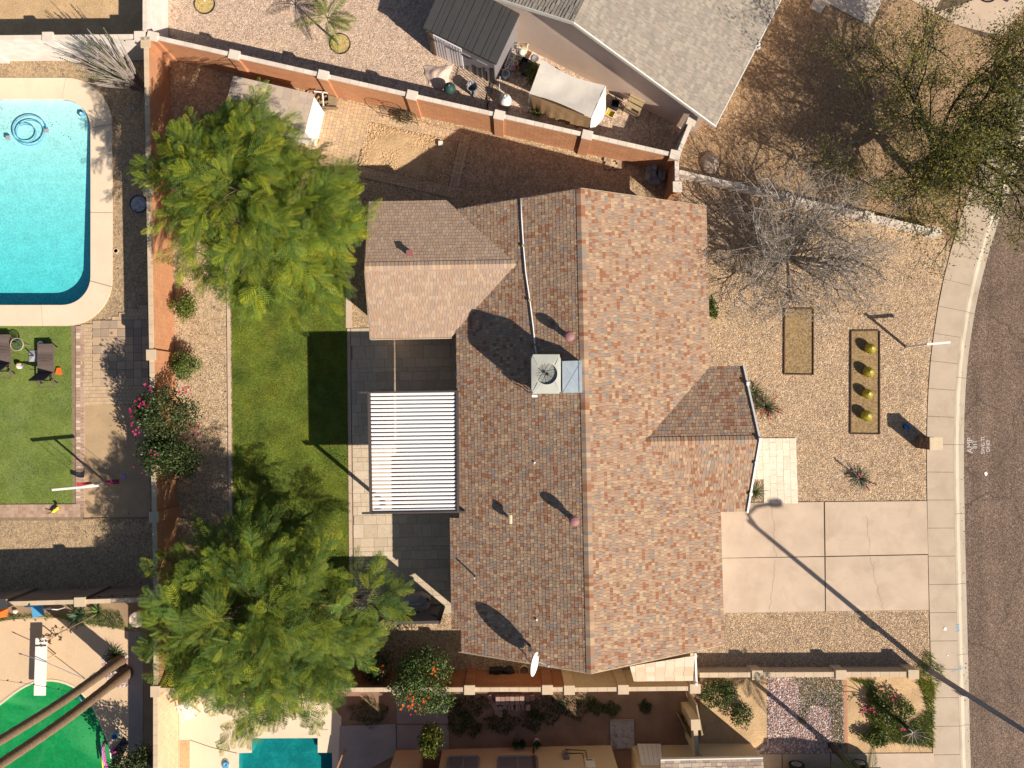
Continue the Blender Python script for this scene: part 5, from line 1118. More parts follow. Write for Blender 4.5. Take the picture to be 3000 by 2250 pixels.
def feather_tree(label, cpx, zc, rx, ry, rz, N, seed, lobes, base=None, fl=.86, pal=None):
    """crown of many pinnate fronds on lobes; the largest fronds on top are parts of their own"""
    c=P(*cpx,zc); base=base or Vector((c.x,c.y,0)); t=thing('feathery_tree',label,'tree',base)
    tr=MB(); limb(tr,base-Vector((0,0,.1)),base+Vector((.1,.1,1.6)),.2,.15,.2,5,None,8); tr.build('trunk',M['bark'],t,True)
    rn=np.random.default_rng(seed); random.seed(seed); lb=MB()
    L=[]
    for (dx,dy,dz,r) in lobes:
        q=Vector((c.x+dx*rx,c.y+dy*ry,zc+dz*rz)); L.append((np.array(q),r)); pts=limb(lb,base+Vector((.1,.1,1.5)),q,.10,.03,.4,5)
        for k in range(7):
            d=Vector(rn.normal(size=3)); d.z=abs(d.z)*.6+.1; limb(lb,pts[3+k%3],q+d.normalized()*r*(rx+ry)/2*.8,.025,.008,.4,4,None,4)
    lb.build('limb',M['bark'],t,True)
    pos=[];dr=[];nm=[];pr=[];sc_=[];cw=[]
    w=np.array([r**1.7 for _,r in L]); w/=w.sum()
    for (q,r),k in zip(L,np.maximum(3,(w*N/17)).astype(int)):          # N/17 sprays of about 17 fronds
        d=rn.normal(size=(k,3)); d[:,2]=np.abs(d[:,2])*.95-.28; d/=np.linalg.norm(d,axis=1,keepdims=True)
        R_=np.array([r*rx,r*ry,r*rz*1.05]); root=q+d*R_*rn.uniform(.35,.8,k)[:,None]*lumpy(d,seed+int(r*100))[:,None]
        ax=d*np.array([1,1,.35])+rn.normal(size=(k,3))*np.array([.35,.35,.16]); ax[:,2]+=.05; ax/=np.linalg.norm(ax,axis=1,keepdims=True)
        for i in range(k):
            m=rn.integers(13,21); ln=rn.uniform(.7,1.55); t_=np.linspace(.05,1,m); side=np.where(np.arange(m)%2==0,1.,-1.)
            hz=np.cross([0,0,1.],ax[i]); hz/=np.linalg.norm(hz)+1e-6
            p=root[i]+ax[i]*(t_*ln)[:,None]+np.array([0,0,-.28*ln])*(t_**2)[:,None]+rn.normal(size=(m,3))*.03
            o=ax[i]*rn.uniform(.55,.95,m)[:,None]+hz*(side*rn.uniform(.5,.95,m)*(1.05-.75*t_))[:,None]+np.array([0,0,1.])*rn.normal(-.12,.14,m)[:,None]
            pos.append(p);dr.append(o);nm.append(np.tile([0,0,1.],(m,1))+rn.normal(size=(m,3))*.22);pr.append(np.full(m,rn.uniform(.6,1.0))+.2*t_);sc_.append(rn.uniform(.75,1.15,m)*(1.0-.35*t_)*rn.uniform(.8,1.15));cw.append(np.full(m,rn.uniform(.72,1.3)))
    pos=np.concatenate(pos);dr=np.concatenate(dr);nm=np.concatenate(nm);pr=np.concatenate(pr);sc_=np.concatenate(sc_);cw=np.concatenate(cw)
    keep=pos[:,2]>.9; pos,dr,nm,pr,sc_,cw=pos[keep],dr[keep],nm[keep],pr[keep],sc_[keep],cw[keep]
    rot=basis(dr,nm); scl=sc_*fl
    PL=np.array(pal or [(.20,.26,.026),(.13,.20,.03),(.29,.33,.03),(.075,.14,.024),(.40,.40,.036),(.155,.23,.045),(.23,.285,.05)]); ci=rn.choice(len(PL),len(pos),p=np.array([.2,.2,.15,.17,.08,.12,.08]))
    order=np.argsort(-(pos[:,2]+pr*1.2)); own=order[:300:1]; rest=order[300:]
    crown=None
    for s in range(3):
        m=rest[rest%3==s]; o=scatter('crown' if s==0 else 'foliage',FT[s][0],FT[s][1],pos[m],rot[m],scl[m],M['leaf'],t if s==0 else crown,PL[ci[m]]*(rn.uniform(.85,1.15,len(m))*cw[m])[:,None])
        if s==0: crown=o
    oo=np.array(origin(t)); ms={}
    for i in own:
        s=int(i%3); k=(s,int(ci[i]))
        if k not in ms:
            me=bpy.data.meshes.new('frond'); me.from_pydata(FT[s][0].tolist(),[],FT[s][1].tolist()); me.materials.append(M['leaf']); at=me.attributes.new('col','FLOAT_COLOR','FACE'); at.data.foreach_set('color',[x for _ in FT[s][1] for x in (*PL[ci[i]],1)]); ms[k]=me
        ob=link('frond',ms[k],crown); m4=np.eye(4); m4[:3,:3]=rot[i]*scl[i]; m4[:3,3]=pos[i]-oo; ob.matrix_basis=Matrix(m4.tolist())
    return t
feather_tree('large feathery green tree beside the paver court and rear roof wing',(735,590),4.3,3.9,3.9,2.0,5200,5,
  [(-.05,.05,.45,.56),(.5,-.1,.1,.48),(-.45,.2,.0,.46),(-.02,.5,.0,.42),(.15,-.45,.1,.48),(-.4,-.25,-.1,.36),(.3,.3,-.1,.30),(-.35,.55,-.15,.28),(.58,-.42,-.2,.38),(.78,-.05,-.3,.24),(-.74,.18,-.3,.22),(.2,-.74,-.3,.26),(-.1,-.6,-.3,.26),(-.55,-.5,-.5,.16),(-.1,.78,-.4,.2),(-.88,.3,-.4,.1),(.9,-.3,-.4,.1),(.5,-.82,-.45,.12),(-.62,.6,-.4,.1),(.45,.52,-.35,.1)])
feather_tree('large feathery green tree over the south wall and teal pool',(768,1815),3.9,4.3,3.9,1.9,5800,9,
  [(0,.1,.45,.54),(.42,.1,.15,.46),(-.45,.1,.1,.44),(.05,-.35,.2,.48),(-.15,.55,0,.36),(.5,-.3,-.05,.42),(-.45,-.25,.0,.42),(.25,-.7,-.25,.3),(-.08,-.74,-.35,.28),(-.78,-.12,-.2,.25),(.85,.14,-.25,.22),(-.5,.5,-.1,.26),(.3,.42,-.2,.25),(.1,-.88,-.45,.18),(-.4,-.62,-.4,.2),(-.95,.05,-.4,.1),(1.0,.2,-.4,.1),(.3,-.98,-.5,.12),(-.2,-1.0,-.5,.1),(-.75,.5,-.35,.1),(.55,.55,-.35,.1),(.75,-.5,-.4,.14)],pal=[(.17,.235,.03),(.115,.185,.032),(.25,.305,.034),(.065,.125,.025),(.34,.36,.036),(.135,.21,.048),(.20,.26,.055)])
LF=np.array([(0,0,0),(.5,-.3,.06),(1,0,0),(.5,.3,.06)]); LFF=np.array([(0,1,2,3)])
def leaf_cloud(rn, centers, radii, N, seed, fill=.5, zmin=.05):
    pos=[];nm=[]; w=np.array([r[0]*r[1] for r in radii]); w=w/w.sum()
    for c,r,k in zip(centers,radii,(w*N).astype(int)):
        d=rn.normal(size=(k,3)); d/=np.linalg.norm(d,axis=1,keepdims=True); d[:,2]=np.where(d[:,2]<-.5,-d[:,2],d[:,2]); s=rn.uniform(fill,1,k)
        pos.append(np.array(c)+d*np.array(r)*s[:,None]*lumpy(d,seed)[:,None]); nm.append(d)
    p=np.concatenate(pos); n=np.concatenate(nm); k=p[:,2]>zmin; return p[k],n[k]
def shrub(name,label,cpx,z,rx,ry,rz,N,ls,pal,seed,flowers=None,nf=0,clumps=14,m='leaf_gloss',cat='shrub',elong=1.0,group=None,fs=.07,off=(0,0),cluster=.42):
    rn=np.random.default_rng(seed); c=P(*cpx,z); c=Vector((c.x+off[0],c.y+off[1],0)); t=thing(name,label,cat,c,group=group); cc=np.array((c.x,c.y,z))
    st=MB()
    for i in range(6):
        a=i*1.05+rn.uniform(0,.5); limb(st,c-Vector((0,0,.05)),Vector((c.x+math.cos(a)*rx*.6,c.y+math.sin(a)*ry*.6,z+rz*.3)),.03,.012,.3,4,None,4)
    st.build('stem',M['bark'],t)
    d=rn.normal(size=(clumps,3)); d[:,2]=np.abs(d[:,2])*.9-.15; d/=np.linalg.norm(d,axis=1,keepdims=True); R_=np.array((rx,ry,rz))*1.18
    cen=[cc+x*R_*.62 for x in d]+[cc]; rad=[R_*cluster*rn.uniform(.75,1.15) for _ in d]+[R_*.62]
    p,n=leaf_cloud(rn,cen,rad,N,seed); k=len(p); dr=n*.6+rn.normal(size=(k,3))*.8; rot=basis(dr,n+rn.normal(size=(k,3))*.5); PL=np.array(pal); col_=PL[rn.integers(0,len(PL),k)]*rn.uniform(.75,1.25,(k,1))
    s=rn.uniform(.7,1.3,k)*ls*1.25
    cr=scatter('foliage',LF*np.array([1,elong,1]),LFF,p,rot,s,M[m],t,col_)
    if flowers:
        n_=rn.normal(size=(nf,3)); n_[:,2]=np.abs(n_[:,2])+.2; n_/=np.linalg.norm(n_,axis=1,keepdims=True); hubs=n_[rn.integers(0,max(3,nf//6),nf)]+rn.normal(size=(nf,3))*.10
        q=cc+hubs*R_*1.0; FL=np.array(flowers); f=MB()
        for i in range(nf):
            o=Vector(q[i]); cl=tuple(FL[i%len(FL)]*rn.uniform(.8,1.2)); fs_=fs*rn.uniform(.7,1.3)
            for a in range(4):
                an=a*1.571+i; e=Vector((math.cos(an),math.sin(an),.35)); s_=Vector((-math.sin(an),math.cos(an),0))*.4
                f.poly([o,o+(e*.6-s_)*fs_,o+e*fs_,o+(e*.6+s_)*fs_],cl)
        f.build('flowers',M['leaf'],cr,kind='stuff')
    return t
DKG=[(.045,.075,.022),(.06,.095,.025),(.03,.055,.018),(.085,.11,.03)]; MDG=[(.09,.14,.03),(.12,.17,.035),(.06,.10,.022),(.15,.19,.045)]; YLG=[(.13,.16,.02),(.17,.19,.025),(.09,.12,.018)]
PK=[(.62,.03,.16),(.50,.02,.12),(.70,.06,.22)]; ORF=[(.75,.13,.02),(.62,.07,.02),(.80,.22,.03)]
shrub('bougainvillea','dark bougainvillea with magenta flowers hanging over the orange wall',(492,1215),1.9,1.15,1.15,1.0,5200,.085,DKG+[(.11,.13,.05)],3,PK,46,20,fs=.06)
shrub('bougainvillea','lower dark bougainvillea with few flowers beside the shaded gravel',(502,1330),1.7,1.2,1.0,.95,5200,.085,DKG,4,PK,9,18,fs=.05)
shrub('round_shrub','clipped round green shrub beside the orange wall pilaster',(552,1070),.55,.66,.62,.6,3600,.06,MDG,5,None,0,16)
shrub('round_shrub','loose light green shrub in the gravel below the big feathery tree',(540,905),.5,.52,.56,.5,1600,.07,YLG+MDG[:2],6,None,0,10)
shrub('flowering_shrub','glossy green shrub with orange flowers over the south wall',(1258,1985),1.7,1.45,1.25,1.15,7200,.075,[(.07,.12,.028),(.10,.16,.035),(.05,.09,.02),(.13,.185,.05)],7,ORF,30,22,fs=.055,cluster=.38)
shrub('flowering_shrub','dark thin shrub between the feathery tree and the orange flowering shrub',(1105,1945),1.0,.75,.7,.8,1500,.075,DKG,8,ORF,6)
shrub('round_shrub','yellow green cone shaped shrub against the cream house wall',(1262,2163),1.1,.55,.5,.95,3200,.075,[(.12,.14,.018),(.16,.175,.022),(.08,.10,.015)],9,None,0,12)
shrub('leafy_bush','dark leafy bush at the corner of the green pool',(395,2235),1.0,1.0,.95,.9,3600,.08,DKG,10)
shrub('low_shrub','sprawling green shrub in the dirt by the low tan wall',(2105,2030),.25,.85,.75,.34,3000,.06,MDG+DKG,12,None,0,26,cluster=.28)
shrub('low_shrub','small trailing part of shrub near the mauve stones',(2165,2095),.22,.5,.6,.28,1400,.06,MDG+DKG,13,None,0,10)
shrub('low_shrub','low green shrub against the tarp canopy',(1562,225),.4,.3,.55,.35,900,.07,MDG,14,None,0,8)
shrub('low_shrub','small bright green plant in front of the brown canopy sheet',(1570,325),.3,.3,.25,.25,400,.08,MDG,15,None,0,6)
shrub('low_shrub','grassy green shrub beside the front house wall north of the porch',(2080,905),.4,.25,.55,.4,700,.09,YLG+MDG,16,None,0,6)
shrub('low_shrub','bushy weeds with pink flowers round the bare stump',(2610,2080),.25,1.1,1.0,.26,2300,.075,[(.10,.14,.03),(.14,.17,.035),(.07,.10,.022)],17,PK,14,34,cluster=.22)
shrub('low_shrub','green tufts beside the stump near the south driveway',(2560,2165),.2,.6,.35,.22,1400,.07,[(.10,.14,.03),(.14,.17,.035)],18,None,0,10)
# strappy plants: red yucca, agave, grass clumps
def strappy(name,label,cpx,n,L,w,pal,seed,spikes=0,cat='plant',group=None,flat_=.7,z0=.02,droop=.5):
    rn=random.Random(seed); c=P(*cpx); t=thing(name,label,cat,c); b=MB()
    for i in range(n):
        a=i*2.39996+rn.uniform(-.3,.3); el=rn.uniform(.15,1.25); l=L*rn.uniform(.75,1.1); d=Vector((math.cos(a)*math.cos(el),math.sin(a)*math.cos(el),math.sin(el)+.15)); s=Vector((-math.sin(a),math.cos(a),0))
        pts=[c+Vector((0,0,z0))+d*l*k/3+Vector((math.cos(a),math.sin(a),0))*l*.12*(k/3)**2-Vector((0,0,droop*l*(k/3)**2*math.cos(el))) for k in range(4)]; ww=[w*.6,w,w*.7,w*.08]; cl=pal[i%len(pal)]; k_=rn.uniform(.75,1.2); cl=tuple(x*k_*1.2 for x in cl)
        for k in range(3): b.poly([pts[k]-s*ww[k],pts[k+1]-s*ww[k+1],pts[k+1]+s*ww[k+1],pts[k]+s*ww[k]],cl)
    cr=b.build('leaves',M['leaf'],t)
    for i in range(spikes):
        a=rn.uniform(0,6.28); e=c+Vector((math.cos(a)*L*.75,math.sin(a)*L*.75,L*1.1)); f=MB(); f.tube([c+Vector((0,0,.1)),(c+e)/2+Vector((0,0,.18)),e],.008,4,(.25,.12,.10))
        for k in range(14):
            q=(c+e)/2+Vector((0,0,.18)); q=q.lerp(e,k/13)+Vector((rn.uniform(-.03,.03),rn.uniform(-.03,.03),.01)); f.box(q.x-.018,q.x+.018,q.y-.018,q.y+.018,q.z-.02,q.z+.02,(.55,.12,.12))
        f.build('flower_stalk',M['leaf'],t)
GG=[(.10,.125,.055),(.13,.155,.07),(.07,.095,.04),(.17,.18,.10)]
strappy('red_yucca','red yucca with coral flower stalks beside the porch gable',(2240,1192),110,.72,.014,GG,1,7)
strappy('red_yucca','red yucca with dark blades alone in the front gravel',(2517,1402),90,.62,.015,[(.10,.11,.07),(.15,.16,.12),(.22,.22,.18),(.07,.08,.05)],2,3)
strappy('red_yucca','yucca clump in the cut corner of the pale entry walk',(2208,1440),90,.62,.013,GG,3,0)
strappy('red_yucca','grassy clump half under the north side of the porch roof',(2207,1150),60,.6,.013,GG,4,0)
strappy('agave','dark green agave at the brown block wall of the green pool yard',(235,1800),34,.62,.04,[(.05,.10,.05),(.07,.13,.07),(.10,.17,.10)],5,0,'agave',droop=.25)
strappy('agave','light green strappy plant right of the dark agave',(290,1790),30,.5,.035,[(.10,.16,.05),(.13,.20,.07)],6,0,'agave',droop=.3)
strappy('fern_clump','green strappy clump round the foot of the twin palms',(340,1915),60,.55,.02,[(.10,.14,.04),(.14,.17,.05),(.07,.10,.03)],7,0,'plant')
# dry flower stalk of the agave
c=P(290,1795); t=thing('flower_stalk','tall dry brown agave flower stalk leaning over the pool deck','flower stalk',c); b=MB(); tip=P(188,1885,2.9)
tip=Vector((c.x-.55,c.y-.25,3.0)); b.tube([c,c.lerp(tip,.5)+Vector((.05,0,.1)),tip],[.035,.025,.008],6); b.build('stem',M['bark_palm'],t)
b=MB()
for k in range(16):
    p=c.lerp(tip,.62+.38*k/15)+Vector((0,0,.05)); a=k*2.4; e=p+Vector((math.cos(a)*.28,math.sin(a)*.28,.1))*(1.15-k/22); b.tube([p,e],.008,4)
    for j in range(5): q=e+Vector((random.uniform(-.06,.06),random.uniform(-.06,.06),random.uniform(0,.05))); b.box(q.x-.02,q.x+.02,q.y-.02,q.y+.02,q.z-.02,q.z+.02)
b.build('seed_heads',M['brown'],t)
# barrel cacti
def cactus(px,py,label,r=.235):
    zc=.22; c=P(px,py,zc*1.2); c=Vector((c.x,c.y,0)); t=thing('barrel_cactus',label,'cactus',c,group='barrel cacti in the planting bed'); n=44; b=MB(); rows=9; vs_=[]
    for i in range(rows+1):
        ph=-.9+(math.pi/2+.9)*i/rows
        for j in range(n):
            k=1 if j%2 else .87; rr=r*math.cos(ph)*k if i<rows else r*.05; vs_.append((c.x+rr*math.cos(6.2832*j/n),c.y+rr*math.sin(6.2832*j/n),zc+r*1.02*math.sin(ph)*(1 if i<rows else .93)))
    fs=[];cs=[]
    for i in range(rows):
        for j in range(n): fs.append((i*n+j,i*n+(j+1)%n,(i+1)*n+(j+1)%n,(i+1)*n+j))
    b.raw(vs_,fs,(.40,.34,.04)); 
    b.build('body',M['cactus'],t)
    s=MB()
    for i in range(1,rows):
        for j in range(1,n,2):
            p=Vector(vs_[i*n+j]); o=(p-Vector((c.x,c.y,zc))).normalized()
            for a in range(3):
                d=(o+Vector((random.uniform(-.8,.8),random.uniform(-.8,.8),random.uniform(-.5,.5)))).normalized(); q=o.cross(d).normalized()*.004; s.poly([p-q,p+q,p+d*.045],(.62,.53,.12))
    s.build('spines',M['cactus'],t,kind='stuff')
    MB().lathe([(.07,0),(.06,.02),(.01,.025)],16,(.66,.58,.22),o=(c.x,c.y,zc+r*.97)).build('crown_wool',M['cactus'],t)
cactus(2551,1021,'round golden barrel cactus, first from the top of the bed'); cactus(2546,1090,'round golden barrel cactus, second from the top of the bed'); cactus(2543,1154,'round golden barrel cactus, third from the top of the bed',.225); cactus(2540,1218,'round golden barrel cactus, lowest in the bed',.245)
# ---- bare twiggy tree over the front gravel
def twig_tree(name,label,base,H,spread,seed,levels,nmain,bark,r0=.12,lean=(0,0),up=.9,curve=.25,leafn=0,leafpal=None,ls=.05,leafband=(.2,1.0),cat='tree',trunkh=.5,nsub=(5,4,4),group=None):
    rn=random.Random(seed); t=thing(name,label,cat,base); tr=MB(); top=base+Vector((lean[0],lean[1],trunkh)); limb(tr,base-Vector((0,0,.1)),top,r0,r0*.8,.3,5,None,8); tr.build('trunk',bark,t,True)
    V_=[];F_=[]; tips=[]
    def seg(a,b,ra,rb):
        d=(b-a).normalized(); x=d.orthogonal().normalized(); y=d.cross(x); k=len(V_)
        for p,r in ((a,ra),(b,rb)):
            for j in range(3): an=2.0944*j; V_.append(tuple(p+(x*math.cos(an)+y*math.sin(an))*r))
        for j in range(3): F_.append((k+j,k+(j+1)%3,k+3+(j+1)%3,k+3+j))
    lim=MB()
    def grow(p,d,L,r,lev):
        n=4; pts=[p]
        for i in range(n):
            d=(d+Vector((rn.gauss(0,curve),rn.gauss(0,curve),rn.gauss(0,curve*.7)+.03))).normalized(); q=pts[-1]+d*L/n; pts.append(q)
        if lev==0: lim.tube(pts,[r*(1-.15*i) for i in range(n+1)],5)
        else:
            for i in range(n): seg(pts[i],pts[i+1],r*(1-.2*i),r*(1-.2*(i+1)))
        for i in range(1,n+1): tips.append((pts[i],lev))
        if lev<levels:
            for k in range(nsub[min(lev,len(nsub)-1)]):
                i=rn.randint(1,n); dd=(d+Vector((rn.gauss(0,.6),rn.gauss(0,.6),rn.gauss(0,.35)))).normalized(); grow(pts[i],dd,L*rn.uniform(.5,.75),r*.5,lev+1)
    for k in range(nmain):
        a=6.2832*k/nmain+rn.uniform(-.2,.2); d=Vector((math.cos(a)*spread,math.sin(a)*spread,up*rn.uniform(.5,1.3))).normalized(); grow(top,d,H*rn.uniform(.45,.65),r0*.42,0)
    lo=lim.build('limb',bark,t,True)
    np_mesh('twigs',V_,F_,bark,t,None,'stuff')
    if leafn:
        rr=np.random.default_rng(seed); tp=np.array([tuple(p) for p,l in tips if l>=1]); i=rr.integers(0,len(tp),leafn); p=tp[i]+rr.normal(size=(leafn,3))*.17; n_=rr.normal(size=(leafn,3))*.6+np.array([0,0,1.]); dd=rr.normal(size=(leafn,3)); dd[:,2]-=.3; PL=np.array(leafpal)
        scatter('crown',LF*np.array([1,.55,1]),LFF,p,basis(dd,n_),rr.uniform(.6,1.4,leafn)*ls,M['leaf'],t,PL[rr.integers(0,len(PL),leafn)]*rr.uniform(.75,1.25,(leafn,1)))
    return t
bt=P(2338,735,2.3); twig_tree('bare_tree','bare grey twiggy tree with sparse olive leaves in the front gravel',Vector((bt.x,bt.y,0)),4.3,.95,21,3,26,M['bark_grey'],.16,(0,0),.6,.2,11000,[(.08,.10,.035),(.11,.125,.05),(.06,.075,.03)],.08,trunkh=1.0,nsub=(6,5,4))
bt=P(2672,503); twig_tree('mesquite_tree','tall airy olive green tree with a dark trunk beside the curved sidewalk',bt,6.6,.95,33,3,11,M['bark_dark'],.24,(.15,.25),.9,.24,56000,[(.14,.155,.05),(.18,.185,.055),(.10,.115,.04),(.30,.255,.04)],.115,trunkh=1.7,nsub=(6,5,4))
# ocotillo-like grey cane plant in the pool yard corner
c=P(418,262); t=thing('ocotillo','tall grey cane ocotillo fanning out over the white wall corner','ocotillo',c); rn=random.Random(4)
for i in range(220):
    a=rn.uniform(0,6.28); s=rn.uniform(.02,.36); d=Vector((math.cos(a)*s-.18,math.sin(a)*s+.03,1)).normalized(); L=rn.uniform(1.5,3.6); o=c+Vector((rn.uniform(-.15,.15),rn.uniform(-.15,.15),0)); pts=[o+d*L*k/4+Vector((math.cos(a),math.sin(a),0))*.25*s*(k/4)**2*L*.5+Vector((rn.uniform(-.03,.03),rn.uniform(-.03,.03),0)) for k in range(5)]
    b=MB(); b.tube(pts,[.026,.024,.021,.017,.01],4); cane=b.build('cane',M['bark_grey'],t)
    if i%5==0:
        f=MB()
        for k in range(10): q=pts[3].lerp(pts[4],k/10); f.box(q.x-.02,q.x+.02,q.y-.02,q.y+.02,q.z-.02,q.z+.02,(.13,.16,.05))
        f.build('leaf_tuft',M['leaf'],cane)
# ---- palms
def palm_crown(t,top,n,L,pal,seed,droop=.6,el=(.1,1.1)):
    rn=random.Random(seed)
    for i in range(n):
        a=i*2.39996+rn.uniform(-.2,.2); e=rn.uniform(*el); d=Vector((math.cos(a)*math.cos(e),math.sin(a)*math.cos(e),math.sin(e))); hz=Vector((math.cos(a),math.sin(a),0)); s=Vector((-math.sin(a),math.cos(a),0)); l=L*rn.uniform(.8,1.1); b=MB(); pts=[top+d*l*k/8+hz*l*.15*(k/8)**2-Vector((0,0,droop*l*(k/8)**2)) for k in range(9)]
        b.tube(pts,[.018*(1-.1*k) for k in range(9)],4,pal[0])
        for k in range(44):
            u=.12+.88*k/43; q=u*8; j=min(7,int(q)); p=pts[j].lerp(pts[j+1],q-j); ax=(pts[j+1]-pts[j]).normalized(); ll=.42*L/1.6*math.sin(math.pi*(.12+.8*u))
            for sg in (-1,1):
                dd=(s*sg*.9+ax*.6+Vector((0,0,-.35+rn.uniform(-.15,.15)))).normalized(); w_=ax*.014; b.poly([p-w_,p+dd*ll*.5-w_,p+dd*ll,p+dd*ll*.5+w_],pal[(k+i)%len(pal)])
        b.build('frond',M['leaf'],t)
PMG=[(.16,.20,.03),(.12,.16,.025),(.22,.24,.05),(.10,.14,.03)]
def ring_bed(px,py,r,label):
    c=P(px,py); t=thing('tree_ring',label,'tree ring',c); MB().lathe([(r-.03,0),(r-.03,.06),(r,.06),(r,0)][::-1],40,o=c,cap=False).build('rim',M['black'],t)
    b=MB(); n=40; b.poly([c+Vector((math.cos(6.2832*i/n)*(r-.03),math.sin(6.2832*i/n)*(r-.03),.03)) for i in range(n)]); b.build('mulch',M['mulch'],t)
    x=RN.uniform(-r,r,1800); y=RN.uniform(-r,r,1800); k=x*x+y*y<(r-.05)**2; x,y=x[k]+c.x,y[k]+c.y; a=RN.uniform(0,6.28,len(x)); CH_=np.array([(.55,.42,.16),(.42,.30,.12),(.64,.52,.25)])
    scatter('wood_chips',[(-.5,-.12,0),(.5,-.12,.05),(.5,.12,.1),(-.5,.12,.12)],[(0,1,2,3)],np.stack([x,y,np.full(len(x),.035)],1),rotz_arr(a,RN.uniform(-.5,.5,len(x))),np.full(len(x),.07),M['stone_dark'],t,CH_[RN.integers(0,3,len(x))])
ring_bed(997,129,.47,'round mulched tree ring with black rim round the young palm'); ring_bed(600,12,.47,'round mulched tree ring at the top edge of the pink gravel yard')
c=P(995,130); t=thing('young_palm','slender young palm leaning in the pink gravel yard','palm',c); top=Vector((c.x-.12,c.y+.25,1.75)); MB().tube([c-Vector((0,0,.05)),c+Vector((-.03,.05,.6)),top],[.07,.05,.03],8).build('trunk',M['tan_metal'],t,True)
palm_crown(t,top,7,1.55,PMG,3,.55,(.15,1.2)); 
c=P(600,5); t=thing('young_palm','small palm at the top edge of the pink gravel yard','palm',Vector((c.x,c.y,0))); MB().tube([c,c+Vector((0,.2,.5))],[.06,.03],6).build('trunk',M['tan_metal'],t)
def tall_palm(label,px,py,h,r,seed,lean=(0,0)):
    c=P(px,py); t=thing('palm_tree',label,'palm',c,group='tall palms beside the green pool'); pts=[];rad=[]; n=46
    for i in range(n+1):
        f=i/n; pts.append(c+Vector((lean[0]*f+.05*math.sin(f*7),lean[1]*f+.04*math.sin(f*9+1),h*f-.1))); rad.append(r*(1.45-.45*min(1,f*7))*(1-.25*f)*(1+.06*(i%2)))
    MB().tube(pts,rad,12).build('trunk',M['bark_palm'],t,True); palm_crown(t,pts[-1],16,2.0,[(.10,.13,.03),(.13,.16,.04)],seed,.5)
tall_palm('tall palm trunk, upper of the two crossing the green pool',352,1938,12.5,.19,5); tall_palm('tall palm trunk, lower of the two crossing the green pool',372,1972,13,.20,6,(.05,-.1))
c=P(2433,2183); t=thing('palm_tree','dark slim palm trunk in front of the dark car','palm',c); MB().tube([c-Vector((0,0,.1)),c+Vector((.02,0,1.6)),c+Vector((0,0,3.3))],[.13,.10,.09],10).build('trunk',M['bark_dark'],t,True); palm_crown(t,c+Vector((0,0,3.3)),13,1.35,[(.09,.12,.04),(.12,.15,.05)],8,.5)
c=P(2625,2105); t=thing('bare_stump','small bare branching stump in the flower bed','stump',c); MB().tube([c-Vector((0,0,.1)),c+Vector((.03,0,.6)),c+Vector((0,-.05,1.35))],[.09,.07,.05],8).build('trunk',M['bark_dark'],t,True)
for k in range(9): a=k*.7; MB().tube([c+Vector((0,-.05,1.3)),c+Vector((math.cos(a)*.35,math.sin(a)*.3-.1,1.55)),c+Vector((math.cos(a)*.7,math.sin(a)*.55-.2,1.6+.1*(k%3)))],[.03,.018,.006],5).build('branch',M['bark_grey'],t)
# ================================================================== STREET AND FRONT YARD THINGS
Z3=Vector((0,0,1))
c=P(2718,1961); t=thing('street_lamp','tall grey street lamp with a sign on its pole at the sidewalk edge','street lamp',c); HP=7.35
MB().tube([c-Z3*.1,c+Z3*.5,c+Z3*HP],[.135,.12,.085],12).build('pole',M['grey'],t,True); MB().lathe([(.2,-.02),(.2,.04),(.14,.1)],14,o=c).build('base',M['grey'],t)
arm=[c+Z3*(HP-.35),c+Vector((.25,.06,HP+.25)),c+Vector((.9,.18,HP+.5)),c+Vector((1.5,.3,HP+.5))]; MB().tube(arm,[.075,.07,.065,.065],8).build('arm',M['grey'],t,True)
hd=arm[-1]; MB().lathe([(.03,-.3),(.17,-.2),(.21,.1),(.17,.3),(.03,.38)],14,M=Matrix(((0,0,1),(0,1,0),(-.5,0,0))),o=hd+Vector((.2,.04,0))).build('lamp_head',M['grey'],t,True)
sg=MB(); s0=c+Z3*2.35; sg.bar(s0+Vector((-.22,-.10,-.3)),s0+Vector((-.22,-.10,.3)),.6,.015,up=(0,1,0)); so_=MB().bar(s0+Vector((0,-.14,-.32)),s0+Vector((0,-.14,.32)),.46,.012,up=(.3,1,0)).build('sign_plate',M['white_alu'],t)
for i in range(4): MB().bar(s0+Vector((-.16,-.15,.2-i*.12)),s0+Vector((.16,-.15,.2-i*.12)),.02,.03).build('sign_line',M['grey'],so_)
# brick mailbox pillar with tan cap
q0=P(2683,1312); w_=.5; t=thing('mailbox_pillar','dark stone mailbox pillar with a smooth tan cap by the sidewalk','mailbox',Vector((q0.x+.25,q0.y+.25,0)))
MB().box(q0.x+.02,q0.x+w_-.02,q0.y+.02,q0.y+w_-.02,-.05,1.06).build('core',M['brown'],t); it=[]
SP=[(.12,.085,.065),(.16,.11,.085),(.085,.062,.05),(.19,.14,.11),(.14,.10,.08)]
for r in range(14):
    for fx in range(4):
        k=0; x=0
        while x<w_-.01:
            L=min(random.uniform(.10,.26),w_-x); c0=[(q0.x+x+L/2,q0.y+.02),(q0.x+w_-.02,q0.y+x+L/2),(q0.x+w_-x-L/2,q0.y+w_-.02),(q0.x+.02,q0.y+w_-x-L/2)][fx]; e=[(1,0,0),(0,1,0),(-1,0,0),(0,-1,0)][fx]; n=[(0,-1,0),(1,0,0),(0,1,0),(-1,0,0)][fx]
            it.append((TM((c0[0],c0[1],r*.076),e,(-n[0],-n[1],0),(0,0,1),L-.006,.05+random.uniform(0,.03),.07),random.randrange(5))); x+=L
pieces(t,'stone',it,M['stone_dark'],SP,300)
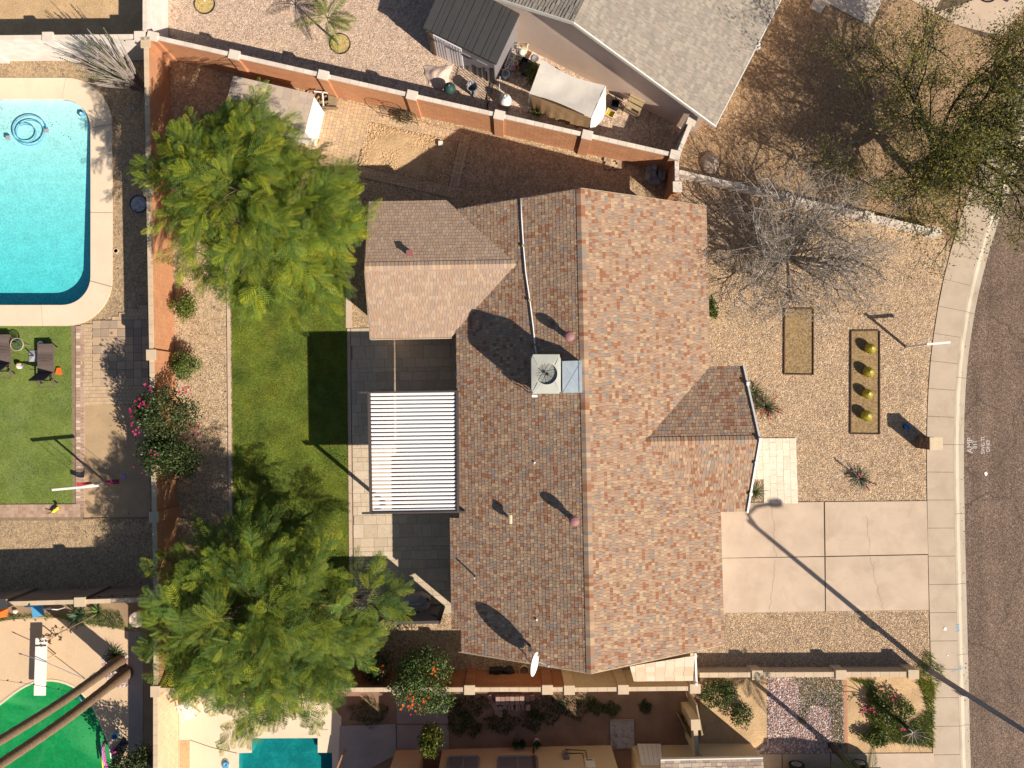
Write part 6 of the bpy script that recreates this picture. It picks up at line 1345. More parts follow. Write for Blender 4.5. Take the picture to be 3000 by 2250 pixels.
MB().box(q0.x-.03,q0.x+w_+.03,q0.y-.03,q0.y+w_+.03,1.07,1.14).build('cap',M['tan_metal'],t); MB().box(q0.x+w_,q0.x+w_+.04,q0.y+.1,q0.y+.4,.7,.95).build('mailbox_door',M['black'],t)
c=P(2652,1250); t=thing('garden_ball','small dark blue glazed ball in the shadow of the mailbox pillar','ball',c,0); MB().lathe([(.02,.0),(.1,.04),(.14,.14),(.1,.24),(.02,.28)],18).build('globe',M['blue'],t,True); MB().lathe([(.11,0),(.13,.03)],16).build('rim',M['black'],t)
# sign post with arm
c=P(2655,1017); t=thing('sign_post','white post with a horizontal hanging arm and no sign','sign post',c); MB().bar(c-Z3*.05,c+Z3*1.68,.09,.09,up=(1,0,0)).build('post',M['white'],t); MB().bar(c+Vector((-.08,-.01,1.5)),c+Vector((1.05,.09,1.5)),.09,.09).build('arm',M['white'],t)
for f in (.45,.95): p=c+Vector((f,.08*f,1.44)); MB().tube([p,p-Z3*.06],.012,6).build('hook',M['steel'],t)
# chalk on the road, paint on the kerb
def text(name,s,px,py,z,size,m,label,rz=R(90),cat='writing'):
    cu=bpy.data.curves.new(name,'FONT'); cu.body=s; cu.size=size; cu.align_x='CENTER'; cu.align_y='CENTER'; cu.offset=.004
    tmp=bpy.data.objects.new(name,cu); col.objects.link(tmp); dg=bpy.context.evaluated_depsgraph_get(); me=bpy.data.meshes.new_from_object(tmp.evaluated_get(dg)); bpy.data.objects.remove(tmp); me.materials.clear(); me.materials.append(m)
    o=link(name,me); c=P(px,py,z); o.location=c; o.rotation_euler=(0,0,rz); tag(o,label,cat)
text('chalk_writing','AMP',2842,1305,-.093,.36,M['chalk'],'faded white chalk letters AMP next to the gutter'); text('chalk_writing','811',2857,1302,-.093,.26,M['chalk'],'faded white chalk figures 811 on the road')
text('chalk_writing','SWG TL',2880,1303,-.093,.23,M['chalk'],'white chalk letters SWG TL on the road'); text('chalk_writing','DND',2895,1307,-.093,.23,M['chalk'],'white chalk letters DND on the road')
text('paint_mark','UN',2806,1840,.024,.24,M['chalk_blue'],'faint blue paint letters on the kerb top'); text('paint_mark','W',2813,1959,.0215,.24,M['chalk_blue'],'faint blue paint letter W on the kerb',0)
o=MB().poly([P(2787,1967,.0285),P(2800,1964,.0285),P(2800,1966,.0285),P(2790,1969,.0285)][::-1]).build('paint_mark',M['chalk_blue']); tag(o,'faint blue paint arrow across the sidewalk','paint mark')
for i,(x,y,lb) in enumerate([(2888,1388,'crumpled white and red scrap on the road'),(2769,1843,'white bird dropping splash on the sidewalk'),(2776,1920,'small white spot on the sidewalk near the lamp')]):
    c=P(x,y,-.09 if i==0 else .026); b=MB(); n=9; b.prism([(c.x+.09*(.6+.4*random.random())*math.cos(6.2832*k/n)*(1 if i<2 else .4),c.y+.11*(.6+.4*random.random())*math.sin(6.2832*k/n)*(1 if i<2 else .4)) for k in range(n)],c.z,c.z+.012); tag(b.build('litter',M['white']),lb,'litter')
# round stone in the neighbour's gravel
c=P(2078,478); t=thing('boulder','rounded grey brown boulder in the brown gravel','boulder',c); b=MB(); rn=random.Random(3); n=14; vs_=[]
for i in range(7):
    for j in range(n): ph=i/6*1.57; r=.42*math.cos(ph)*(1+.08*math.sin(j*2.1+i)); vs_.append((c.x+r*math.cos(6.2832*j/n),c.y+r*1.2*math.sin(6.2832*j/n),.3*math.sin(ph)))
b.raw(vs_,[(i*n+j,i*n+(j+1)%n,(i+1)*n+(j+1)%n,(i+1)*n+j) for i in range(6) for j in range(n)],(.32,.25,.20)); b.build('stone',M['stone_dark'],t,True)
# cars
def car(label,loc,rz,paint):
    t=thing('parked_car',label,'car',loc,rz,); L=4.5; hw=.9
    side=[(-2.25,.35),(-2.2,.75),(-1.75,.92),(-1.0,.98),(.9,.98),(2.0,.85),(2.22,.65),(2.25,.35)]; cab=[(-1.75,.92),(-1.15,1.40),(.2,1.45),(1.05,.97)]
    b=MB(); n=len(side); 
    for s in (1,-1):
        for (x0,z0),(x1,z1) in zip(side,side[1:]):
            pass
    def ys(z): return hw-(.06 if z<.45 else 0)-max(0,z-.75)*.25
    Lf=[Vector((x,ys(z)*(1-.16*(abs(x)/2.25)**4),z)) for x,z in side]; Rt=[Vector((p.x,-p.y,p.z)) for p in Lf]
    k=len(Lf); b.raw(Lf+Rt,[tuple(range(k)),tuple(range(2*k-1,k-1,-1))]+[(i,k+i,k+(i+1)%k,(i+1)%k) for i in range(k)]); b.build('body',paint,t)
    cb=MB(); A=[Vector((x,(.72 if z<1 else .58),z)) for x,z in cab]; B=[Vector((p.x,-p.y,p.z)) for p in A]; cb.raw(A+B,[(0,1,2,3),(7,6,5,4),(1,5,6,2)],None); cb.build('cabin',paint,t)
    for q,nm in (((A[2],A[3],B[3],B[2]),'windscreen'),((A[0],A[1],B[1],B[0]),'rear_window')): MB().poly(q).build(nm,M['window'],t)
    for s in (1,-1):
        MB().poly([Vector((p.x*.88-.05,s*(abs(p.y)+.012),p.z*.97+.02)) for p in A]).build('side_window',M['window'],t)
        MB().bar(Vector((-.1,s*(.9),.45)),Vector((-.1,s*.88,.95)),.012,.01,up=(1,0,0)).build('door_seam',M['black'],t)
        MB().box(.75,.95,s*.92-.08,s*.92+.08,.95,1.08).build('mirror',paint,t)
        for x in (-1.4,1.38):
            w=MB().tube([(x,s*.70,.33),(x,s*.90,.33)],.33,22).build('wheel',M['rubber'],t); MB().tube([(x,s*.88,.33),(x,s*.912,.33)],.22,18).build('rim',M['alloy'],w)
            for a in range(5): an=a*1.2566; MB().bar(Vector((x,s*.918,.33)),Vector((x+.21*math.cos(an),s*.918,.33+.21*math.sin(an))),.05,.02,up=(0,1,0)).build('spoke',M['alloy'],w)
        MB().box(2.12,2.26,s*.55-.14,s*.55+.14,.6,.74).build('headlight',M['glass'],t); MB().box(-2.26,-2.14,s*.6-.12,s*.6+.12,.65,.8).build('tail_light',M['red'],t)
    return t
c=P(2418,2262); car('dark car parked on the south driveway, wheels at the picture edge',Vector((c.x,c.y-.34,.03)),R(1.2),M['carpaint'])
c=P(2845,-48); car('dark purple car parked on the north driveway at the top edge',Vector((c.x-.3,c.y+.6,.03)),R(-28),M['carpurple'])
# ================================================================== POOL YARD (west)
def lounger(px,py,label,rz=R(1),extra=None):
    c=P(px,py); t=thing('sun_lounger',label,'sun lounger',c,rz,'wicker loungers on the turf'); w=.34
    for s in (-1,1):
        MB().bar((s*w,.62,.33),(s*w,-1.25,.33),.035,.05).build('side_rail',M['wicker'],t)
        for y in (.5,-1.1): MB().bar((s*w,y,0),(s*w,y,.33),.04,.04,up=(1,0,0)).build('leg',M['wicker'],t)
        MB().bar((s*(w-.06),-.75,.33),(s*(w-.06),-1.0,.62),.02,.02,up=(1,0,0)).build('strut',M['wicker'],t)
    MB().bar((-w,-1.25,.33),(w,-1.25,.33),.035,.04).build('cross_rail',M['wicker'],t); MB().bar((-w,-1.0,.28),(w,-1.0,.28),.02,.02).build('cross_rail',M['wicker'],t)
    st=MB(); g={}
    nv=22
    for j in range(nv+1):
        y=.66-1.28*j/nv; z=.36+.02*math.sin(j*.45)
        for i in range(2): g[i,j]=len(st.v); st.v.append(((-w+2*w*i),y,z))
    for j in range(nv): st.f.append((g[0,j+1],g[1,j+1],g[1,j],g[0,j])); st.c.append(None)
    for j in range(nv+1): pass
    so_=st.build('seat',M['wicker'],t)
    for j in range(20):                              # woven bands
        y=.63-1.24*j/19
        MB().raw([(-w,y+.028,.365),(0,y-.005,.372),(w,y+.028,.365),(w,y-.018,.365),(0,y-.05,.372),(-w,y-.018,.365)],[(5,4,1,0),(4,3,2,1)]).build('weave_band',M['wicker'],so_)
    MB().hexa([Vector(p) for p in ((-w,-.64,.36),(w,-.64,.36),(w,-.60,.36),(-w,-.60,.36),(-w,-1.02,.98),(w,-1.02,.98),(w,-.98,.99),(-w,-.98,.99))]).build('backrest',M['wicker_dark'],t)
    return t
lounger(148,1052,'brown wicker sun lounger nearest the paver border'); lounger(24,1025,'brown wicker sun lounger at the left picture edge')
c=P(178,1088); tag(MB().hexa([Vector((c.x+x,c.y+y,z)) for z in (.02,.10) for x,y in ((-.2,-.13),(.1,-.16),(.02,.16),(-.12,.16))]).build('towel',M['orange']),'folded orange and red towel beside the lounger','towel')
c=P(122,1008); tag(MB().lathe([(.02,0),(.12,.05),(.14,.1),(.1,.17),(.02,.2)],12,o=c).build('ball',M['offwhite'],None,True),'small white ball at the foot of the lounger','ball')
c=P(72,1012); t=thing('side_table','round glass topped side table between the loungers','table',c,0); MB().lathe([(.27,.48),(.29,.48),(.29,.51),(.27,.51)],28,cap=False).build('rim',M['tan_metal'],t); MB().lathe([(.01,.495),(.27,.495)],28).build('glass_top',M['glass'],t)
for a in range(3): an=a*2.094; MB().tube([(math.cos(an)*.26,math.sin(an)*.26,0),(math.cos(an)*.1,math.sin(an)*.1,.25),(math.cos(an)*.26,math.sin(an)*.26,.49)],.014,6).build('leg',M['steel'],t)
c=P(103,1043); t=thing('umbrella_base','square grey plastic umbrella base on the turf','umbrella base',c,R(2)); b=MB(); b.hexa([Vector(p) for p in ((-.27,-.27,0),(.27,-.27,0),(.27,.27,0),(-.27,.27,0),(-.25,-.25,.05),(.25,-.25,.05),(.25,.25,.05),(-.25,.25,.05))]); b.raw([(-.25,-.25,.05),(.25,-.25,.05),(.25,.25,.05),(-.25,.25,.05),(-.04,-.04,.11),(.04,-.04,.11),(.04,.04,.11),(-.04,.04,.11)],[(0,1,5,4),(1,2,6,5),(2,3,7,6),(3,0,4,7),(4,5,6,7)]); b.build('weight',M['grey_plastic'],t); MB().tube([(0,0,.1),(0,0,.42)],.03,10).build('tube',M['bronze'],t)
c=P(63,1072); t=thing('beach_ball','beach ball in yellow, purple and white on the turf','ball',c,.4); n=18
for k in range(6):
    b=MB()
    for j in range(3):
        for i in range(8):
            f=lambda a,p: (.145*math.cos(a)*math.cos(p),.145*math.sin(a)*math.cos(p),.145+.145*math.sin(p))
            a0=6.2832*(k*3+j)/n;a1=6.2832*(k*3+j+1)/n;p0=-1.57+3.14*i/8;p1=-1.57+3.14*(i+1)/8; b.poly([f(a0,p0),f(a1,p0),f(a1,p1),f(a0,p1)])
    b.build('panel',[M['yellow'],M['white'],M['lilac']][k%3],t,True)
# T-frame swing
c=P(310,1412); t=thing('swing_set','white T frame swing with two red hanging seats','swing',c); hh=2.15; MB().tube([c-Z3*.05,c+Z3*hh],.05,10).build('post',M['white'],t,True); d=Vector((.995,.09,0)); MB().bar(c+Z3*(hh+.04)-d*.98,c+Z3*(hh+.04)+d*.92,.09,.09).build('crossbar',M['white'],t)
for s,nm in ((-.62,'red'),(.62,'maroon')):
    p=c+d*s; 
    for k in (-.2,.2): q=p+d*k; MB().tube([q+Z3*hh,q+Z3*.62],.008,5).build('rope',M['steel'],t)
    pts=[p+d*(k/4*.3)+Z3*(.48+.16*(k/4)**2) for k in range(-4,5)]; b=MB()
    for a_,b_ in zip(pts,pts[1:]):
        y=Vector((-d.y,d.x,0))*.1; b.raw([a_-y,b_-y,b_+y,a_+y,a_-y-Z3*.05,b_-y-Z3*.05,b_+y-Z3*.05,a_+y-Z3*.05],[(0,1,2,3),(7,6,5,4),(4,5,1,0),(6,7,3,2)])
    b.build('seat',M[nm],t)
c=P(167,1493); t=thing('toy_animal','small yellow plastic toy animal on the paver border','toy',c,.6); MB().tube([(-.18,0,.14),(0,0,.16),(.16,0,.15)],[.05,.08,.06],8).build('body',M['yellow'],t,True); MB().lathe([(.02,-.06),(.06,0),(.05,.06),(.01,.08)],10,o=(.22,0,.24)).build('head',M['yellow'],t,True)
for x in (-.12,.12):
    for y in (-.05,.05): MB().tube([(x,y,.14),(x,y,0)],.025,6).build('leg',M['yellow'],t)
MB().tube([(-.18,0,.15),(-.3,.05,.25)],.02,6).build('tail',M['black'],t)
c=P(363,1396); tag(MB().lathe([(.1,0),(.125,.01),(.12,.03),(.02,.035)],20,o=c).build('flying_disc',M['lilac'],None,True),'lilac plastic flying disc on the shaded gravel','disc')
c=P(340,735); t=thing('valve_cover','round tan irrigation cover with dark centre in the gravel','cover',c,0); MB().lathe([(.13,0),(.13,.03),(.09,.035),(.09,.02)],20).build('rim',M['tan_metal'],t); MB().lathe([(.01,.02),(.085,.02)],16).build('lid',M['brown'],t)
c=P(407,598); t=thing('tree_ring','round white gravel ring with dark rim below the orange wall','tree ring',c); MB().lathe([(.4,0),(.4,.06),(.37,.06),(.37,0)],30,o=c,cap=False).build('rim',M['black'],t); MB().poly([c+Vector((math.cos(.21*i)*.37,math.sin(.21*i)*.37,.02)) for i in range(30)]).build('bed',M['grey'],t)
x=RN.uniform(-.36,.36,500); y=RN.uniform(-.36,.36,500); k=x*x+y*y<.125; x,y=x[k],y[k]; scatter('white_stones',PEB,PEF,np.stack([x+c.x,y+c.y,np.full(len(x),.025)],1),rotz_arr(RN.uniform(0,6,len(x))),np.full(len(x),.03),M['stone_dark'],t,np.tile([.55,.57,.60],(len(x),1)))
for i,(x,y) in enumerate([(393,317),(395,862)]):
    c=P(x,y); tag(MB().lathe([(.09,0),(.1,.04),(.05,.1),(.01,.11)],9,o=c).build('rock',M['grey_plastic']),['grey rock in the shaded gravel north of the pool','dark rock in the shade beside the orange wall'][i],'rock')
# pool gear
pts=[]
cc=P(82,385,-.055)
for k in range(90): a=k*.165; r=.86-.42*min(1,k/75); pts.append(Vector((cc.x+r*math.cos(a)+.1*math.sin(k*.05),cc.y+.02+r*.9*math.sin(a)-.004*k*.3,-.045)))
t=thing('pool_hose','coiled blue pool cleaner hose floating in the swimming pool','hose',cc); MB().tube(pts,.024,6).build('hose',M['skyblue'],t,True); p=pts[0]; MB().box(p.x-.1,p.x+.1,p.y-.08,p.y+.08,-.07,.0).build('connector',M['grey_plastic'],t); MB().box(cc.x-.95,cc.x-.78,cc.y-.4,cc.y-.22,-.08,.02).build('cleaner_head',M['grey_plastic'],t)
c=P(240,334,-.05); t=thing('chlorine_floater','round blue chlorine floater in the pool corner','floater',c,0); MB().lathe([(.05,-.03),(.13,-.01),(.14,.03),(.07,.07),(.06,.1),(.01,.11)],18).build('float',M['skyblue'],t,True); MB().lathe([(.02,.11),(.05,.115),(.02,.13)],12).build('cap',M['white'],t)
def lights(label,a,b,n,sag,z):
    A=a;B=b; t=thing('string_lights',label,'string lights',A); pts=[A.lerp(B,k/n)-Z3*(sag*math.sin(math.pi*k/n)) for k in range(n+1)]; MB().tube(pts,.007,4).build('wire',M['black'],t)
    for p in pts[1:-1:1]: MB().lathe([(.012,-.10),(.03,-.075),(.03,-.05),(.014,-.02),(.014,.0)],8,o=p).build('bulb',M['blackplastic'],t)
A=P(0,118,1.75);lights('black string lights drooping along the white pool wall, left span',P(-60,125,1.7),P(127,112,1.8),4,.12,0); lights('black string lights along the white pool wall, right span',P(160,112,1.8),P(402,116,1.85),6,.1,0)
lights('black string lights over the green pool and diving board',P(-60,1985,2.2),P(240,2035,2.6),8,.15,0); lights('black string lights along the brown block wall',P(-20,1765,1.6),P(440,1742,1.75),12,.06,0)
# ================================================================== SOUTH WEST YARD
a=P(117,1868,.0); dv=thing('diving_board','long white diving board reaching over the green pool','diving board',Vector((a.x,a.y-.3,0)))
bz=.58; q=[P(104,1870,bz),P(137,1869,bz),P(132,2038,bz),P(99,2038,bz)]; MB().hexa([p-Z3*.05 for p in (q[3],q[2],q[1],q[0])]+[q[3],q[2],q[1],q[0]]).build('board',M['white'],dv)
m_=(q[0]+q[1])/2; MB().bar(q[0].lerp(q[3],.13)+Z3*.01,q[1].lerp(q[2],.13)+Z3*.01,.05,.03).build('clamp_bar',M['bronze'],dv)
for f in (.05,.36): 
    p=q[0].lerp(q[3],f); r=q[1].lerp(q[2],f); MB().tube([Vector((p.x+.04,p.y,0)),p+Vector((.04,0,-.05)),r+Vector((.06,0,-.05)),Vector((r.x+.07,r.y,0))],.03,8).build('stand',M['tan_metal'],dv)
def pole_thing(name,label,cat,pts,r,m,tipm=None):
    t=thing(name,label,cat,pts[0]); MB().tube(pts,r,8).build('pole',m,t)
    if tipm: MB().tube([pts[-1],pts[-1]+(pts[-1]-pts[-2]).normalized()*.12],r*1.4,8).build('grip',tipm,t)
    return t
pole_thing('skimmer_pole','long thin pool pole lying across the diving board','pole',[P(250,1990,.03),P(135,1940,.62),P(64,1917,.75)],.018,M['steel'],M['brown'])
for i,(pts,m,lb) in enumerate([([(306,2170),(303,2195),(307,2225),(318,2262)],'magenta','pink foam pool noodle in the green pool'),([(303,2172),(300,2196),(303,2226),(313,2262)],'lilac','lilac foam pool noodle beside the pink one'),([(298,2212),(300,2235),(304,2265)],'yellow','yellow foam pool noodle at the bottom edge'),([(317,2175),(322,2200),(326,2222)],'offwhite','pale foam stick floating in the green pool'),([(228,2035),(238,2052),(244,2060)],'skyblue','pale blue pool brush at the pool rim')]):
    w=[P(x,y,-.03 if i<4 else .05) for x,y in pts]; tag(MB().tube(w,.042 if i<2 else .03,8).build('pool_noodle' if i<3 else 'pool_stick',M[m],None,True),lb,'pool toy')
c=P(336,2197,.0); t=thing('pool_ball','pink ball with white speckles at the green pool edge','ball',c,0); MB().lathe([(.02,-.06),(.1,-.02),(.145,.07),(.1,.17),(.02,.21)],16).build('skin',M['magenta'],t,True)
c=P(344,2150); t=thing('bucket','blue plastic bucket on the shaded deck','bucket',c,0); MB().lathe([(.1,0),(.14,.24),(.15,.25),(.12,.24),(.09,.04)],16).build('pail',M['skyblue'],t); MB().tube([(.14,0,.25),(.1,.1,.3),(-.1,.1,.3),(-.14,0,.25)],.006,5).build('handle',M['steel'],t)
c=P(276,1982); t=thing('floor_sign','small white and blue printed card on the deck between the palms','card',c,R(40)); MB().box(-.16,.16,-.11,.11,.012,.03).build('card',M['white'],t); MB().box(-.14,.02,-.08,.0,.03,.034).build('print',M['blue'],t)
b=MB(); rn=random.Random(5); c=P(353,2200); t=thing('shadow_sheet','crumpled black sheet in place of a shadow at the green pool edge','sheet',c)  # black sheet added to stand in for a dark shadow shape
n=12; g={}
for i in range(n+1):
    for j in range(5): u=i/n-.5; v=j/4-.5; g[i,j]=len(b.v); b.v.append((c.x+u*.5+v*.35*(1-abs(u))*1.2,c.y+u*1.0-v*.25,.03+.16*rn.random()*(1-abs(2*u))))
for i in range(n):
    for j in range(4): b.f.append((g[i,j],g[i+1,j],g[i+1,j+1],g[i,j+1])); b.c.append(None)
b.build('sheet',M['blackplastic'],t,True)
c=P(433,1795); t=thing('clay_planter','tall tan and mauve planter in the corner by the orange wall','planter',c,0); MB().lathe([(.24,0),(.3,.5),(.32,.95),(.34,1.0),(.27,.99)],20).build('pot',M['stucco_pink'],t,True)
c=P(8,1795); t=thing('toy_car','orange and white toy by the left picture edge','toy',c,0); MB().hexa([Vector(p) for p in ((-.25,-.18,.02),(.25,-.18,.02),(.25,.18,.02),(-.25,.18,.02),(-.2,-.14,.3),(.12,-.12,.34),(.12,.12,.34),(-.2,.14,.3))]).build('shell',M['orange'],t); MB().box(-.12,.08,-.08,.08,.34,.37).build('lid',M['white'],t)
c=P(48,1790); tag(MB().lathe([(.08,0),(.1,.08),(.07,.14)],12,o=c).build('plastic_tub',M['offwhite']),'small clear white tub in the weeds','tub')
c=P(128,1782); t=thing('garden_chair','pale blue plastic chair behind the brown block wall','chair',c,R(10))
MB().box(-.25,.25,-.25,.25,.38,.42).build('seat',M['skyblue'],t); MB().hexa([Vector(p) for p in ((-.25,.2,.42),(.25,.2,.42),(.25,.24,.42),(-.25,.24,.42),(-.24,.34,.85),(.24,.34,.85),(.24,.38,.85),(-.24,.38,.85))]).build('backrest',M['skyblue'],t)
for x in (-.21,.21):
    for y in (-.21,.21): MB().bar((x,y,0),(x,y,.38),.04,.04,up=(1,0,0)).build('leg',M['white'],t)
c=P(168,1780); t=thing('hoop_frame','white bent tube frame behind the brown block wall','frame',c,0); MB().tube([(-.3,0,0),(-.3,.05,.5),(-.15,.1,.62),(.2,.1,.62),(.32,.05,.5),(.32,0,0)],.02,8).build('tube',M['white'],t); MB().tube([(-.3,.03,.3),(.32,.03,.3)],.015,6).build('crossbar',M['white'],t)
# twin palm gravel ring
sheet('palm_bed_gravel',[(295,1935),(310,1905),(350,1895),(380,1920),(382,2010),(345,2014),(312,1990)],.016,M['gravel_mauve'])
# ================================================================== SOUTH POOL
def deck_chair(px,py,label,rz):
    c=P(px,py); t=thing('deck_chair',label,'chair',c,rz)
    for i in range(6): MB().bar((-.25,-.25+i*.1,.4),(.25,-.25+i*.1,.4),.07,.02).build('slat',M['white'],t)
    for i in range(5): MB().bar((-.25,.3+i*.06,.48+i*.1),(.25,.3+i*.06,.48+i*.1),.02,.07).build('back_slat',M['white'],t)
    for x in (-.27,.27):
        MB().bar((x,-.28,0),(x,-.28,.6),.03,.04,up=(1,0,0)).build('leg',M['white'],t); MB().bar((x,.3,0),(x,.6,1.0),.03,.04,up=(1,0,0)).build('leg',M['white'],t); MB().bar((x,-.3,.6),(x,.42,.6),.05,.03).build('armrest',M['white'],t)
deck_chair(565,2075,'white slatted deck chair half under the feathery tree',R(20)); deck_chair(640,2055,'second white deck chair deeper under the feathery tree',R(-25))
c=P(662,2238); t=thing('leaf_net','blue leaf skimmer net on the south pool deck','net',c,0); n=16; MB().tube([(.16*math.cos(6.2832*k/n),.22*math.sin(6.2832*k/n),.04) for k in range(n+1)],.014,6).build('rim',M['steel'],t)
b=MB(); b.lathe([(.02,.02),(.1,.1),(.15,.06)],14); b.build('bag',M['skyblue'],t,True); MB().tube([(0,-.2,.04),(.05,-1.6,.05)],.014,6).build('handle',M['white'],t)
pole_thing('garden_rope','thin dark rope lying across the south pool deck','rope',[P(556,2168,.02),P(620,2190,.02),P(695,2207,.02)],.008,M['black'])
c=P(1002,2215); t=thing('wood_rail','short varnished wooden handrail beside the teal pool','handrail',P(990,2240)); MB().bar(P(985,2262,.05)+Z3*.35,P(1013,2192,.05)+Z3*.55,.07,.07).build('rail',M['terracotta'],t)
for p in (P(988,2255),P(1011,2198)): MB().bar(p,p+Z3*.5,.05,.05,up=(1,0,0)).build('post',M['terracotta'],t)
# ================================================================== SOUTH SIDE CLUTTER
def pile(name,label,items,m,pal,piece='brick',cat='pile'):
    c=sum((Vector(i[0]) for i in items),Vector())/len(items); t=thing(name,label,cat,Vector((c.x,c.y,0)))
    it=[]
    for p,a,w,d,h,ci in items: it.append((TM(p,(math.cos(a),math.sin(a),0),(-math.sin(a),math.cos(a),0),(0,0,1),w,d,h),ci))
    pieces(t,piece,it,m,pal,300,'tile')
rn=random.Random(8)
def grid_items(pxs,w,d,h,lv,a0=0,jit=.08,npal=4):
    out=[]
    for k,(x,y) in enumerate(pxs):
        p=P(x,y)
        for l in range(lv[k%len(lv)] if hasattr(lv,'__len__') else lv): out.append(((p.x+rn.uniform(-.01,.01),p.y+rn.uniform(-.01,.01),l*(h+.004)),a0+rn.uniform(-jit,jit),w,d,h,rn.randrange(npal)))
    return out
BR=[(.30,.20,.17),(.34,.23,.19),(.27,.18,.155),(.37,.26,.22)]
its=[]
for i in range(6): its+=grid_items([(1459+i*14,2040),(1459+i*14,2054)],.2,.2,.09,[3,2],0,.04)
its+=grid_items([(1452,2070),(1466,2072),(1480,2068)],.2,.2,.09,1,0,.3); its+=grid_items([(1455,2085),(1466,2090)],.2,.28,.09,1,.1,.2)
its+=grid_items([(1492,2066),(1500,2066),(1514,2068),(1522,2068),(1530,2066)],.09,.3,.2,1,0,.05); its+=grid_items([(1546,2045),(1560,2042),(1547,2070)],.2,.26,.1,1,0,.2); its+=grid_items([(1434,2042),(1440,2055),(1446,2062)],.2,.2,.09,1,.6,.4)
pile('brick_stack','stacked dull pink bricks below the cream capped wall',its,M['paver'],BR)
its=[]
for k in range(22): its+=grid_items([(1775+rn.random()*50,462+rn.random()*32)],.22,.2,.1,[1,2,1],R(-14),.12)
pile('paver_pile','loose pile of tan pavers at the foot of the orange wall',its,M['paver'],[(.48,.36,.24),(.52,.40,.28),(.42,.31,.21),(.55,.42,.29)],'paver')
its=[]
for x,y,l in ((1896,518,2),(1898,503,2),(1912,495,3),(1912,512,2),(1914,528,1),(1930,500,2),(1932,516,2),(1938,520,2),(1926,530,1),(1905,528,1)): its+=grid_items([(x,y)],.38,.2,.19,[l],R(80),.1,3)
pile('block_pile','small stack of grey concrete blocks by the shaded wall end',its,M['paver'],[(.38,.39,.40),(.42,.43,.44),(.34,.35,.36)],'block')
c=P(1292,424); tag(MB().hexa([Vector((c.x+x,c.y+y,z)) for z in (.02,.22) for x,y in ((-.1,-.1),(.1,-.09),(.1,.1),(-.1,.1))]).build('white_block',M['offwhite']),'small white block on the bare earth bed','block')
# wire arch trellis at the wall
t=thing('trellis_arch','black wire arch trellis standing against the orange wall','trellis',P(1180,335))
d=Vector((*WD,0)); nn=Vector((*WN,0))
for j,(px,py) in enumerate([(1150,352),(1200,362)]):
    o=P(px,py); b=MB(); pts=[]
    for k in range(17):
        a=math.pi*k/16; pts.append(o+d*(-.42*math.cos(a))*(1)+Z3*(1.15+.38*math.sin(a)))
    pts=[o-d*.42]+pts+[o+d*.42]; b.tube(pts,.013,5); b.build('hoop',M['black'],t)
o1=P(1150,352);o2=P(1200,362)
for z in (.3,.6,.9,1.2):
    for s in (-1,1): MB().tube([o1+d*.42*s+Z3*z,o2+d*.42*s+Z3*z],.008,4).build('wire',M['black'],t)
for o in (o1,o2):
    for z in (.35,.75,1.15): MB().tube([o-d*.42+Z3*z,o+d*.42+Z3*z],.007,4).build('wire',M['black'],t)
for k in range(5): a=math.pi*(k+1)/6; q=d*(-.42*math.cos(a))+Z3*(1.15+.38*math.sin(a)); MB().tube([o1+q,o2+q],.008,4).build('wire',M['black'],t)
shrub('dry_plant','dry straggly weeds at the foot of the wire trellis',(1190,345),.2,.55,.28,.22,700,.06,[(.22,.17,.09),(.30,.23,.13),(.16,.15,.07)],44,None,0,10,'leaf')
# wood scraps and pallet by the playhouse
c=P(955,300); t=thing('wood_pile','scrap timber pile with a broken white frame beside the garden shed','wood pile',c); rn=random.Random(12)
for k in range(12): a=rn.uniform(0,3.14); p=c+Vector((rn.uniform(-.45,.3),rn.uniform(-.45,.3),.06+.035*k)); e=Vector((math.cos(a),math.sin(a),rn.uniform(-.08,.08)))*.38; MB().bar(p-e,p+e,.07,.035).build('timber',M['wood'],t)
for a_,b_ in (((920,268),(960,272)),((945,270),(948,310))): MB().bar(P(*a_,.55),P(*b_,.55),.05,.05).build('frame_bar',M['white'],t)
plank_panel('pallet','small weathered wooden pallet leaning at the orange wall','pallet',[P(962,320,.02),P(988,325,.02),P(986,284,.4),P(962,278,.4)],5,M['wood'])
# pots and bins along the south wall
c=P(1455,1972); t=thing('planter_box','square black plastic planter against the brown wall','planter',c,R(2)); 
for x0,x1,y0,y1 in ((-.3,.3,-.3,-.26),(-.3,.3,.26,.3),(-.3,-.26,-.26,.26),(.26,.3,-.26,.26)): MB().box(x0,x1,y0,y1,0,.5).build('side',M['blackplastic'],t)
MB().box(-.26,.26,-.26,.26,0,.3).build('soil',M['soil'],t); MB().lathe([(.1,.3),(.19,.55),(.2,.56),(.16,.4)],16).build('inner_pot',M['green_dark'],t)
c=P(1495,1974); t=thing('barrel','black corrugated barrel lying beside the planter','barrel',c,R(-65)); MB().lathe([(.22,-.38),(.25,-.36),(.25,.36),(.22,.38)],18,M=Matrix.Rotation(1.5708,3,'Y'),o=(0,0,.25)).build('drum',M['blackplastic'],t,False)
for k in range(6): MB().lathe([(.255,-.01),(.265,0),(.255,.01)],18,M=Matrix.Rotation(1.5708,3,'Y'),o=(-.3+k*.12,0,.25)).build('rib',M['blackplastic'],t)
c=P(1535,1958); t=thing('clay_bowl','tan clay bowl planter below the roof edge','planter',c,0); MB().lathe([(.12,0),(.22,.2),(.23,.36),(.21,.36),(.18,.2)],20).build('bowl',M['tan_metal'],t,True); MB().lathe([(.01,.22),(.19,.24)],16).build('soil',M['soil'],t)
c=P(1618,1988); t=thing('wire_basket','black wire fire basket by the cream wall end','basket',c,0)
for z in (.05,.25,.45): MB().tube([(-.2,-.2,z),(.2,-.2,z),(.2,.2,z),(-.2,.2,z),(-.2,-.2,z)],.01,5).build('hoop',M['black'],t)
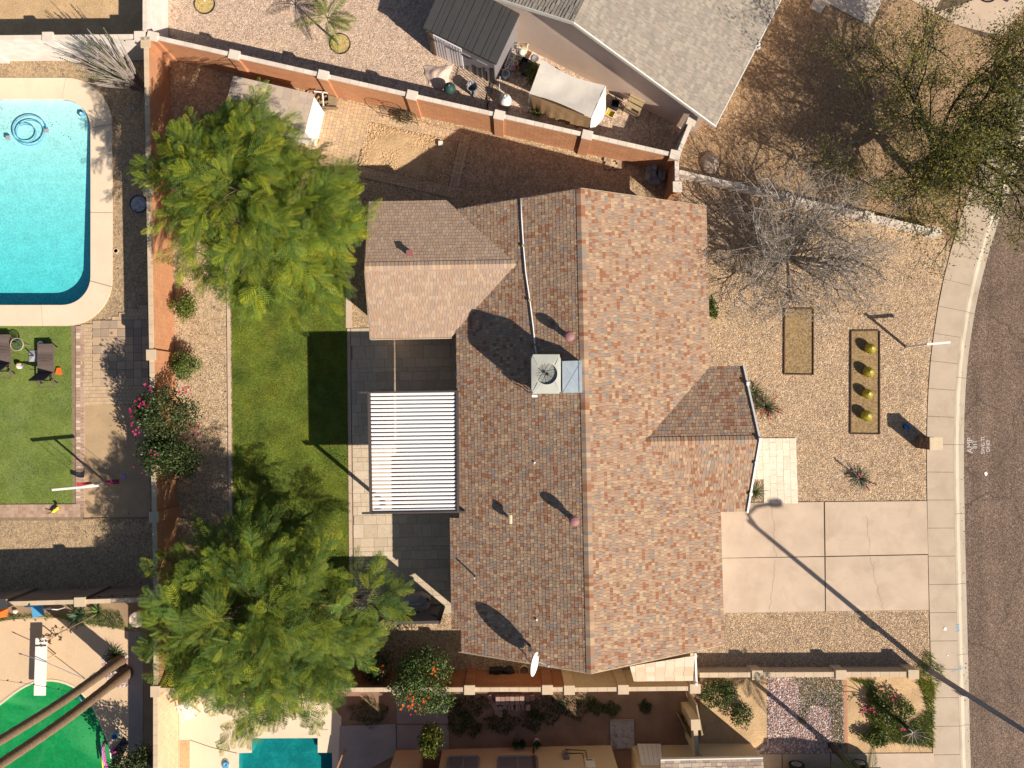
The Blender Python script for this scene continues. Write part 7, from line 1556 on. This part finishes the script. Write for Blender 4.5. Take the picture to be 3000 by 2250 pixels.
for k in range(5):
    for s in (-.2,.2): MB().tube([(-.2+k*.1,s,0),(-.2+k*.1,s,.45)],.007,4).build('wire',M['black'],t)
# ================================================================== NORTH YARD CLUTTER
c=P(1270,222); t=thing('ground_cloth','crumpled pale pink sheet spread on the gravel by the shed','sheet',c); q=[P(1240,195,.04),P(1325,192,.1),P(1308,262,.04),P(1258,250,.04)]
b=MB(); g={}; rn=random.Random(2); n=16
for i in range(n+1):
    for j in range(n+1):
        u=i/n; v=j/n; p=q[0].lerp(q[1],u).lerp(q[3].lerp(q[2],u),v); e=math.sin(math.pi*u)*math.sin(math.pi*v); g[i,j]=len(b.v)
        b.v.append((p.x+.03*math.sin(v*11),p.y+.04*math.sin(u*9),.03+e*.22+.05*abs(math.sin(u*9+v*4))*(.3+e)))
for i in range(n):
    for j in range(n): b.f.append((g[i,j],g[i,j+1],g[i+1,j+1],g[i+1,j])); b.c.append(None)
b.build('sheet',M['cloth_pink'],t,True)
c=P(1320,275); t=thing('kettle_grill','dark green round kettle grill at the wall shadow','grill',c,0); MB().lathe([(.05,.35),(.2,.42),(.27,.55),(.27,.6),(.2,.75),(.08,.82),(.01,.83)],22).build('bowl',M['green_dark'],t,True); MB().lathe([(.02,.83),(.04,.86),(.02,.9)],10).build('knob',M['steel'],t)
for a in range(3): MB().tube([(.16*math.cos(a*2.1),.16*math.sin(a*2.1),.42),(.28*math.cos(a*2.1),.28*math.sin(a*2.1),0)],.014,6).build('leg',M['steel'],t)
c=P(1385,270); t=thing('waste_bin','tapered ribbed grey bin in the gravel near the iron fence','bin',c,0); MB().lathe([(.17,0),(.24,.6),(.25,.62),(.22,.61),(.15,.05)],20).build('bin',M['grey_plastic'],t); 
for k in range(10): a=k*.628; MB().bar((.175*math.cos(a),.175*math.sin(a),.03),(.245*math.cos(a),.245*math.sin(a),.58),.02,.015,up=(math.cos(a),math.sin(a),0)).build('rib',M['grey_plastic'],t)
c=P(1480,302); t=thing('water_jar','large white rounded tank with a steel cap by the orange wall','tank',c,0); MB().lathe([(.18,0),(.27,.08),(.29,.3),(.24,.5),(.13,.66),(.12,.7)],24).build('tank',M['white'],t,True); MB().lathe([(.12,.69),(.12,.73),(.07,.75),(.03,.75)],18).build('cap',M['steel'],t); MB().box(-.03,.03,-.03,.03,.75,.8).build('valve',M['white'],t)
pots=[(1499,172,'tan_metal','oval tan tub in the wire rack'),(1493,181,'offwhite','white round pot in the wire rack'),(1474,190,'cream','cream pot at the left end of the rack'),(1486,192,'purple','dark purple pot at the front of the rack'),(1510,190,'offwhite','white banded pot beside the black tray'),(1498,204,'lilac','lilac grey pot on the ground'),(1512,205,'terracotta','rust brown pot on the ground'),(1478,210,'terracotta','wide orange clay pot near the shed'),(1520,218,'grey','grey pot alone near the black tray'),(1518,175,'grey','grey pot behind the rack')]
for x,y,m,lb in pots:
    c=P(x,y); t=thing('flower_pot',lb,'plant pot',c,0); s=random.uniform(.85,1.15); MB().lathe([(.08*s,0),(.12*s,.2*s),(.13*s,.22*s),(.1*s,.21*s),(.07*s,.06)],16).build('pot',M[m],t); MB().lathe([(.01,.15),(.1*s,.17)],12).build('soil',M['soil'],t)
c=P(1489,185); t=thing('wire_rack','white wire plant rack beside the shed','rack',c,R(60)); MB().tube([(.55*math.cos(6.2832*k/20),.17*math.sin(6.2832*k/20),.36) for k in range(21)],.012,5).build('hoop',M['white'],t); MB().tube([(.55*math.cos(6.2832*k/20),.17*math.sin(6.2832*k/20),.1) for k in range(21)],.012,5).build('hoop',M['white'],t)
for k in range(8): a=6.2832*k/8; MB().tube([(.55*math.cos(a),.17*math.sin(a),0),(.55*math.cos(a),.17*math.sin(a),.36)],.009,4).build('wire',M['white'],t)
c=P(1482,225); t=thing('pail','galvanised pail with yellow scissors beside the shed','bucket',c,0); MB().lathe([(.14,0),(.18,.3),(.185,.31),(.16,.3),(.13,.03)],18).build('pail',M['steel'],t); MB().bar((-.1,.15,.33),(.12,.28,.35),.04,.02).build('scissors',M['yellow'],t)
c=P(1536,198); t=thing('seed_tray','black plastic tray among the plant pots','tray',c,R(-30)); MB().box(-.26,.26,-.34,.34,.0,.03).build('base',M['blackplastic'],t)
for x0,x1,y0,y1 in ((-.26,.26,-.34,-.31),(-.26,.26,.31,.34),(-.26,-.23,-.31,.31),(.23,.26,-.31,.31)): MB().box(x0,x1,y0,y1,.03,.22).build('side',M['blackplastic'],t)
c=P(1568,178); t=thing('stone_fountain','pale square stone basin with dark bowl at the pink wall','basin',c,R(-28)); MB().box(-.27,.27,-.22,.22,0,.18).build('block',M['stucco_pink'],t); MB().lathe([(.1,.18),(.15,.19),(.16,.24),(.11,.23),(.05,.2)],16).build('bowl',M['grey'],t)
c=P(1532,138); t=thing('folded_chair','broken white wooden chair frame by the pink wall','chair',c,R(-25))
for a_,b_ in (((-.25,0,.05),(.25,.02,.4)),((-.2,-.25,.3),(.25,-.2,.35)),((.25,-.2,0),(.22,.1,.6)),((-.25,.1,0),(-.2,-.25,.5))): MB().bar(a_,b_,.04,.04,up=(.1,.2,1)).build('bar',M['cream'],t)
MB().lathe([(.05,.05),(.15,.1),(.16,.25),(.05,.3)],12,o=(.1,-.3,0)).build('cushion',M['offwhite'],t,True)
t=thing('shelf_rack','stack of silver wire shelves leaning on the shed side','shelves',P(1490,150))
for k in range(13): f=k/12; a_=P(1478,196,.6).lerp(P(1505,120,.6),f); e=Vector((*(sx.xy),0))*.34; MB().bar(a_,a_+e,.014,.014).build('wire',M['steel'],t)
for e0 in (.02,.3): MB().bar(P(1478,196,.58)+Vector((*(sx.xy),0))*e0,P(1505,120,.58)+Vector((*(sx.xy),0))*e0,.02,.02).build('frame',M['steel'],t)
for p in (P(1480,196),P(1506,122)): MB().bar(p+sx*.1,p+sx*.1+Z3*.58,.025,.025,up=(1,0,0)).build('leg',M['steel'],t)
pole_thing('broom','broom with a white handle leaning on the iron fence','broom',[P(1462,262,.02),P(1465,225,1.0)],.015,M['white'])
def crate(name,label,px,py,m,mi,rz,w=.42,d=.34,h=.2):
    c=P(px,py); t=thing(name,label,'crate',c,rz)
    for x0,x1,y0,y1 in ((-w/2,w/2,-d/2,-d/2+.025),(-w/2,w/2,d/2-.025,d/2),(-w/2,-w/2+.025,-d/2+.025,d/2-.025),(w/2-.025,w/2,-d/2+.025,d/2-.025)): MB().box(x0,x1,y0,y1,.0,h).build('side',m,t)
    for k in range(5): MB().bar((-w/2+.03,-d/2+.05+k*(d-.1)/4,.03),(w/2-.03,-d/2+.05+k*(d-.1)/4,.03),.03,.02).build('bottom_bar',mi,t)
    for k in range(5): MB().bar((-w/2+.06+k*(w-.12)/4,-d/2+.03,.045),(-w/2+.06+k*(w-.12)/4,d/2-.03,.045),.025,.015).build('bottom_bar',mi,t)
crate('plastic_crate','yellow plastic crate beside the white canopy sheet',1786,336,M['cream'],M['yellow'],R(-28)); crate('plastic_crate','black plastic crate next to the yellow crate',1799,312,M['blackplastic'],M['blackplastic'],R(-10),.36,.36,.34)
t=thing('wood_bench','low slatted wooden bench box against the pink house wall','bench',P(1850,305)); bz=.72
q=[P(1825,327,0),P(1866,349,0),P(1892,293,0),P(1850,272,0)]; up=Z3*bz
for k in range(4):
    a0=k/4+.03;a1=(k+1)/4-.03 if k<3 else 1.0
    if k==2: a1=.97
    if k>=2: a0,a1=(.5,1.0) if k==2 else (None,None)
    if a0 is None: continue
    g=[q[0].lerp(q[3],a0)+up,q[1].lerp(q[2],a0)+up,q[1].lerp(q[2],a1)+up,q[0].lerp(q[3],a1)+up]; MB().hexa([p-Z3*.03 for p in g]+g).build('board',M['wood_light'],t)
for k in range(4): p=q[k].lerp(sum(q,Vector())/4,.08); MB().bar(p,p+up-Z3*.03,.07,.07,up=(1,0,0)).build('leg',M['wood'],t)
for z in (.2,.45): MB().bar(q[0]+Z3*z,q[1]+Z3*z,.03,.1).build('rail',M['wood'],t)
MB().bar(q[0].lerp(q[3],.35)+Z3*.5,q[1].lerp(q[2],.1)+Z3*.55,.03,.03).build('loose_stick',M['brown'],t)
